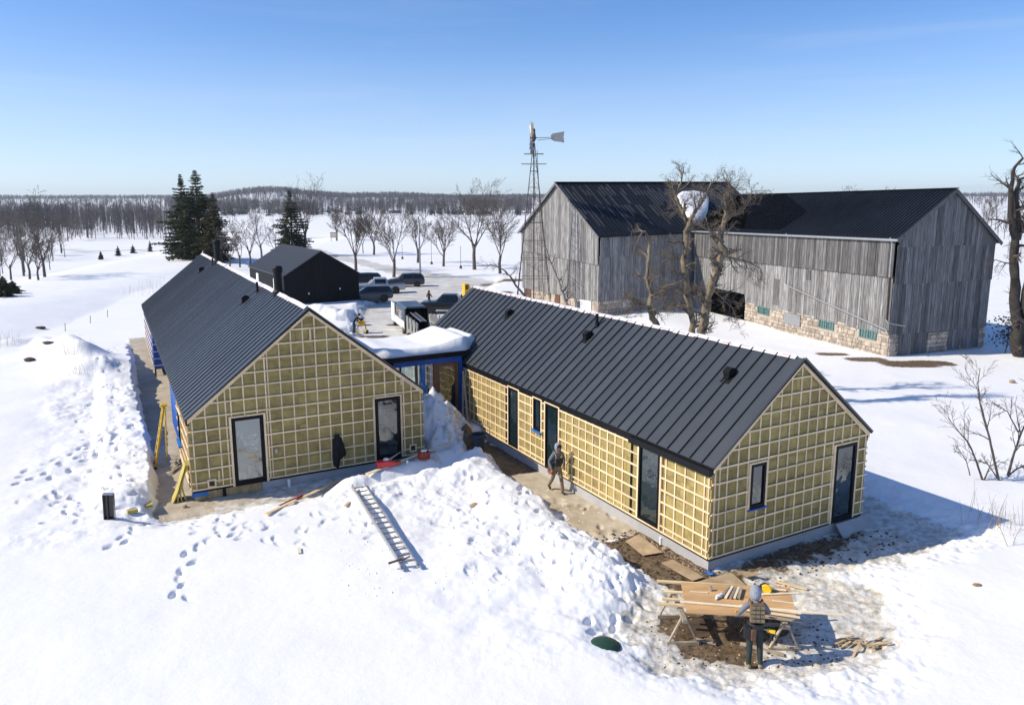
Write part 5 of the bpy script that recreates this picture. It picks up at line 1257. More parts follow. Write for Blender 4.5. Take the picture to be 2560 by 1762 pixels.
def base_joints(top, legs, boots, lean=0.0, hipz=.93, arm_l=None, arm_r=None, leg_l=None, leg_r=None, headmat='skin', twist=0):
    """facing -y; lean moves the upper body forwards"""
    s, c = math.sin(lean), math.cos(lean); up = lambda h, y=0: (y*c-h*s, h*c+y*s)
    J = {}; Ed = []
    def j(k, x, h, r, m, y=0): yy, zz = up(h, y); J[k] = (x, yy, hipz+zz, r, m)
    J['hip'] = (0, 0, hipz, (.145, .115), legs); j('waist', 0, .17, (.14, .105), top); j('chest', 0, .38, (.165, .12), top); j('collar', 0, .52, (.10, .085), top); j('neck', 0, .585, .055, headmat, -.01); j('head0', 0, .66, (.075, .085), headmat, -.02); j('head1', 0, .745, (.083, .10), headmat, -.02); j('head2', 0, .81, (.055, .065), headmat, -.01)
    Ed += [('hip', 'waist'), ('waist', 'chest'), ('chest', 'collar'), ('collar', 'neck'), ('neck', 'head0'), ('head0', 'head1'), ('head1', 'head2')]
    for sd, nm, arm, leg in ((-1, 'r', arm_r, leg_r), (1, 'l', arm_l, leg_l)):
        j('sh'+nm, .17*sd, .47, .072, top); J['el'+nm] = (*arm[0], .052, top); J['wr'+nm] = (*arm[1], .036, top)
        Ed += [('collar', 'sh'+nm), ('sh'+nm, 'el'+nm), ('el'+nm, 'wr'+nm)]; hand(J, Ed, sd, 'wr'+nm, Vector(arm[2]))
        J['th'+nm] = (.095*sd, 0, hipz-.08, .098, legs); J['kn'+nm] = (*leg[0], .072, legs); J['cf'+nm] = (*Vector(leg[0]).lerp(Vector(leg[1]), .35), .068, legs); J['an'+nm] = (*leg[1], .056, legs); f = Vector(leg[1])
        fd = Vector(leg[2]); J['he'+nm] = (*(f-fd*.05+Vector((0, 0, -.045))), .048, boots); J['to'+nm] = (*(f+fd*.15+Vector((0, 0, -.06))), .042, boots)
        Ed += [('hip', 'th'+nm), ('th'+nm, 'kn'+nm), ('kn'+nm, 'cf'+nm), ('cf'+nm, 'an'+nm), ('an'+nm, 'he'+nm), ('he'+nm, 'to'+nm)]
    return J, Ed
def face(e, hp, fwd=Vector((0, -1, -.15))):
    fwd = Vector(fwd).normalized(); sd = fwd.cross(Vector((0, 0, 1))).normalized(); up = sd.cross(fwd); hp = Vector(hp)
    mb = MB(); mb.prism([hp+fwd*.085-sd*.016-up*.02, hp+fwd*.085+sd*.016-up*.02, hp+fwd*.09+up*.035], fwd*.022); mb.build('nose', 'skin', e)
    for s in (-1, 1): ball(.011, hp+fwd*.092+sd*.034*s+up*.018, n=8, m=6).build('eye', 'eye_dark', e); ball(.026, hp+sd*.083*s, (.5, .7, 1.2), 8, 6).build('ear', 'skin', e)
    ball(.02, hp+fwd*.088-up*.045, (1.2, .6, .35), 8, 6).build('mouth', 'lips', e)
def hood(e, hp, mat, r=.125, back=True, fwd=Vector((0, -1, 0))):
    # open shell around the head: sphere part away from the face
    mb = MB(); n, m = 16, 10; fwd = Vector(fwd).normalized(); sd = fwd.cross(Vector((0, 0, 1))).normalized(); up = sd.cross(fwd); vs = []; hp = Vector(hp)
    for i in range(m+1):
        t = R(48)+(math.pi-R(48))*i/m
        for j in range(n):
            a = 2*math.pi*j/n; q = (fwd*math.cos(t)*1.0+(sd*math.cos(a)*.92+up*math.sin(a)*1.12)*math.sin(t))*r
            if math.sin(a) < -.3: q += -fwd*.0+Vector((0, 0, -.05))
            vs.append(hp+q)
    mb.add(vs, [(i*n+j, i*n+(j+1) % n, (i+1)*n+(j+1) % n, (i+1)*n+j) for i in range(m) for j in range(n)]); o = mb.build('hood', mat, e, smooth=True)
    s = o.modifiers.new('thick', 'SOLIDIFY'); s.thickness = .018

# worker on the path
pw = GT(1392, 1229); pw.z = .055
e = empty('person', pw, .45, 'worker in grey hoodie and tan trousers walking along the path', 'person')
J, Ed = base_joints('hoodie_grey', 'pants_tan', 'boots', .05, .92, arm_r=((-.30, .03, 1.14), (-.28, -.12, .92), (.0, -.25, -1)), arm_l=((.31, .06, 1.14), (.30, .02, .90), (0, -.15, -1)), leg_r=((-.11, .10, .50), (-.11, .36, .16), (0, -.9, -.45)), leg_l=((.10, -.13, .51), (.10, -.24, .10), (0, -1, 0)))
skin_body(J, Ed, 'hip', ['skin', 'hoodie_grey', 'pants_tan', 'boots'], e); hp = Vector(J['head1'][:3]); face(e, hp, (0.15, -1, -.35)); hood(e, hp, 'hoodie_light', .128, fwd=Vector((.1, -1, -.2)))
mb = ball(.108, hp+Vector((0, -.01, .035)), (1, 1.05, .85)); mb.box(-.085, -.20, hp.z+.02, .085, -.09, hp.z+.035); mb.build('cap', 'cap_black', e, smooth=True)
ch = Vector(J['chest'][:3]); mb = MB()
for s in (-1, 1): mb.tube([(s*.10, .10, ch.z+.14), (s*.125, -.02, ch.z+.19), (s*.115, -.145, ch.z+.05), (s*.13, -.15, ch.z-.15)], .026, 6)
mb.tube([(-.12, -.155, ch.z-.02), (.12, -.155, ch.z-.02)], .015, 5); mb.build('harness_strap', 'strap_olive', e)
mb = MB(); mb.box(-.15, -.175, ch.z-.24, .15, -.12, ch.z-.03); mb.build('chest_rig', 'vest_dark', e, bevel=.02)
mb = MB(); mb.lathe([(.165, .98), (.17, 1.0), (.17, 1.05), (.165, 1.07)], 16); mb.build('tool_belt', 'black_plastic', e)
mb = MB(); mb.box(-.29, -.02, .80, -.19, .14, 1.02); mb.build('tool_pouch', 'leather', e, bevel=.02)
mb = MB(); mb.tube([(-.30, -.20, .80), (-.30, -.02, .76), (-.30, .10, .80)], [.035, .05, .03], 8); o = mb.build('nail_gun', 'brick_red', None, e.location, (0, 0, .45)); tag(o, 'dark red hand tool carried by the walking worker', 'tool')
# worker at the sawhorses, back to us
FZ = float(H(np.array([5.2]), np.array([14.75]))[0]); pk = Vector((5.20, 14.75, FZ+.0))
e = empty('person', pk, R(176), 'worker in grey hood with brown back pack and dark green trousers at sawhorses', 'person')
J, Ed = base_joints('hoodie_grey', 'pants_green', 'boots_tan', .16, .94, arm_r=((-.31, -.13, 1.20), (-.24, -.36, 1.08), (.1, -1, -.2)), arm_l=((.32, -.10, 1.20), (.26, -.33, 1.06), (-.1, -1, -.25)), leg_r=((-.12, -.03, .51), (-.13, .05, .10), (-.15, -1, 0)), leg_l=((.10, -.02, .51), (.12, .06, .10), (.2, -1, 0)))
skin_body(J, Ed, 'hip', ['skin', 'hoodie_grey', 'pants_green', 'boots_tan'], e); hp = Vector(J['head1'][:3]); face(e, hp, (0, -1, -.5)); hood(e, hp, 'hoodie_light', .135, fwd=Vector((0, -1, -.55)))
ch = Vector(J['chest'][:3]); wz = Vector(J['waist'][:3])
M = Matrix.Translation(ch) @ Matrix.Rotation(.16, 4, 'X')
mb = MB(); mb.box(-.155, .10, -.24, .155, .175, .16, M=M); pk_ = mb.build('back_pack', 'pack_brown', e, bevel=.02)
mb = MB()
for i in range(4):
    for k in range(3): mb.box(-.14+.095*k, .176, -.21+.09*i, -.06+.095*k, .196, -.15+.09*i, M=M)
mb.build('webbing', 'pants_tan', pk_)
mb = MB()
for s in (-1, 1): mb.tube([M @ Vector((s*.12, .12, .15)), M @ Vector((s*.13, .0, .20)), M @ Vector((s*.12, -.14, .05))], .028, 6)
mb.build('harness_strap', 'pack_brown', e)
mb = MB(); mb.lathe([(.175, .97), (.18, .99), (.18, 1.05), (.17, 1.07)], 16); mb.build('tool_belt', 'black_plastic', e)
mb = MB(); mb.box(.12, .03, .74, .27, .17, 1.02); mb.build('tool_pouch', 'black_plastic', e, bevel=.02)
mb = MB(); mb.box(.02, .10, .72, .13, .20, .98); mb.build('tool_pouch', 'leather', e, bevel=.02)
mb = MB(); mb.tube([(.27, .05, .95), (.33, .08, .86), (.33, .06, .74), (.26, .05, .70)], .010, 5); mb.build('hammer_loop', 'black_plastic', e)
dm = Matrix.Translation(pk) @ Matrix.Rotation(R(176), 4, 'Z')
dl = empty('cordless_drill', dm @ Vector((-.30, .10, .78)), R(150), 'yellow and black cordless drill hanging at the sawhorse worker hip', 'drill')
mb = MB(); mb.box(-.09, -.035, .10, .08, .035, .17); mb.build('body', 'yellow_tool', dl, bevel=.012); mb = MB(); mb.box(-.03, -.025, -.02, .02, .025, .10); mb.build('grip', 'black_plastic', dl); mb = MB(); mb.box(-.06, -.04, -.07, .05, .04, -.02); mb.build('battery', 'black_plastic', dl, bevel=.01); mb = MB(); mb.tube([(.08, 0, .135), (.15, 0, .135)], [.025, .012], 8); mb.build('chuck', 'aluminium', dl)
# man bent over the saw in the yard
pm_ = GT(885, 832, -.6); 
e = empty('person', pm_, R(80), 'man in black jacket and jeans bent over a yellow saw', 'person')
J, Ed = base_joints('jacket_black', 'jeans', 'boots', .75, .92, arm_r=((-.27, -.45, 1.05), (-.2, -.60, .85), (0, -.5, -1)), arm_l=((.27, -.45, 1.05), (.2, -.60, .85), (0, -.5, -1)), leg_r=((-.11, -.04, .50), (-.12, .03, .10), (0, -1, 0)), leg_l=((.11, -.06, .50), (.12, .02, .10), (0, -1, 0)))
skin_body(J, Ed, 'hip', ['skin', 'jacket_black', 'jeans', 'boots'], e); hp = Vector(J['head1'][:3]); face(e, hp, (0, -.6, -1)); ball(.105, hp+Vector((0, .03, .03)), (1, 1.1, 1)).build('beanie', 'cap_black', e, smooth=True)
# woman further back
pf = GT(1073, 769, -.6)
e = empty('person', pf, R(165), 'person with long brown hair in black jacket standing on the drive', 'person')
J, Ed = base_joints('jacket_black', 'jeans', 'boots', .02, .9, arm_r=((-.26, -.05, 1.12), (-.24, -.25, 1.05), (0, -1, .2)), arm_l=((.26, -.02, 1.12), (.20, -.24, 1.08), (-.2, -1, .2)), leg_r=((-.09, -.01, .49), (-.10, .02, .10), (0, -1, 0)), leg_l=((.09, -.03, .49), (.12, .0, .10), (.2, -1, 0)))
skin_body(J, Ed, 'hip', ['skin', 'jacket_black', 'jeans', 'boots'], e); hp = Vector(J['head1'][:3]); face(e, hp)
mb = ball(.115, hp+Vector((0, .02, .02)), (1, 1, 1.1)); mb.tube([hp+Vector((0, .05, 0)), hp+Vector((0, .10, -.2)), hp+Vector((0, .12, -.42))], [.11, .12, .05], 10); mb.build('hair', 'hair_brown', e, smooth=True)

# ------------------------------------------------------------------ vehicles
def vehicle(name, loc_, rz, label, st, paint, W=1.85, wheels=(-1.4, 1.4), wr=.36, glass=(), cat='car', low=None, extra=None):
    """st: stations (x, z_low, z_belt, z_top, half width at top); nose at +x"""
    e = empty(name, loc_, rz, label, cat); hw = W/2
    def sec(x, zl, zb, zt, wt):
        wb = hw*(1-.06*abs(x)/2.4); return [(x, -wb*.90, zl), (x, -wb, zl+.16), (x, -wb, zb-.14), (x, -wb*.965, zb), (x, -wt, zt-.07), (x, -wt*.86, zt), (x, wt*.86, zt), (x, wt, zt-.07), (x, wb*.965, zb), (x, wb, zb-.14), (x, wb, zl+.16), (x, wb*.90, zl)]
    S_ = [sec(*s) for s in st]; n = 12; mb = MB(); vs = [p for s in S_ for p in s]
    fs = [(i*n+j, (i+1)*n+j, (i+1)*n+(j+1) % n, i*n+(j+1) % n) for i in range(len(st)-1) for j in range(n)]+[tuple(range(n))[::-1], tuple((len(st)-1)*n+j for j in range(n))]
    mb.add(vs, fs, 0)
    if low:
        mm = [0]*len(fs)
        for i in range(len(st)-1):
            for j in range(n):
                if j in (0, 1, 10, 9, 11): mm[i*n+j] = 1
        mb.m = mm
    b = mb.build('body', [paint, low] if low else paint, e, smooth=False, bevel=.03)
    for kind, i, k in glass:
        g = MB(); A, B = S_[i], S_[k]
        if kind == 'side':
            for (q0, q1) in ((3, 4), (8, 7)):
                s = -1 if q0 == 3 else 1; f = lambda X, t: Vector(X[q0]).lerp(Vector(X[q1]), t)+Vector((0, s*.012, 0))
                P = [f(A, .10), f(B, .10), f(B, .92), f(A, .92)]; c = sum(P, Vector())/4; P = [c+(p-c)*.93 for p in P]
                if s > 0: P = P[::-1]
                g.prism(P, (0, -s*.008, 0))
            g.build('side_window', 'car_glass', e)
        else:
            f = lambda X, q, t: Vector(X[3 if q < 0 else 8]).lerp(Vector(X[5 if q < 0 else 6]), t)
            nrm = Vector((1 if kind == 'front' else -1, 0, .6)).normalized()*.014
            A, B = (S_[i], S_[k]); P = [Vector(A[4]), Vector(A[7]), Vector(B[6]), Vector(B[5])]; c = sum(P, Vector())/4; P = [c+(p-c)*.9+nrm for p in P]
            g.prism(P, nrm*.3); g.build('windscreen' if kind == 'front' else 'rear_window', 'car_glass', e)
    for x in wheels:
        for s in (-1, 1):
            t = MB(); M = Matrix.Translation((x, s*(hw-.10), wr)) @ Matrix.Rotation(R(90), 4, 'X'); t.lathe([(wr*.62, -.11), (wr*.94, -.11), (wr, -.07), (wr, .07), (wr*.94, .11), (wr*.62, .11)], 20, M=M); w_ = t.build('wheel', 'tyre', e)
            q = MB(); q.lathe([(wr*.62, -.115), (wr*.55, -.10), (.06, -.12), (.06, .12), (wr*.55, .10), (wr*.62, .115)], 12, M=M, caps=False); q.build('rim', 'rim', w_)
            a = MB(); a.lathe([(wr*1.18, -.125), (wr*1.18, .118)], 20, M=M); a.build('wheel_arch', 'black_plastic', e)
    x0, x1 = st[0][0], st[-1][0]; zb0, zb1 = st[0][2], st[-1][2]
    for s in (-1, 1):
        q = MB(); q.box(x1-.02, s*hw*.62-.16, zb1-.22, x1+.012, s*hw*.62+.16, zb1-.08); q.build('headlight', 'head_light', e)
        q = MB(); q.box(x0-.014, s*hw*.76-.09, zb0-.34, x0+.02, s*hw*.76+.09, zb0-.06); q.build('tail_light', 'tail_light', e)
        fr = next((g for g in glass if g[0] == 'front'), None)
        xm = st[fr[1]][0] if fr else .6; zm = st[fr[1]][2]+.06 if fr else 1.1
        q = ball(.10, (xm-.25, s*(hw+.10), zm), (.6, 1, .8), 8, 6); q.build('mirror', paint, e)
    if extra: extra(e)
    return e
SUV = [(-2.35, .45, .98, 1.02, .70), (-2.25, .32, 1.02, 1.35, .68), (-1.95, .28, 1.03, 1.66, .64), (-.9, .26, 1.03, 1.72, .65), (.35, .26, 1.02, 1.68, .64), (1.05, .28, 1.00, 1.10, .74), (1.9, .30, .94, .98, .74), (2.3, .38, .82, .86, .66)]
SUVG = [('side', 2, 3), ('side', 3, 4), ('front', 5, 4), ('rear', 1, 2)]
def rails(e):
    for s in (-1, 1): q = MB(); q.tube([(-1.7, s*.55, 1.70), (-.7, s*.56, 1.78), (.2, s*.55, 1.72)], .022, 6); q.build('roof_rail', 'galvanized', e)
def carAt(px, py): return GT(px, py, -.6)
p = carAt(925, 752); vehicle('station_wagon', p, R(196), 'dark blue station wagon with roof rails parked nearest the black garage', [(x, a, b, t*.93 if t > 1.2 else t, w_) for x, a, b, t, w_ in SUV], 'car_dark', glass=SUVG, low='road_grime', extra=rails)
p = carAt(1015, 716); vehicle('sport_utility_car', p, R(188), 'dark grey sport utility car parked farthest out by the tree', SUV, 'car_grey', glass=SUVG, low='car_grey')
p = carAt(905, 712); vehicle('sedan_car', p, R(190), 'black car mostly hidden behind the silver pickup', [(x, a, b, t*.86 if t > 1.2 else t, w_) for x, a, b, t, w_ in SUV], 'car_black', glass=SUVG)
PICK = [(-2.9, .55, 1.05, 1.07, .86), (-2.86, .45, 1.10, 1.12, .88), (-.95, .42, 1.10, 1.12, .88), (-.9, .42, 1.10, 1.60, .70), (-.7, .40, 1.12, 1.86, .68), (.65, .40, 1.12, 1.86, .68), (1.35, .42, 1.14, 1.22, .80), (2.6, .45, 1.08, 1.12, .82), (2.85, .5, .95, .98, .80)]
PG = [('side', 4, 5), ('front', 6, 5), ('rear', 3, 4)]
def bed(e):
    q = MB(); q.box(-2.8, -.78, 1.115, -1.0, .78, 1.15); q.build('bed_cover', 'black_plastic', e)
p = carAt(950, 733); vehicle('pickup_truck', p, R(194), 'silver crew cab pickup truck with dark bed cover', PICK, 'car_silver', W=2.0, wheels=(-1.75, 1.85), wr=.40, glass=PG, cat='pickup truck', extra=bed)
p = carAt(1125, 782); vehicle('pickup_truck', p, R(178), 'black pickup truck half hidden by the long house roof', PICK, 'car_black', W=2.0, wheels=(-1.75, 1.85), wr=.40, glass=PG, cat='pickup truck')
# snowy patch of bright machine behind the ridge
p = GT(1172, 752, -.5); lo = empty('yellow_loader', p, R(20), 'yellow machine peeking out behind the long house ridge', 'machine')
mb = MB(); mb.prism([(-.6, -.5, .5), (.9, -.5, .5), (.9, -.5, 1.1), (.2, -.5, 1.25), (-.1, -.5, 1.9), (-.6, -.5, 1.9)], (0, 1.0, 0)); mb.build('body', 'yellow_tool', lo, bevel=.05)
mb = MB(); mb.box(-.5, -.505, 1.3, -.15, .505, 1.8); mb.build('cab_window', 'car_glass', lo)
for x in (-.4, .6):
    for s in (-1, 1):
        mb = MB(); mb.lathe([(.2, -.12), (.36, -.12), (.38, 0), (.36, .12), (.2, .12)], 14, M=Matrix.Translation((x, s*.6, .36)) @ Matrix.Rotation(R(90), 4, 'X')); mb.build('wheel', 'tyre', lo)
# work van with lettering, its side door open
yaw = R(108.4)
rl = G(1012, 838, -.6); vn_ = empty('work_van', (rl.x+.95, rl.y+.31, -.62), yaw, 'dark roofed work van with yellow and white lettering and an open black side door', 'van')
vn_.scale = (1.15, 1, .88)
# local: x forwards (away from us), y to the left of the van (towards the picture left)
def vsec(x, zl, zt, hw, hr): return [(x, hw*.94, zl), (x, hw, zl+.2), (x, hw, 1.25), (x, hr, zt-.22), (x, hr*.82, zt), (x, -hr*.82, zt), (x, -hr, zt-.22), (x, -hw, 1.25), (x, -hw, zl+.2), (x, -hw*.94, zl)]
S_ = [vsec(-.0, .45, 2.55, 1.0, .93), vsec(3.6, .42, 2.55, 1.0, .93), vsec(4.3, .42, 2.2, 1.0, .85), vsec(4.9, .42, 1.35, .98, .85), vsec(5.6, .45, 1.15, .9, .8)]
n = 10; mb = MB(); mb.add([p for s in S_ for p in s], [(i*n+j, i*n+(j+1) % n, (i+1)*n+(j+1) % n, (i+1)*n+j) for i in range(4) for j in range(n)]+[tuple(range(n)), tuple(4*n+j for j in range(n))[::-1]])
mb.m = [(1 if (k % n) in (0, 1, 8, 9) and k < 40 else 0) for k in range(len(mb.f))]
vb = mb.build('body', ['van_blue', 'white_paint'], vn_, bevel=.03)
mb = MB(); mb.box(.1, -.78, 2.551, 3.5, .78, 2.575); 
for k in range(5): mb.box(.2+.7*k, -.76, 2.576, .24+.7*k, .76, 2.60)
mb.build('roof_panel', 'van_blue', vn_)
mb = MB(); mb.box(-.05, -.90, .5, -.003, .90, 2.45); mb.build('painted_opening', 'unlit_black', vn_)  # black panel on the rear, painting the shade of an opening
mb = MB(); mb.prism([(-.06, .98, .5), (-.06, 1.05, .5), (-.06, 1.02, 2.45), (-.06, .95, 2.45)], (-.85, .10, 0)); mb.build('open_door', 'black_plastic', vn_)
mb = MB(); mb.box(3.9, .96, .5, 5.3, 1.03, 2.3); mb.build('front_fender', 'white_paint', vn_)
def vpt(x, z, o=.015):        # point on the left flank
    t = max(0, (z-1.25)/(2.33-1.25)); return Vector((x, 1.0-.07*t+o, z))
mb = MB(); r = random.Random(4)
def strokes(mb, pts, w_):
    for a, b in zip(pts[:-1], pts[1:]): mb.beam(vpt(*a), vpt(*b), .01, w_, up=(0, 0, 1) if abs(a[0]-b[0]) > abs(a[1]-b[1]) else (1, 0, 0))
for k, x in enumerate((3.15, 2.95, 2.75, 2.58)):      # scribbled script
    strokes(mb, [(x, 1.75), (x-.06, 2.05), (x-.12, 1.75), (x-.03, 1.88)] if k == 0 else [(x, 1.98 if k == 3 else 1.92), (x-.10, 1.92), (x-.02, 1.78), (x-.12, 1.76)], .045)
mb.build('yellow_lettering', 'yellow_tool', vn_); mb = MB(); strokes(mb, [(3.2, 1.62), (2.5, 1.62)], .06); mb.build('red_lettering', 'red_tool', vn_)
mb = MB()
for z in (1.95, 1.75, 1.58, 1.42):
    x = 2.25
    while x > 1.2: l = r.uniform(.10, .28); strokes(mb, [(x, z), (x-l, z)], .07); x -= l+.05
mb.build('white_lettering', 'white_paint', vn_)
for x in (.8, 4.6):
    for s in (-1, 1):
        t = MB(); M = Matrix.Translation((x, s*.88, .36)) @ Matrix.Rotation(R(90), 4, 'X'); t.lathe([(.2, -.11), (.34, -.11), (.36, 0), (.34, .11), (.2, .11)], 18, M=M); w_ = t.build('wheel', 'tyre', vn_); q = MB(); q.lathe([(.21, -.115), (.05, -.12), (.05, .12), (.21, .115)], 12, M=M, caps=False); q.build('rim', 'rim', w_)
# trailer with grey sides behind the van
tr_ = empty('work_trailer', Vector(vn_.location), yaw, 'white railed trailer with grey side walls and a ladder, behind the van', 'trailer')
mb = MB()
for s in (-1, 1): mb.box(-5.2, s*1.0-.04, .35, -.75, s*1.0+.04, 1.35)
mb.build('side_wall', 'grey_panel', tr_); mb = MB(); mb.box(-5.2, -.96, .35, -.75, .96, .45); mb.build('floor', 'old_board', tr_)
for s in (-1, 1):
    mb = MB(); mb.box(-5.2, s*1.0-.07, 1.351, -.7, s*1.0+.07, 1.78); mb.build('top_rail_board', 'galvanized', tr_)
    for x in (-4.9, -3.6, -2.3, -1.0): mb = MB(); mb.box(x, s*1.08-.03, .9, x+.06, s*1.08+.03, 2.05); mb.build('stake_post', 'black_plastic', tr_)
mb = MB()
for y in (.25, .65): mb.beam((-4.8, y, 1.85), (-.8, y, 1.95), .05, .07)
for i in range(12): mb.beam((-4.7+.33*i, .25, 1.86+.008*i), (-4.7+.33*i, .65, 1.86+.008*i), .035, .035)
tag(mb.build('extension_ladder', 'aluminium_dull', None, tr_.location, (0, 0, yaw)), 'grey extension ladder lying on top of the white railed trailer', 'ladder')
for x in (-2.6, -3.4):
    for s in (-1, 1):
        t = MB(); M = Matrix.Translation((x, s*1.16, .33)) @ Matrix.Rotation(R(90), 4, 'X'); t.lathe([(.18, -.09), (.32, -.09), (.33, 0), (.32, .09), (.18, .09)], 16, M=M); t.build('wheel', 'tyre', tr_)
# saw bench of the yard
ps = GT(905, 833, -.6); sb = empty('saw_bench', ps, R(8), 'yellow portable saw on a wheeled yellow stand in the yard', 'saw')
mb = MB(); mb.box(-.32, -.3, .70, .32, .3, .80); mb.box(-.28, -.25, .80, .22, .25, 1.05); mb.build('saw_body', 'yellow_tool', sb, bevel=.03)
mb = MB(); mb.lathe([(.04, -.02), (.17, -.02), (.17, .02), (.04, .02)], 18, M=Matrix.Translation((0, 0, 1.08)) @ Matrix.Rotation(R(90), 4, 'X')); mb.build('blade_guard', 'black_plastic', sb)
mb = MB(); mb.box(-.75, -.3, .66, .8, .3, .695); mb.build('table', 'galvanized', sb); mb = MB()
for x in (-.4, .4):
    for y in (-.28, .28): mb.beam((x*.7, y*.8, .66), (x, y*1.3, .03), .04, .04)
mb.beam((-.4, -.36, .15), (.4, -.36, .15), .03, .03); mb.beam((-.4, .36, .15), (.4, .36, .15), .03, .03); mb.build('stand', 'yellow_tool', sb)
for y in (-.36, .36): mb = MB(); mb.lathe([(.04, -.03), (.11, -.03), (.11, .03), (.04, .03)], 14, M=Matrix.Translation((.42, y, .11)) @ Matrix.Rotation(R(90), 4, 'X')); mb.build('wheel', 'tyre', sb)
# wooden frame lying in the yard
pf_ = GT(946, 853, -.6); fr = empty('wooden_pallet', pf_, R(15), 'pale wooden pallet of boards lying on the icy yard', 'pallet'); 
for y in (-.5, 0, .5): mb = MB(); mb.box(-1.0, y-.05, .02, 1.0, y+.05, .08); mb.build('slat', 'pale_board', fr)
for x in (-.9, -.2, .5, .95): mb = MB(); mb.box(x-.05, -.6, .081, x+.05, .6, .13); mb.build('slat', 'pale_board', fr)
# utility pole, road sign
p = GT(1051, 693, -.7); h = atY(1049, 541, p.y).z-p.z; mb = MB(); mb.tube([(0, 0, -.3), (-.02, 0, h*.5), (-.1, 0, h)], [.13, .12, .10], 8); mb.box(-.13, -.14, h*.35, .13, -.10, h*.40)
tag(mb.build('utility_pole', 'galvanized', None, p, smooth=True), 'plain light grey utility pole standing by the drive', 'pole')
p = GT(836, 603, -1); sg = empty('road_sign', p, 0, 'dark wooden slat board on posts beside the far road', 'sign')
for x in (-.9, .9): mb = MB(); mb.box(x-.06, -.06, -.2, x+.06, .06, 2.6); mb.build('post', 'old_board', sg)
for k in range(4): mb = MB(); mb.box(-1.1, -.10, 1.0+.4*k, 1.1, -.061, 1.3+.4*k); mb.build('board', 'old_board', sg)
for px, py, tp, lab in ((1079, 661, 600, 'thin dark post right of the utility pole in the snow'), (1152, 671, 615, 'thin dark post left of the tallest maple in the snow'), (1006, 648, 610, 'thin dark post between two maples left of the pole')):
    p = GT(px, py, -.7); h = atY(px, tp, p.y).z-p.z; mb = MB(); mb.tube([(0, 0, -.2), (0, 0, h)], .035, 5); mb.lathe([(.22, -.1), (.2, .35), (.1, .5)], 8)
    tag(mb.build('marker_post', 'rust_steel', None, p), lab, 'post', 'marker posts along the drive')
# far farmhouses
for i, (px, d, w_, lab) in enumerate(((745, 1000, 14, 'small white roofed farmhouse far left among the middle woods'), (1215, 900, 16, 'white roofed farmhouse beyond the field near the windmill'), (1010, 980, 12, 'tiny farm shed beyond the field in the middle'))):
    x = (px-1277)/F_PX*d; z = float(H(np.array([x]), np.array([float(d)]))[0]); e = empty('farmhouse', (x, d-60, z), .3*i, lab, 'house', 'far farmhouses')
    mb = MB(); mb.box(-w_/2, -4, -.5, w_/2, 4, 3.2); mb.build('wall', 'bark', e); mb = MB(); mb.prism([(-w_/2-.4, -4.5, 3.1), (-w_/2-.4, 4.5, 3.1), (-w_/2-.4, 0, 6.2)], (w_+.8, 0, 0)); mb.build('roof', 'snow', e)
    for k in range(3): mb = MB(); mb.box(-w_*.3+w_*.3*k-.6, -4.06, 1, -w_*.3+w_*.3*k+.6, -4.01, 2.3); mb.build('window', 'car_glass', e)
# ------------------------------------------------------------------ foreground things
def hz(x, y): return float(H(np.array([float(x)]), np.array([float(y)]))[0])
def sheet(name, px, mat, z, th=.014, label=None, cat='board', group=None, tilt=0):
    P = [G(a, b, z+tilt*i) for i, (a, b) in enumerate(px)]; c = sum(P, Vector())/len(P)
    mb = MB(); mb.prism([p-c for p in P], (0, 0, th)); return tag(mb.build(name, mat, None, c), label, cat, group)
def stick(name, p, q, w_, h, mat, label, cat='board', group=None):
    p, q = Vector(p), Vector(q); c = (p+q)/2; mb = MB(); mb.beam(p-c, q-c, w_, h); return tag(mb.build(name, mat, None, c), label, cat, group)
TZ = FZ+.80                        # table height
GZ = FZ
def T(px, py, dz=0): return G(px, py, TZ+dz)
# sawhorses
def sawhorse(x, y0, y1, spread, label):
    e = empty('sawhorse', (x, (y0+y1)/2, GZ-.03), 0, label, 'sawhorse', 'sawhorses under the work table'); yc = (y0+y1)/2; h = TZ-GZ-.10
    mb = MB(); mb.box(-.045, y0-yc-.15, h-.04, .045, y1-yc+.15, h+.04); mb.build('beam', 'old_board', e)
    for y in (y0-yc, y1-yc):
        for s in (-1, 1): mb = MB(); mb.beam((s*.05, y, h), (s*spread, y, .02), .035, .07, up=(0, 1, 0)); mb.build('leg', 'old_board', e)
        mb = MB(); mb.beam((-spread*1.0, y-.03, .10), (spread*1.0, y-.03, .10), .035, .09); mb.build('stretcher', 'old_board', e)
        mb = MB(); mb.prism([(-.07, y+.02, h-.14), (.07, y+.02, h-.14), (.05, y+.02, h-.02), (-.05, y+.02, h-.02)], (0, .02, 0)); mb.build('gusset', 'old_board', e)
sawhorse(3.86, 15.55, 16.65, .36, 'weathered wooden sawhorse under the left end of the work table')
sawhorse(6.05, 15.30, 16.30, .36, 'weathered wooden sawhorse under the right end of the work table')
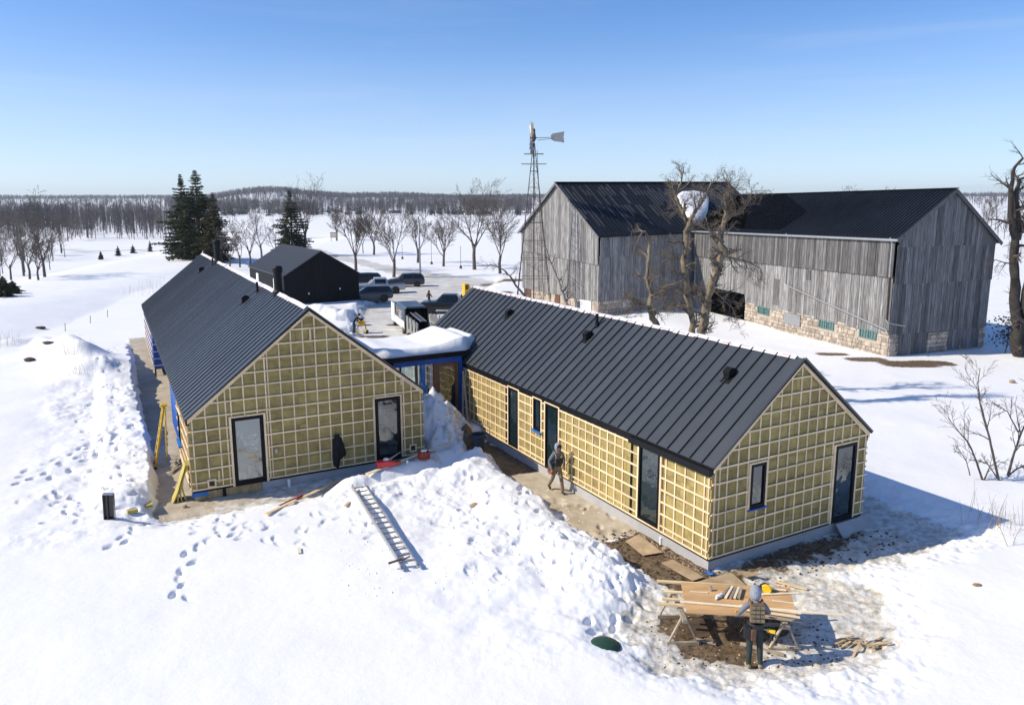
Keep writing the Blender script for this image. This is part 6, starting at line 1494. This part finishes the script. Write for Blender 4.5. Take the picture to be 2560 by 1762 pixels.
# boards that carry the sheet
for i, ((a, b), (c, d), lab) in enumerate((((1642, 1452), (1930, 1470), 'pine board sticking out farthest back on the left of the table'), ((1660, 1478), (1960, 1497), 'pine board, second from the back, sticking out left of the table'), ((1655, 1496), (1985, 1518), 'pine board, third from the back, sticking out left of the table'), ((1645, 1508), (1998, 1538), 'pine board nearest to us sticking out left of the table'))):
    stick('pine_board', T(a, b, -.03), T(c, d, -.03), .085, .04, 'pine', lab, group='boards carrying the work table')
sheet('plywood_sheet', [(1702, 1456), (1975, 1469), (1992, 1547), (1716, 1533)], 'plywood', TZ+.0, .018, 'orange brown plywood sheet lying on sawhorses as a work table', 'plywood')
for i, ((a, b), (c, d), w_, lab) in enumerate((((1700, 1503), (2113, 1537), .07, 'longest pale batten across the table, reaching far to the right'), ((1850, 1513), (2002, 1532), .07, 'pale batten just behind the dark boards at the table right'), ((1860, 1523), (2000, 1543), .06, 'short batten on the near right edge of the table'), ((1905, 1485), (1998, 1482), .06, 'white batten offcut right of the yellow saw'), ((1930, 1472), (1965, 1475), .06, 'small white batten offcut at the far right table edge'), ((1840, 1533), (2005, 1553), .07, 'dark stained batten along the near right table edge'))):
    stick('batten', T(a, b, .04+.012*(i % 3)), T(c, d, .04+.012*(i % 3)), w_, .022, 'pale_board' if i != 5 else 'old_board', lab, group='loose battens on the work table')
for i, x in enumerate((1812, 1822, 1832, 1840, 1848)):
    stick('offcut', T(x-10+i*2, 1494, .035+.01*i), T(x+10-i, 1464+i, .035+.01*i), .055, .025, 'pale_board' if i % 2 else 'old_board', ('leftmost', 'second', 'middle', 'fourth', 'rightmost')[i]+' short batten offcut stacked on the plywood beside the worker', 'offcut', 'offcuts stacked on the table')
pr = T(1797, 1494, .02); mb = ball(.055, (0, 0, .045), (1.7, 1, .8), 9, 6); mb.tube([(.05, .02, .04), (.14, .06, .03), (.2, .05, .02)], [.04, .035, .02], 6); mb.tube([(-.05, -.02, .04), (-.12, -.05, .02)], [.04, .03], 6); tag(mb.build('work_glove', 'white_rag', None, pr, (0, 0, .4), smooth=True), 'crumpled white work gloves on the plywood', 'glove')
mb = MB(); mb.lathe([(.036, 0), (.036, .10), (.03, .105), (.028, .095)], 14, caps=False); tag(mb.build('metal_cup', 'aluminium', None, T(1777, 1476, .019)), 'small silver can standing alone on the plywood', 'can')
tag(stick('carpenter_pencil', T(1838, 1527, .03), T(1856, 1522, .03), .03, .015, 'yellow_tool', 'bright yellow square lying near the table edge', 'tool'))
# circular saw
cs = empty('circular_saw', T(1915, 1480, .02), R(-35), 'yellow circular saw standing on the work table', 'saw')
mb = MB(); mb.box(-.16, -.08, 0, .16, .08, .01); mb.build('base_plate', 'aluminium', cs)
mb = MB(); mb.lathe([(.02, -.03), (.10, -.03), (.115, 0), (.10, .03), (.02, .03)], 16, M=Matrix.Translation((.02, -.02, .10)) @ Matrix.Rotation(R(90), 4, 'X')); mb.build('blade_guard', 'yellow_tool', cs)
mb = MB(); mb.tube([(0, .03, .10), (0, .13, .10)], [.055, .05], 10); mb.build('motor', 'yellow_tool', cs); mb = MB(); mb.tube([(-.12, .03, .06), (-.14, .03, .14), (-.06, .03, .20), (.04, .03, .19)], .022, 8); mb.build('handle', 'black_plastic', cs)
mb = MB(); mb.box(-.20, .0, .03, -.12, .07, .10); mb.build('battery', 'black_plastic', cs, bevel=.01)
# plywood scraps on the ground
gl = 'plywood scraps on the muddy path'
sheet('plywood_scrap', [(1564, 1353), (1597, 1336), (1657, 1381), (1608, 1389)], 'plywood_dirty', .10, .015, 'tan plywood piece on the path nearest the white pipe stub', 'plywood', gl)
sheet('plywood_scrap', [(1653, 1407), (1682, 1399), (1760, 1443), (1732, 1452)], 'plywood_dirty', .11, .015, 'narrow tan plywood strip lying before the house corner', 'plywood', gl)
sheet('plywood_scrap', [(1741, 1455), (1828, 1431), (1864, 1462), (1800, 1478)], 'plywood_dirty', .17, .015, 'large plywood piece on the mud just behind the work table', 'plywood', gl)
sheet('plywood_scrap', [(1836, 1426), (1907, 1434), (1868, 1443)], 'plywood_dirty', .20, .015, 'small triangular plywood scrap right of the worker hood', 'plywood', gl)
sheet('plywood_scrap', [(1693, 1543), (1780, 1547), (1784, 1590), (1722, 1597)], 'soil_clod', GZ+.03, .015, 'muddy plywood piece lying under the left end of the table', 'plywood', gl)
for i, (a, b, c, d, lab) in enumerate(((1850, 1612, 1960, 1640, 'old board lying on the mud under the right end of the table'), (1735, 1600, 1790, 1612, 'short board half buried under the left end of the table'), (1930, 1500, 1985, 1507, 'thin lath lying on the plywood right of the worker'), (1725, 1478, 1770, 1481, 'thin lath lying on the left half of the plywood'))):
    if i < 2: stick('loose_board', GT(a, b)+Vector((0, 0, .04)), GT(c, d)+Vector((0, 0, .04)), .09, .035, 'old_board', lab, group='loose boards at the work table')
    else: stick('loose_lath', T(a, b, .03), T(c, d, .03), .04, .015, 'pale_board', lab, group='loose boards at the work table')
# wood scraps heap
e = empty('scrap_wood_pile', GT(2150, 1615), 0, 'heap of splintered wood offcuts in the snow right of the table', 'wood pile'); r = random.Random(6)
for i in range(22): mb = MB(); a = r.uniform(-.6, .9); l = r.uniform(.1, .28); c = Vector((r.gauss(0, .30)+.1, r.gauss(0, .16)+.05, .03+.03*r.random()*3)); d = Vector((math.cos(a), math.sin(a), r.uniform(-.15, .35)))*l; mb.beam(c-d, c+d, .05, .02); mb.build('stick', 'wood_chip' if i % 3 else 'old_board', e)
stick('long_stick', GT(1936, 1456)+Vector((0, 0, .05)), GT(2018, 1477)+Vector((0, 0, .05)), .05, .04, 'pine', 'thin brown stick lying on dirty snow behind the table', 'stick')
# chips and clods
def scatter(name, mat, n, fn, seed, label, sz=(.01, .03), cat='debris'):
    r = random.Random(seed); mb = MB(); XY = [fn(r) for _ in range(n)]; ZZ = H(np.array([p[0] for p in XY]), np.array([p[1] for p in XY]))
    for (x, y), z in zip(XY, ZZ):
        s = r.uniform(*sz); a = r.uniform(0, 6.28); c, s2 = math.cos(a), math.sin(a)
        vs = [(dx*s*r.uniform(.6, 1.4), dy*s*r.uniform(.6, 1.4), dz*s*r.uniform(.5, 1)) for dx, dy, dz in ((1, 0, 0), (0, 1, 0), (-1, 0, 0), (0, -1, 0), (0, 0, 1), (0, 0, -.5))]
        mb.add([(v[0]*c-v[1]*s2+x, v[0]*s2+v[1]*c+y, v[2]+z) for v in vs], [(0, 1, 4), (1, 2, 4), (2, 3, 4), (3, 0, 4), (1, 0, 5), (2, 1, 5), (3, 2, 5), (0, 3, 5)])
    return tag(mb.build(name, mat), label, cat, kind='stuff')
def rbp(a0, a1, b0, b1): return lambda r: tuple(wld(RB, r.uniform(a0, a1), r.uniform(b0, b1))[:2])
scatter('gravel', 'rock', 260, rbp(-.35, -.03, -.6, 3.2), 1, 'gravel strewn along the foot of the plinth', (.015, .05))
scatter('soil_clods', 'soil_clod', 420, rbp(-1.6, -.05, -1.4, 3.2), 2, 'brown clods of soil on the muddy path', (.015, .06))
scatter('soil_clods_by_table', 'soil_clod', 320, lambda r: (r.uniform(3.2, 7.4), r.uniform(14.6, 16.6)), 3, 'brown clods of soil around the work table', (.012, .045))
scatter('wood_chips', 'wood_chip', 160, lambda r: (r.uniform(3.2, 7.6), r.uniform(14.7, 16.8)), 4, 'pale wood chips strewn around the work table', (.01, .03))
scatter('gable_clods', 'soil_clod', 200, rbp(0, 6.5, -1.6, -.1), 5, 'dark clods in the shade below the gable', (.02, .06))
# snow crumbs on the heaps
def hill_fn(r):
    p = G(r.uniform(850, 1560), r.uniform(1150, 1480), .6); return p.x, p.y
scatter('snow_crumbs', 'snow', 220, hill_fn, 6, 'loose crumbs of snow on the shovelled heaps', (.015, .05), 'snow')
scatter('snow_crumbs_left', 'snow', 160, lambda r: tuple(wld(LB, r.uniform(-3.6, -.9), r.uniform(-2, 20))[:2]), 7, 'loose crumbs of snow on the left bank', (.015, .06), 'snow')
# round lid, pipe stub, stones
lid = empty('septic_lid', GT(1510, 1612)+Vector((0, 0, -.03)), 0, 'round dark green tank lid showing through the snow', 'lid')
mb = MB(); mb.lathe([(.33, -.05), (.33, .03), (.30, .07), (.18, .11), (.01, .12)], 26); mb.build('dome', 'lid_green', lid, smooth=True); mb = MB(); mb.lathe([(.36, -.02), (.36, .025), (.331, .03)], 26, caps=False); mb.build('rim', 'lid_green', lid)
def stub(px, py, h, lab): mb = MB(); mb.lathe([(.05, -.15), (.05, h-.05), (.058, h-.05), (.058, h), (.0, h)], 14, caps=False); tag(mb.build('pipe_stub', 'pvc', None, GT(px, py, .05)), lab, 'pipe')
stub(1652, 1360, .22, 'short white pipe stub standing by the pink stone')
def rock(px, py, s, mat, lab, sc=(1, .8, .6), seed=1, dz=0):
    r = random.Random(seed); mb = ball(s, (0, 0, 0), sc, 10, 7); mb.v = [tuple(Vector(v)*r.uniform(.88, 1.1)) for v in mb.v]; tag(mb.build('stone', mat, None, GT(px, py, .1)+Vector((0, 0, dz)), smooth=True), lab, 'stone')
rock(1664, 1374, .11, 'rock', 'rounded pinkish stone by the white pipe stub', seed=2, dz=.04); rock(1651, 1383, .06, 'rock', 'small tan stone beside the pinkish one', seed=3, dz=.02)
rock(2530, 957, .17, 'rock', 'lone tan boulder in the snow on the right', seed=4, dz=.08); rock(74, 903, .27, 'dark_rock', 'dark elongated rock poking from the left snow field', (1.3, .6, .5), 5, .1); rock(102, 822, .36, 'dark_rock', 'dark rock on the crest of the far left mound', (1.2, .6, .3), 6, .1); rock(120, 858, .28, 'dark_rock', 'dark rock on the right flank of the far left mound', (1.4, .5, .3), 7, .05)
rock(1190, 1262, .16, 'rock', 'grey clump half buried in the lumpy snow', (1.2, 1, .5), 8, -.02); rock(2443, 1462, .10, 'dry_grass', 'tan clump of grass and soil in the lower right snow', (1.3, .8, .4), 9, 0)
# spouts against the plinth
def spout(px, py, lab):
    p = GT(px, py, .05); mb = MB(); mb.tube([(0, 0, .36), (0, 0, .12), (-.05, -.02, .03), (-.16, -.06, .0)], [.05, .05, .055, .06], 8); tag(mb.build('drain_spout', 'black_plastic', None, p), lab, 'drain spout', 'drain spouts along the long wall')
spout(1571, 1300, 'black drain spout by the window nearest the house corner'); spout(1262, 1105, 'black drain spout by the trash can end of the wall')
p = GT(1773, 1437, .08); mb = MB()
for a in (.1, 1.2, 2.2, -.5): mb.tube([(0, 0, .03), (.09*math.cos(a), .09*math.sin(a), .05), (.18*math.cos(a+.3), .18*math.sin(a+.3), .02)], [.03, .022, .012], 5)
tag(mb.build('tape_scrap', 'blue_tape', None, p), 'crumpled blue tape scrap at the plinth corner', 'tape')
# panel leaning on the plinth
q = [wld(RB, 5.05, -.06, .36), wld(RB, 6.42, -.06, .36), wld(RB, 6.6, -.42, .02), wld(RB, 5.05, -.40, -.02)]; c = sum(q, Vector())/4; mb = MB(); mb.prism([p-c for p in q], (0.02, -.03, .03)); tag(mb.build('cement_sheet', 'concrete', None, c), 'grey panel leaning against the plinth below the gable door', 'panel')
# trash can
tc_ = empty('trash_can', (-1.33, 29.10, hz(-1.33, 29.1)-.03), 0, 'round grey plastic trash can beside the big snow heap', 'trash can')
mb = MB(); mb.lathe([(.0, .0), (.22, .0), (.235, .03), (.285, .76), (.27, .76), (.22, .06), (.0, .05)], 24, caps=False); mb.build('bin', 'bin_grey', tc_, smooth=False)
mb = MB(); mb.lathe([(.285, .70), (.31, .71), (.315, .78), (.295, .80), (.272, .775)], 24, caps=False); mb.build('rim', 'bin_grey', tc_)
for s in (-1, 1): mb = MB(); mb.box(s*.32-.04, -.06, .60, s*.32+.02, .06, .72); mb.build('handle', 'bin_grey', tc_, bevel=.01)
# coat hanging on the left house
def coat():
    mb = MB(); nx, nz = 14, 22; vs = []; r = random.Random(3)
    LP = [(0, -.03), (.06, -.07), (.15, -.12), (.3, -.15), (.5, -.17), (.7, -.18), (.85, -.16), (.95, -.13), (1, -.10)]; RP = [(0, .03), (.08, .08), (.18, .15), (.32, .21), (.5, .26), (.64, .29), (.72, .26), (.76, .12), (.85, .05), (1, .02)]
    def ip(P, t):
        for (a, b), (c, d) in zip(P[:-1], P[1:]):
            if a <= t <= c: return b+(d-b)*(t-a)/(c-a)
        return P[-1][1]
    for i in range(nz):
        t = i/(nz-1); l, r_ = ip(LP, t), ip(RP, t)
        for j in range(nx):
            s = j/(nx-1)*2-1; x = l+(r_-l)*(s+1)/2; dep = .09*math.sqrt(max(0, 1-s*s))*(.5+.8*t)*(1+.5*math.sin(x*38+t*4))+.085; vs.append((x, -dep, 1.72-1.2*t))
    mb.add(vs, [(i*nx+j, i*nx+j+1, (i+1)*nx+j+1, (i+1)*nx+j) for i in range(nz-1) for j in range(nx-1)])
    o = mb.build('black_coat', 'jacket_black', None, wld(LB, 4.93, 0, 0), (0, 0, LB['hd']), smooth=True); s = o.modifiers.new('thick', 'SOLIDIFY'); s.thickness = .03; s.offset = -1
    tag(o, 'black coat hanging on the battened gable of the big house', 'coat')
coat()
# poles leaning by the link door
for i, (x0, x1, lab) in enumerate((((-.45, -.15), (-.02, .15), 'long board leaning on the blue jamb, left one'), ((-.28, -.45), (-.05, .05), 'long board leaning on the blue jamb, right one'))):
    stick('leaning_board', wld(RB, x0[0], 14.7+x0[1], .05), wld(RB, x1[0]-.06, 15.15+x1[1]*.3, 2.7), .09, .035, 'old_board', lab, group='boards leaning by the link door')
# wall pipe on the right house
mb = MB(); mb.tube([(-.06, 12.75, .25), (-.06, 12.75, .75), (-.10, 12.75, .80), (-.10, 13.3, .80), (-.16, 13.35, .78)], .018, 6); mb.build('water_pipe', 'galvanized', rb)
# aluminium ladder on the snow
a0, a1 = GT(876, 1224), GT(916, 1221); b0, b1 = GT(1004, 1425), GT(1042, 1419)
cA, cB = (a0+a1)/2, (b0+b1)/2; dL = (cB-cA); sd_ = Vector((dL.y, -dL.x, 0)).normalized()*-.22
zs_ = [hz(*(cA.lerp(cB, k/20)[:2]))-cA.lerp(cB, k/20).z for k in range(21)]; lift = max(0, max(zs_))*.6+.05; cA.z += lift; cB.z += lift
al = empty('aluminium_ladder', (cA+cB)/2, 0, 'aluminium ladder lying on the snow slope before the big house', 'ladder'); o_ = (cA+cB)/2
for s in (-1, 1):
    for k in (0, .05): mb = MB(); mb.beam(cA-o_+sd_*s*(1-k*1.6)+Vector((0, 0, k)), cB-o_+sd_*s*(1-k*1.6)-dL*k*1.2+Vector((0, 0, k)), .028, .075); mb.build('rail', 'aluminium', al)
for i in range(16):
    p = cA.lerp(cB, (i+.5)/16)-o_; mb = MB(); mb.beam(p-sd_+Vector((0, 0, .02)), p+sd_+Vector((0, 0, .02)), .045, .03); mb.build('rung', 'aluminium_dull', al)
for s in (-1, 1): mb = MB(); p = cB-o_+sd_*s; mb.beam(p-Vector((0, 0, .03)), p+dL.normalized()*.12+Vector((0, 0, .02)), .06, .09); mb.build('foot', 'aluminium_dull', al)
p = GT(1000, 1418)+Vector((0, 0, .22)); mb = MB(); mb.beam((-.28, -.12, -.04), (.06, .05, 0), .05, .04); mb.prism([(.02, .0, -.03), (.25, .14, .02), (.27, .10, .03), (.06, -.04, -.02)], (0, 0, .03)); tag(mb.build('hatchet', 'rust_steel', None, p), 'small dark tool lying across the lower end of the ladder', 'tool')
# planks and tools on the heap
a, b = GT(665, 1290), GT(845, 1208); lf = max(0, max(hz(*a.lerp(b, k/12)[:2])-a.lerp(b, k/12).z for k in range(13))); stick('plank', a+Vector((0, 0, .03+lf*.8)), b+Vector((0, 0, .05+lf*.8)), .11, .03, 'brick_red' if False else 'pine', 'long thin plank lying on the slope left of the ladder', 'plank')
p = a.lerp(b, .42)+Vector((0, 0, .14)); mb = MB(); mb.tube([(-.55, -.5, -.10), (-.1, -.08, .0), (.12, .12, .02)], [.02, .03, .02], 6); mb.tube([(-.05, -.14, 0), (.08, .10, .02)], [.05, .06], 6); tag(mb.build('red_clamp', 'brick_red', None, p), 'dark red bar clamp on the thin plank', 'clamp')
a, b = GT(917, 1192), GT(1130, 1112); lf = max(0, max(hz(*a.lerp(b, k/12)[:2])-a.lerp(b, k/12).z for k in range(13))); stick('plank', a+Vector((0, 0, .04+lf*.8)), b+Vector((0, 0, .05+lf*.8)), .14, .035, 'pale_board', 'long pale plank along the top of the snow heap by the big house', 'plank')
p = GT(965, 1168); tb_ = empty('red_tool_case', p+Vector((0, 0, .05)), R(28), 'red soft tool bag with tools on top beside the big house', 'tool bag')
mb = MB(); mb.prism([(-.32, -.14, 0), (.30, -.14, 0), (.34, -.12, .14), (.0, -.12, .22), (-.34, -.12, .20)], (0, .28, 0)); mb.build('bag', 'red_tool', tb_, bevel=.03)
mb = MB(); mb.tube([(.1, 0, .2), (.3, .05, .28), (.62, .12, .40)], [.05, .03, .012], 7); mb.build('grinder', 'aluminium_dull', tb_); ball(.08, (.02, .02, .24), (1.4, 1, .7), 9, 6).build('rag', 'white_rag', tb_, smooth=True); mb = MB(); mb.box(.30, -.10, .0, .55, .12, .12); mb.build('pouch', 'brick_red', tb_, bevel=.02)
p = GT(1060, 1148); cr_ = empty('red_crate', p+Vector((0, 0, .03)), R(28), 'dark red crate with white top on the heap near the house corner', 'crate')
mb = MB(); mb.box(-.2, -.13, 0, .2, .13, .04)
for x in (-.2, .17): mb.box(x, -.13, .04, x+.03, .13, .26)
mb.build('shell', 'brick_red', cr_)
for k in range(3): mb = MB(); mb.box(-.17, -.135, .06+.07*k, .17, -.12, .11+.07*k); mb.build('slat', 'brick_red', cr_)
for k in range(3): mb = MB(); mb.lathe([(.045, .04), (.045, .24), (.02, .28)], 10, M=Matrix.Translation((-.11+.11*k, 0, 0))); mb.build('canister', 'red_tool', cr_)
ball(.1, (0, 0, .31), (1.3, .9, .4), 10, 6).build('white_cloth', 'white_rag', cr_, smooth=True)
mb = MB(); mb.lathe([(.035, 0), (.045, .12), (.04, .115), (.03, .01)], 12, caps=False); tag(mb.build('glass_jar', 'white_rag', None, GT(1018, 1160)+Vector((0, 0, .03))), 'small pale cup between the tool bag and the red crate', 'cup')
p = GT(748, 1378); stick('wood_offcut', p+Vector((-.05, .16, .03)), p+Vector((.06, -.16, .03)), .09, .03, 'pale_board', 'short tan offcut lying alone on smooth snow', 'offcut'); p = GT(868, 1262); stick('wood_offcut', p+Vector((-.04, -.14, .03)), p+Vector((.05, .16, .05)), .09, .03, 'wood_chip', 'short offcut just left of the ladder top', 'offcut')
p = GT(1010, 1175)
# black channel standing in the snow
p = GT(275, 1295); e = empty('metal_channel', p-Vector((0, 0, .1)), .2, 'dark metal channel standing upright in the left snow', 'channel'); M = Matrix.Rotation(R(4), 4, 'Y') @ Matrix.Rotation(R(8), 4, 'X')
mb = MB(); mb.box(-.15, -.1, 0, -.12, .06, .95, M=M); mb.box(.12, -.1, 0, .15, .06, .93, M=M); mb.box(-.12, -.02, 0, .12, .02, .95, M=M); mb.box(-.045, -.1, 0, -.015, -.02, .95, M=M); mb.build('profile', 'car_black', e); mb = MB(); mb.box(-.15, -.1, .951, .15, .06, .955, M=M); mb.build('cut_end', 'galvanized', e)
# insulation offcuts
def offc(px, py, l, w_, a, lab, bend=0):
    p = GT(px, py); mb = MB(); M = Matrix.Rotation(a, 4, 'Z') @ Matrix.Rotation(R(-6), 4, 'X')
    mb.box(-w_/2, -l/2, 0, w_/2, l/2, .09, M=M); tag(mb.build('insulation_offcut', 'insulation_edge', None, p+Vector((0, 0, .02))), lab, 'insulation', 'insulation offcuts in the left snow')
offc(373, 1265, .55, .2, R(28), 'yellow insulation block in the snow near the house corner'); offc(331, 1282, .3, .14, R(-50), 'small broken yellow insulation piece beside the black channel')
# strips of insulation leaning at the corner
r = random.Random(2)
for i, lab in enumerate(('leftmost leaning yellow insulation strip at the house corner', 'second leaning yellow insulation strip at the house corner', 'third leaning yellow insulation strip at the house corner', 'rightmost leaning yellow insulation strip at the house corner')):
    a0_ = -.62+.13*i; prof = [(a0_+(-.16-a0_+.035*i)*(t**(1.0+.5*i))*1.0-.05*math.sin(math.pi*t)*(i-1.0), .05+1.25*t) for t in (0, .2, .4, .6, .8, 1)]
    mb = MB(); n = len(prof); vs = []
    for b in (.22, .75):
        for dx in (0, .045):
            for a_, z in prof: vs.append(tuple(Vector((a_+dx, b, z))))
    f = lambda k, d, i_: (k*2+d)*n+i_
    fs = []
    for j in range(n-1): fs += [(f(0, 0, j), f(1, 0, j), f(1, 0, j+1), f(0, 0, j+1)), (f(0, 1, j), f(0, 1, j+1), f(1, 1, j+1), f(1, 1, j)), (f(0, 0, j), f(0, 0, j+1), f(0, 1, j+1), f(0, 1, j)), (f(1, 0, j), f(1, 1, j), f(1, 1, j+1), f(1, 0, j+1))]
    fs += [(f(0, 0, 0), f(0, 1, 0), f(1, 1, 0), f(1, 0, 0)), (f(0, 0, n-1), f(1, 0, n-1), f(1, 1, n-1), f(0, 1, n-1))]
    mb.add(vs, fs); tag(mb.build('insulation_strip', 'insulation_edge', None, wld(LB, 0, 0, 0), (0, 0, LB['hd'])), lab, 'insulation', 'insulation strips leaning at the corner')
# yellow step ladder
b_ = wld(LB, -.55, 4.9, .05); sl_ = empty('step_ladder', b_, LB['hd'], 'yellow fibreglass step ladder by the side wall of the big house', 'step ladder'); HL = 2.25
for s in (-1, 1):
    mb = MB(); mb.beam((-.38, s*.30-.35, 0), (.12, s*.16, HL), .035, .09); mb.build('rail', 'yellow_fibreglass', sl_); mb = MB(); mb.beam((.10, s*.28+.55, 0), (.16, s*.15+.08, HL-.1), .03, .05); mb.build('rear_leg', 'yellow_fibreglass', sl_)
    mb = MB(); mb.box(-.43, s*.30-.40, -.02, -.33, s*.30-.30, .05); mb.build('foot', 'black_plastic', sl_)
for i in range(7):
    t = (i+1)/8; x = -.38+.5*t; y0 = -.35+.35*t; h_ = .30-.14*t; mb = MB(); mb.box(x-.05, y0-h_, HL*t-.015, x+.05, y0+h_, HL*t+.015); mb.build('step', 'aluminium', sl_)
mb = MB(); mb.box(.0, -.2, HL, .24, .2, HL+.06); mb.build('cap', 'yellow_fibreglass', sl_)
mb = MB(); mb.beam((-.12, .0, 1.2), (.10, .35, 1.2), .02, .02); mb.build('spreader', 'aluminium', sl_)
# scraps of wood by the side wall
for i in range(5):
    stick('wood_strip', wld(LB, -.55+.1*i, 3.2+.25*i, .08), wld(LB, -.05-.02*i, 4.0+.3*i, .10+.02*i), .06, .025, 'old_board', ('first', 'second', 'third', 'fourth', 'fifth')[i]+' wood strip from the corner lying along the side wall', 'wood strip', 'wood strips by the side wall')
rock(462, 1268, .09, 'rock', 'small brown block under the leaning insulation strips', seed=12, dz=.04)
# dry weeds and stalks
def tuft(px, py, n, h, lab, seed, sp=.25, cat='weeds'):
    r = random.Random(seed); p = GT(px, py); mb = MB()
    for i in range(n): a = r.uniform(0, 6.28); q = Vector((r.gauss(0, sp), r.gauss(0, sp), -.05)); hh = h*r.uniform(.5, 1.1); t = q+Vector((math.cos(a)*.25*hh, math.sin(a)*.25*hh, hh)); mb.tube([q, q.lerp(t, .5)+Vector((0, 0, .05)), t], [.006, .005, .003], 3, cap=False)
    tag(mb.build('dry_weeds', 'dry_grass', None, p), lab, cat, 'dry weeds in the snow')
tuft(182, 885, 46, 1.0, 'tangle of dry weeds on the near left mound', 1, .5); tuft(12, 862, 30, 1.0, 'dry weeds at the left picture edge beside the mounds', 2, .5); tuft(362, 735, 40, 1.5, 'faint dry stalks in the snow behind the big house eave', 3, 1.6); tuft(385, 720, 20, 1.5, 'sparse dry stalks right behind the house roof corner', 4, .8); tuft(2480, 1310, 40, .8, 'dry grass at the tip of the long house shadow', 5, .5); tuft(205, 930, 30, .6, 'dry weeds at the foot of the near left mound', 6, .4)
tuft(2400, 870, 30, .4, 'dry weeds in the barn shadow by the big maple', 7, .9)
for i, (px, py) in enumerate(((163, 828), (226, 808), (269, 793))):
    p = GT(px, py); stick('stake', p+Vector((0, 0, -.1)), p+Vector((.05, 0, .65)), .04, .04, 'old_board', ('left', 'middle', 'right')[i]+' thin stake standing in the snow behind the mounds', 'stake', 'stakes in the left snow field')
# ------------------------------------------------------------------ air
mb = MB(); mb.box(-4200, -60, -14, 4200, 4200, 75)
hm_ = bpy.data.materials.new('haze'); hm_.use_nodes = True; t = hm_.node_tree; t.nodes.clear(); ou = t.nodes.new('ShaderNodeOutputMaterial'); pv = t.nodes.new('ShaderNodeVolumePrincipled')
pv.inputs['Color'].default_value = (.80, .88, 1, 1); pv.inputs['Density'].default_value = .00013; pv.inputs['Anisotropy'].default_value = .2; t.links.new(pv.outputs[0], ou.inputs['Volume'])
MATS['haze'] = hm_; ho = mb.build('haze', 'haze'); tag(ho, 'thin blue winter haze over the far fields', kind='stuff')
scene.cycles.volume_bounces = 0
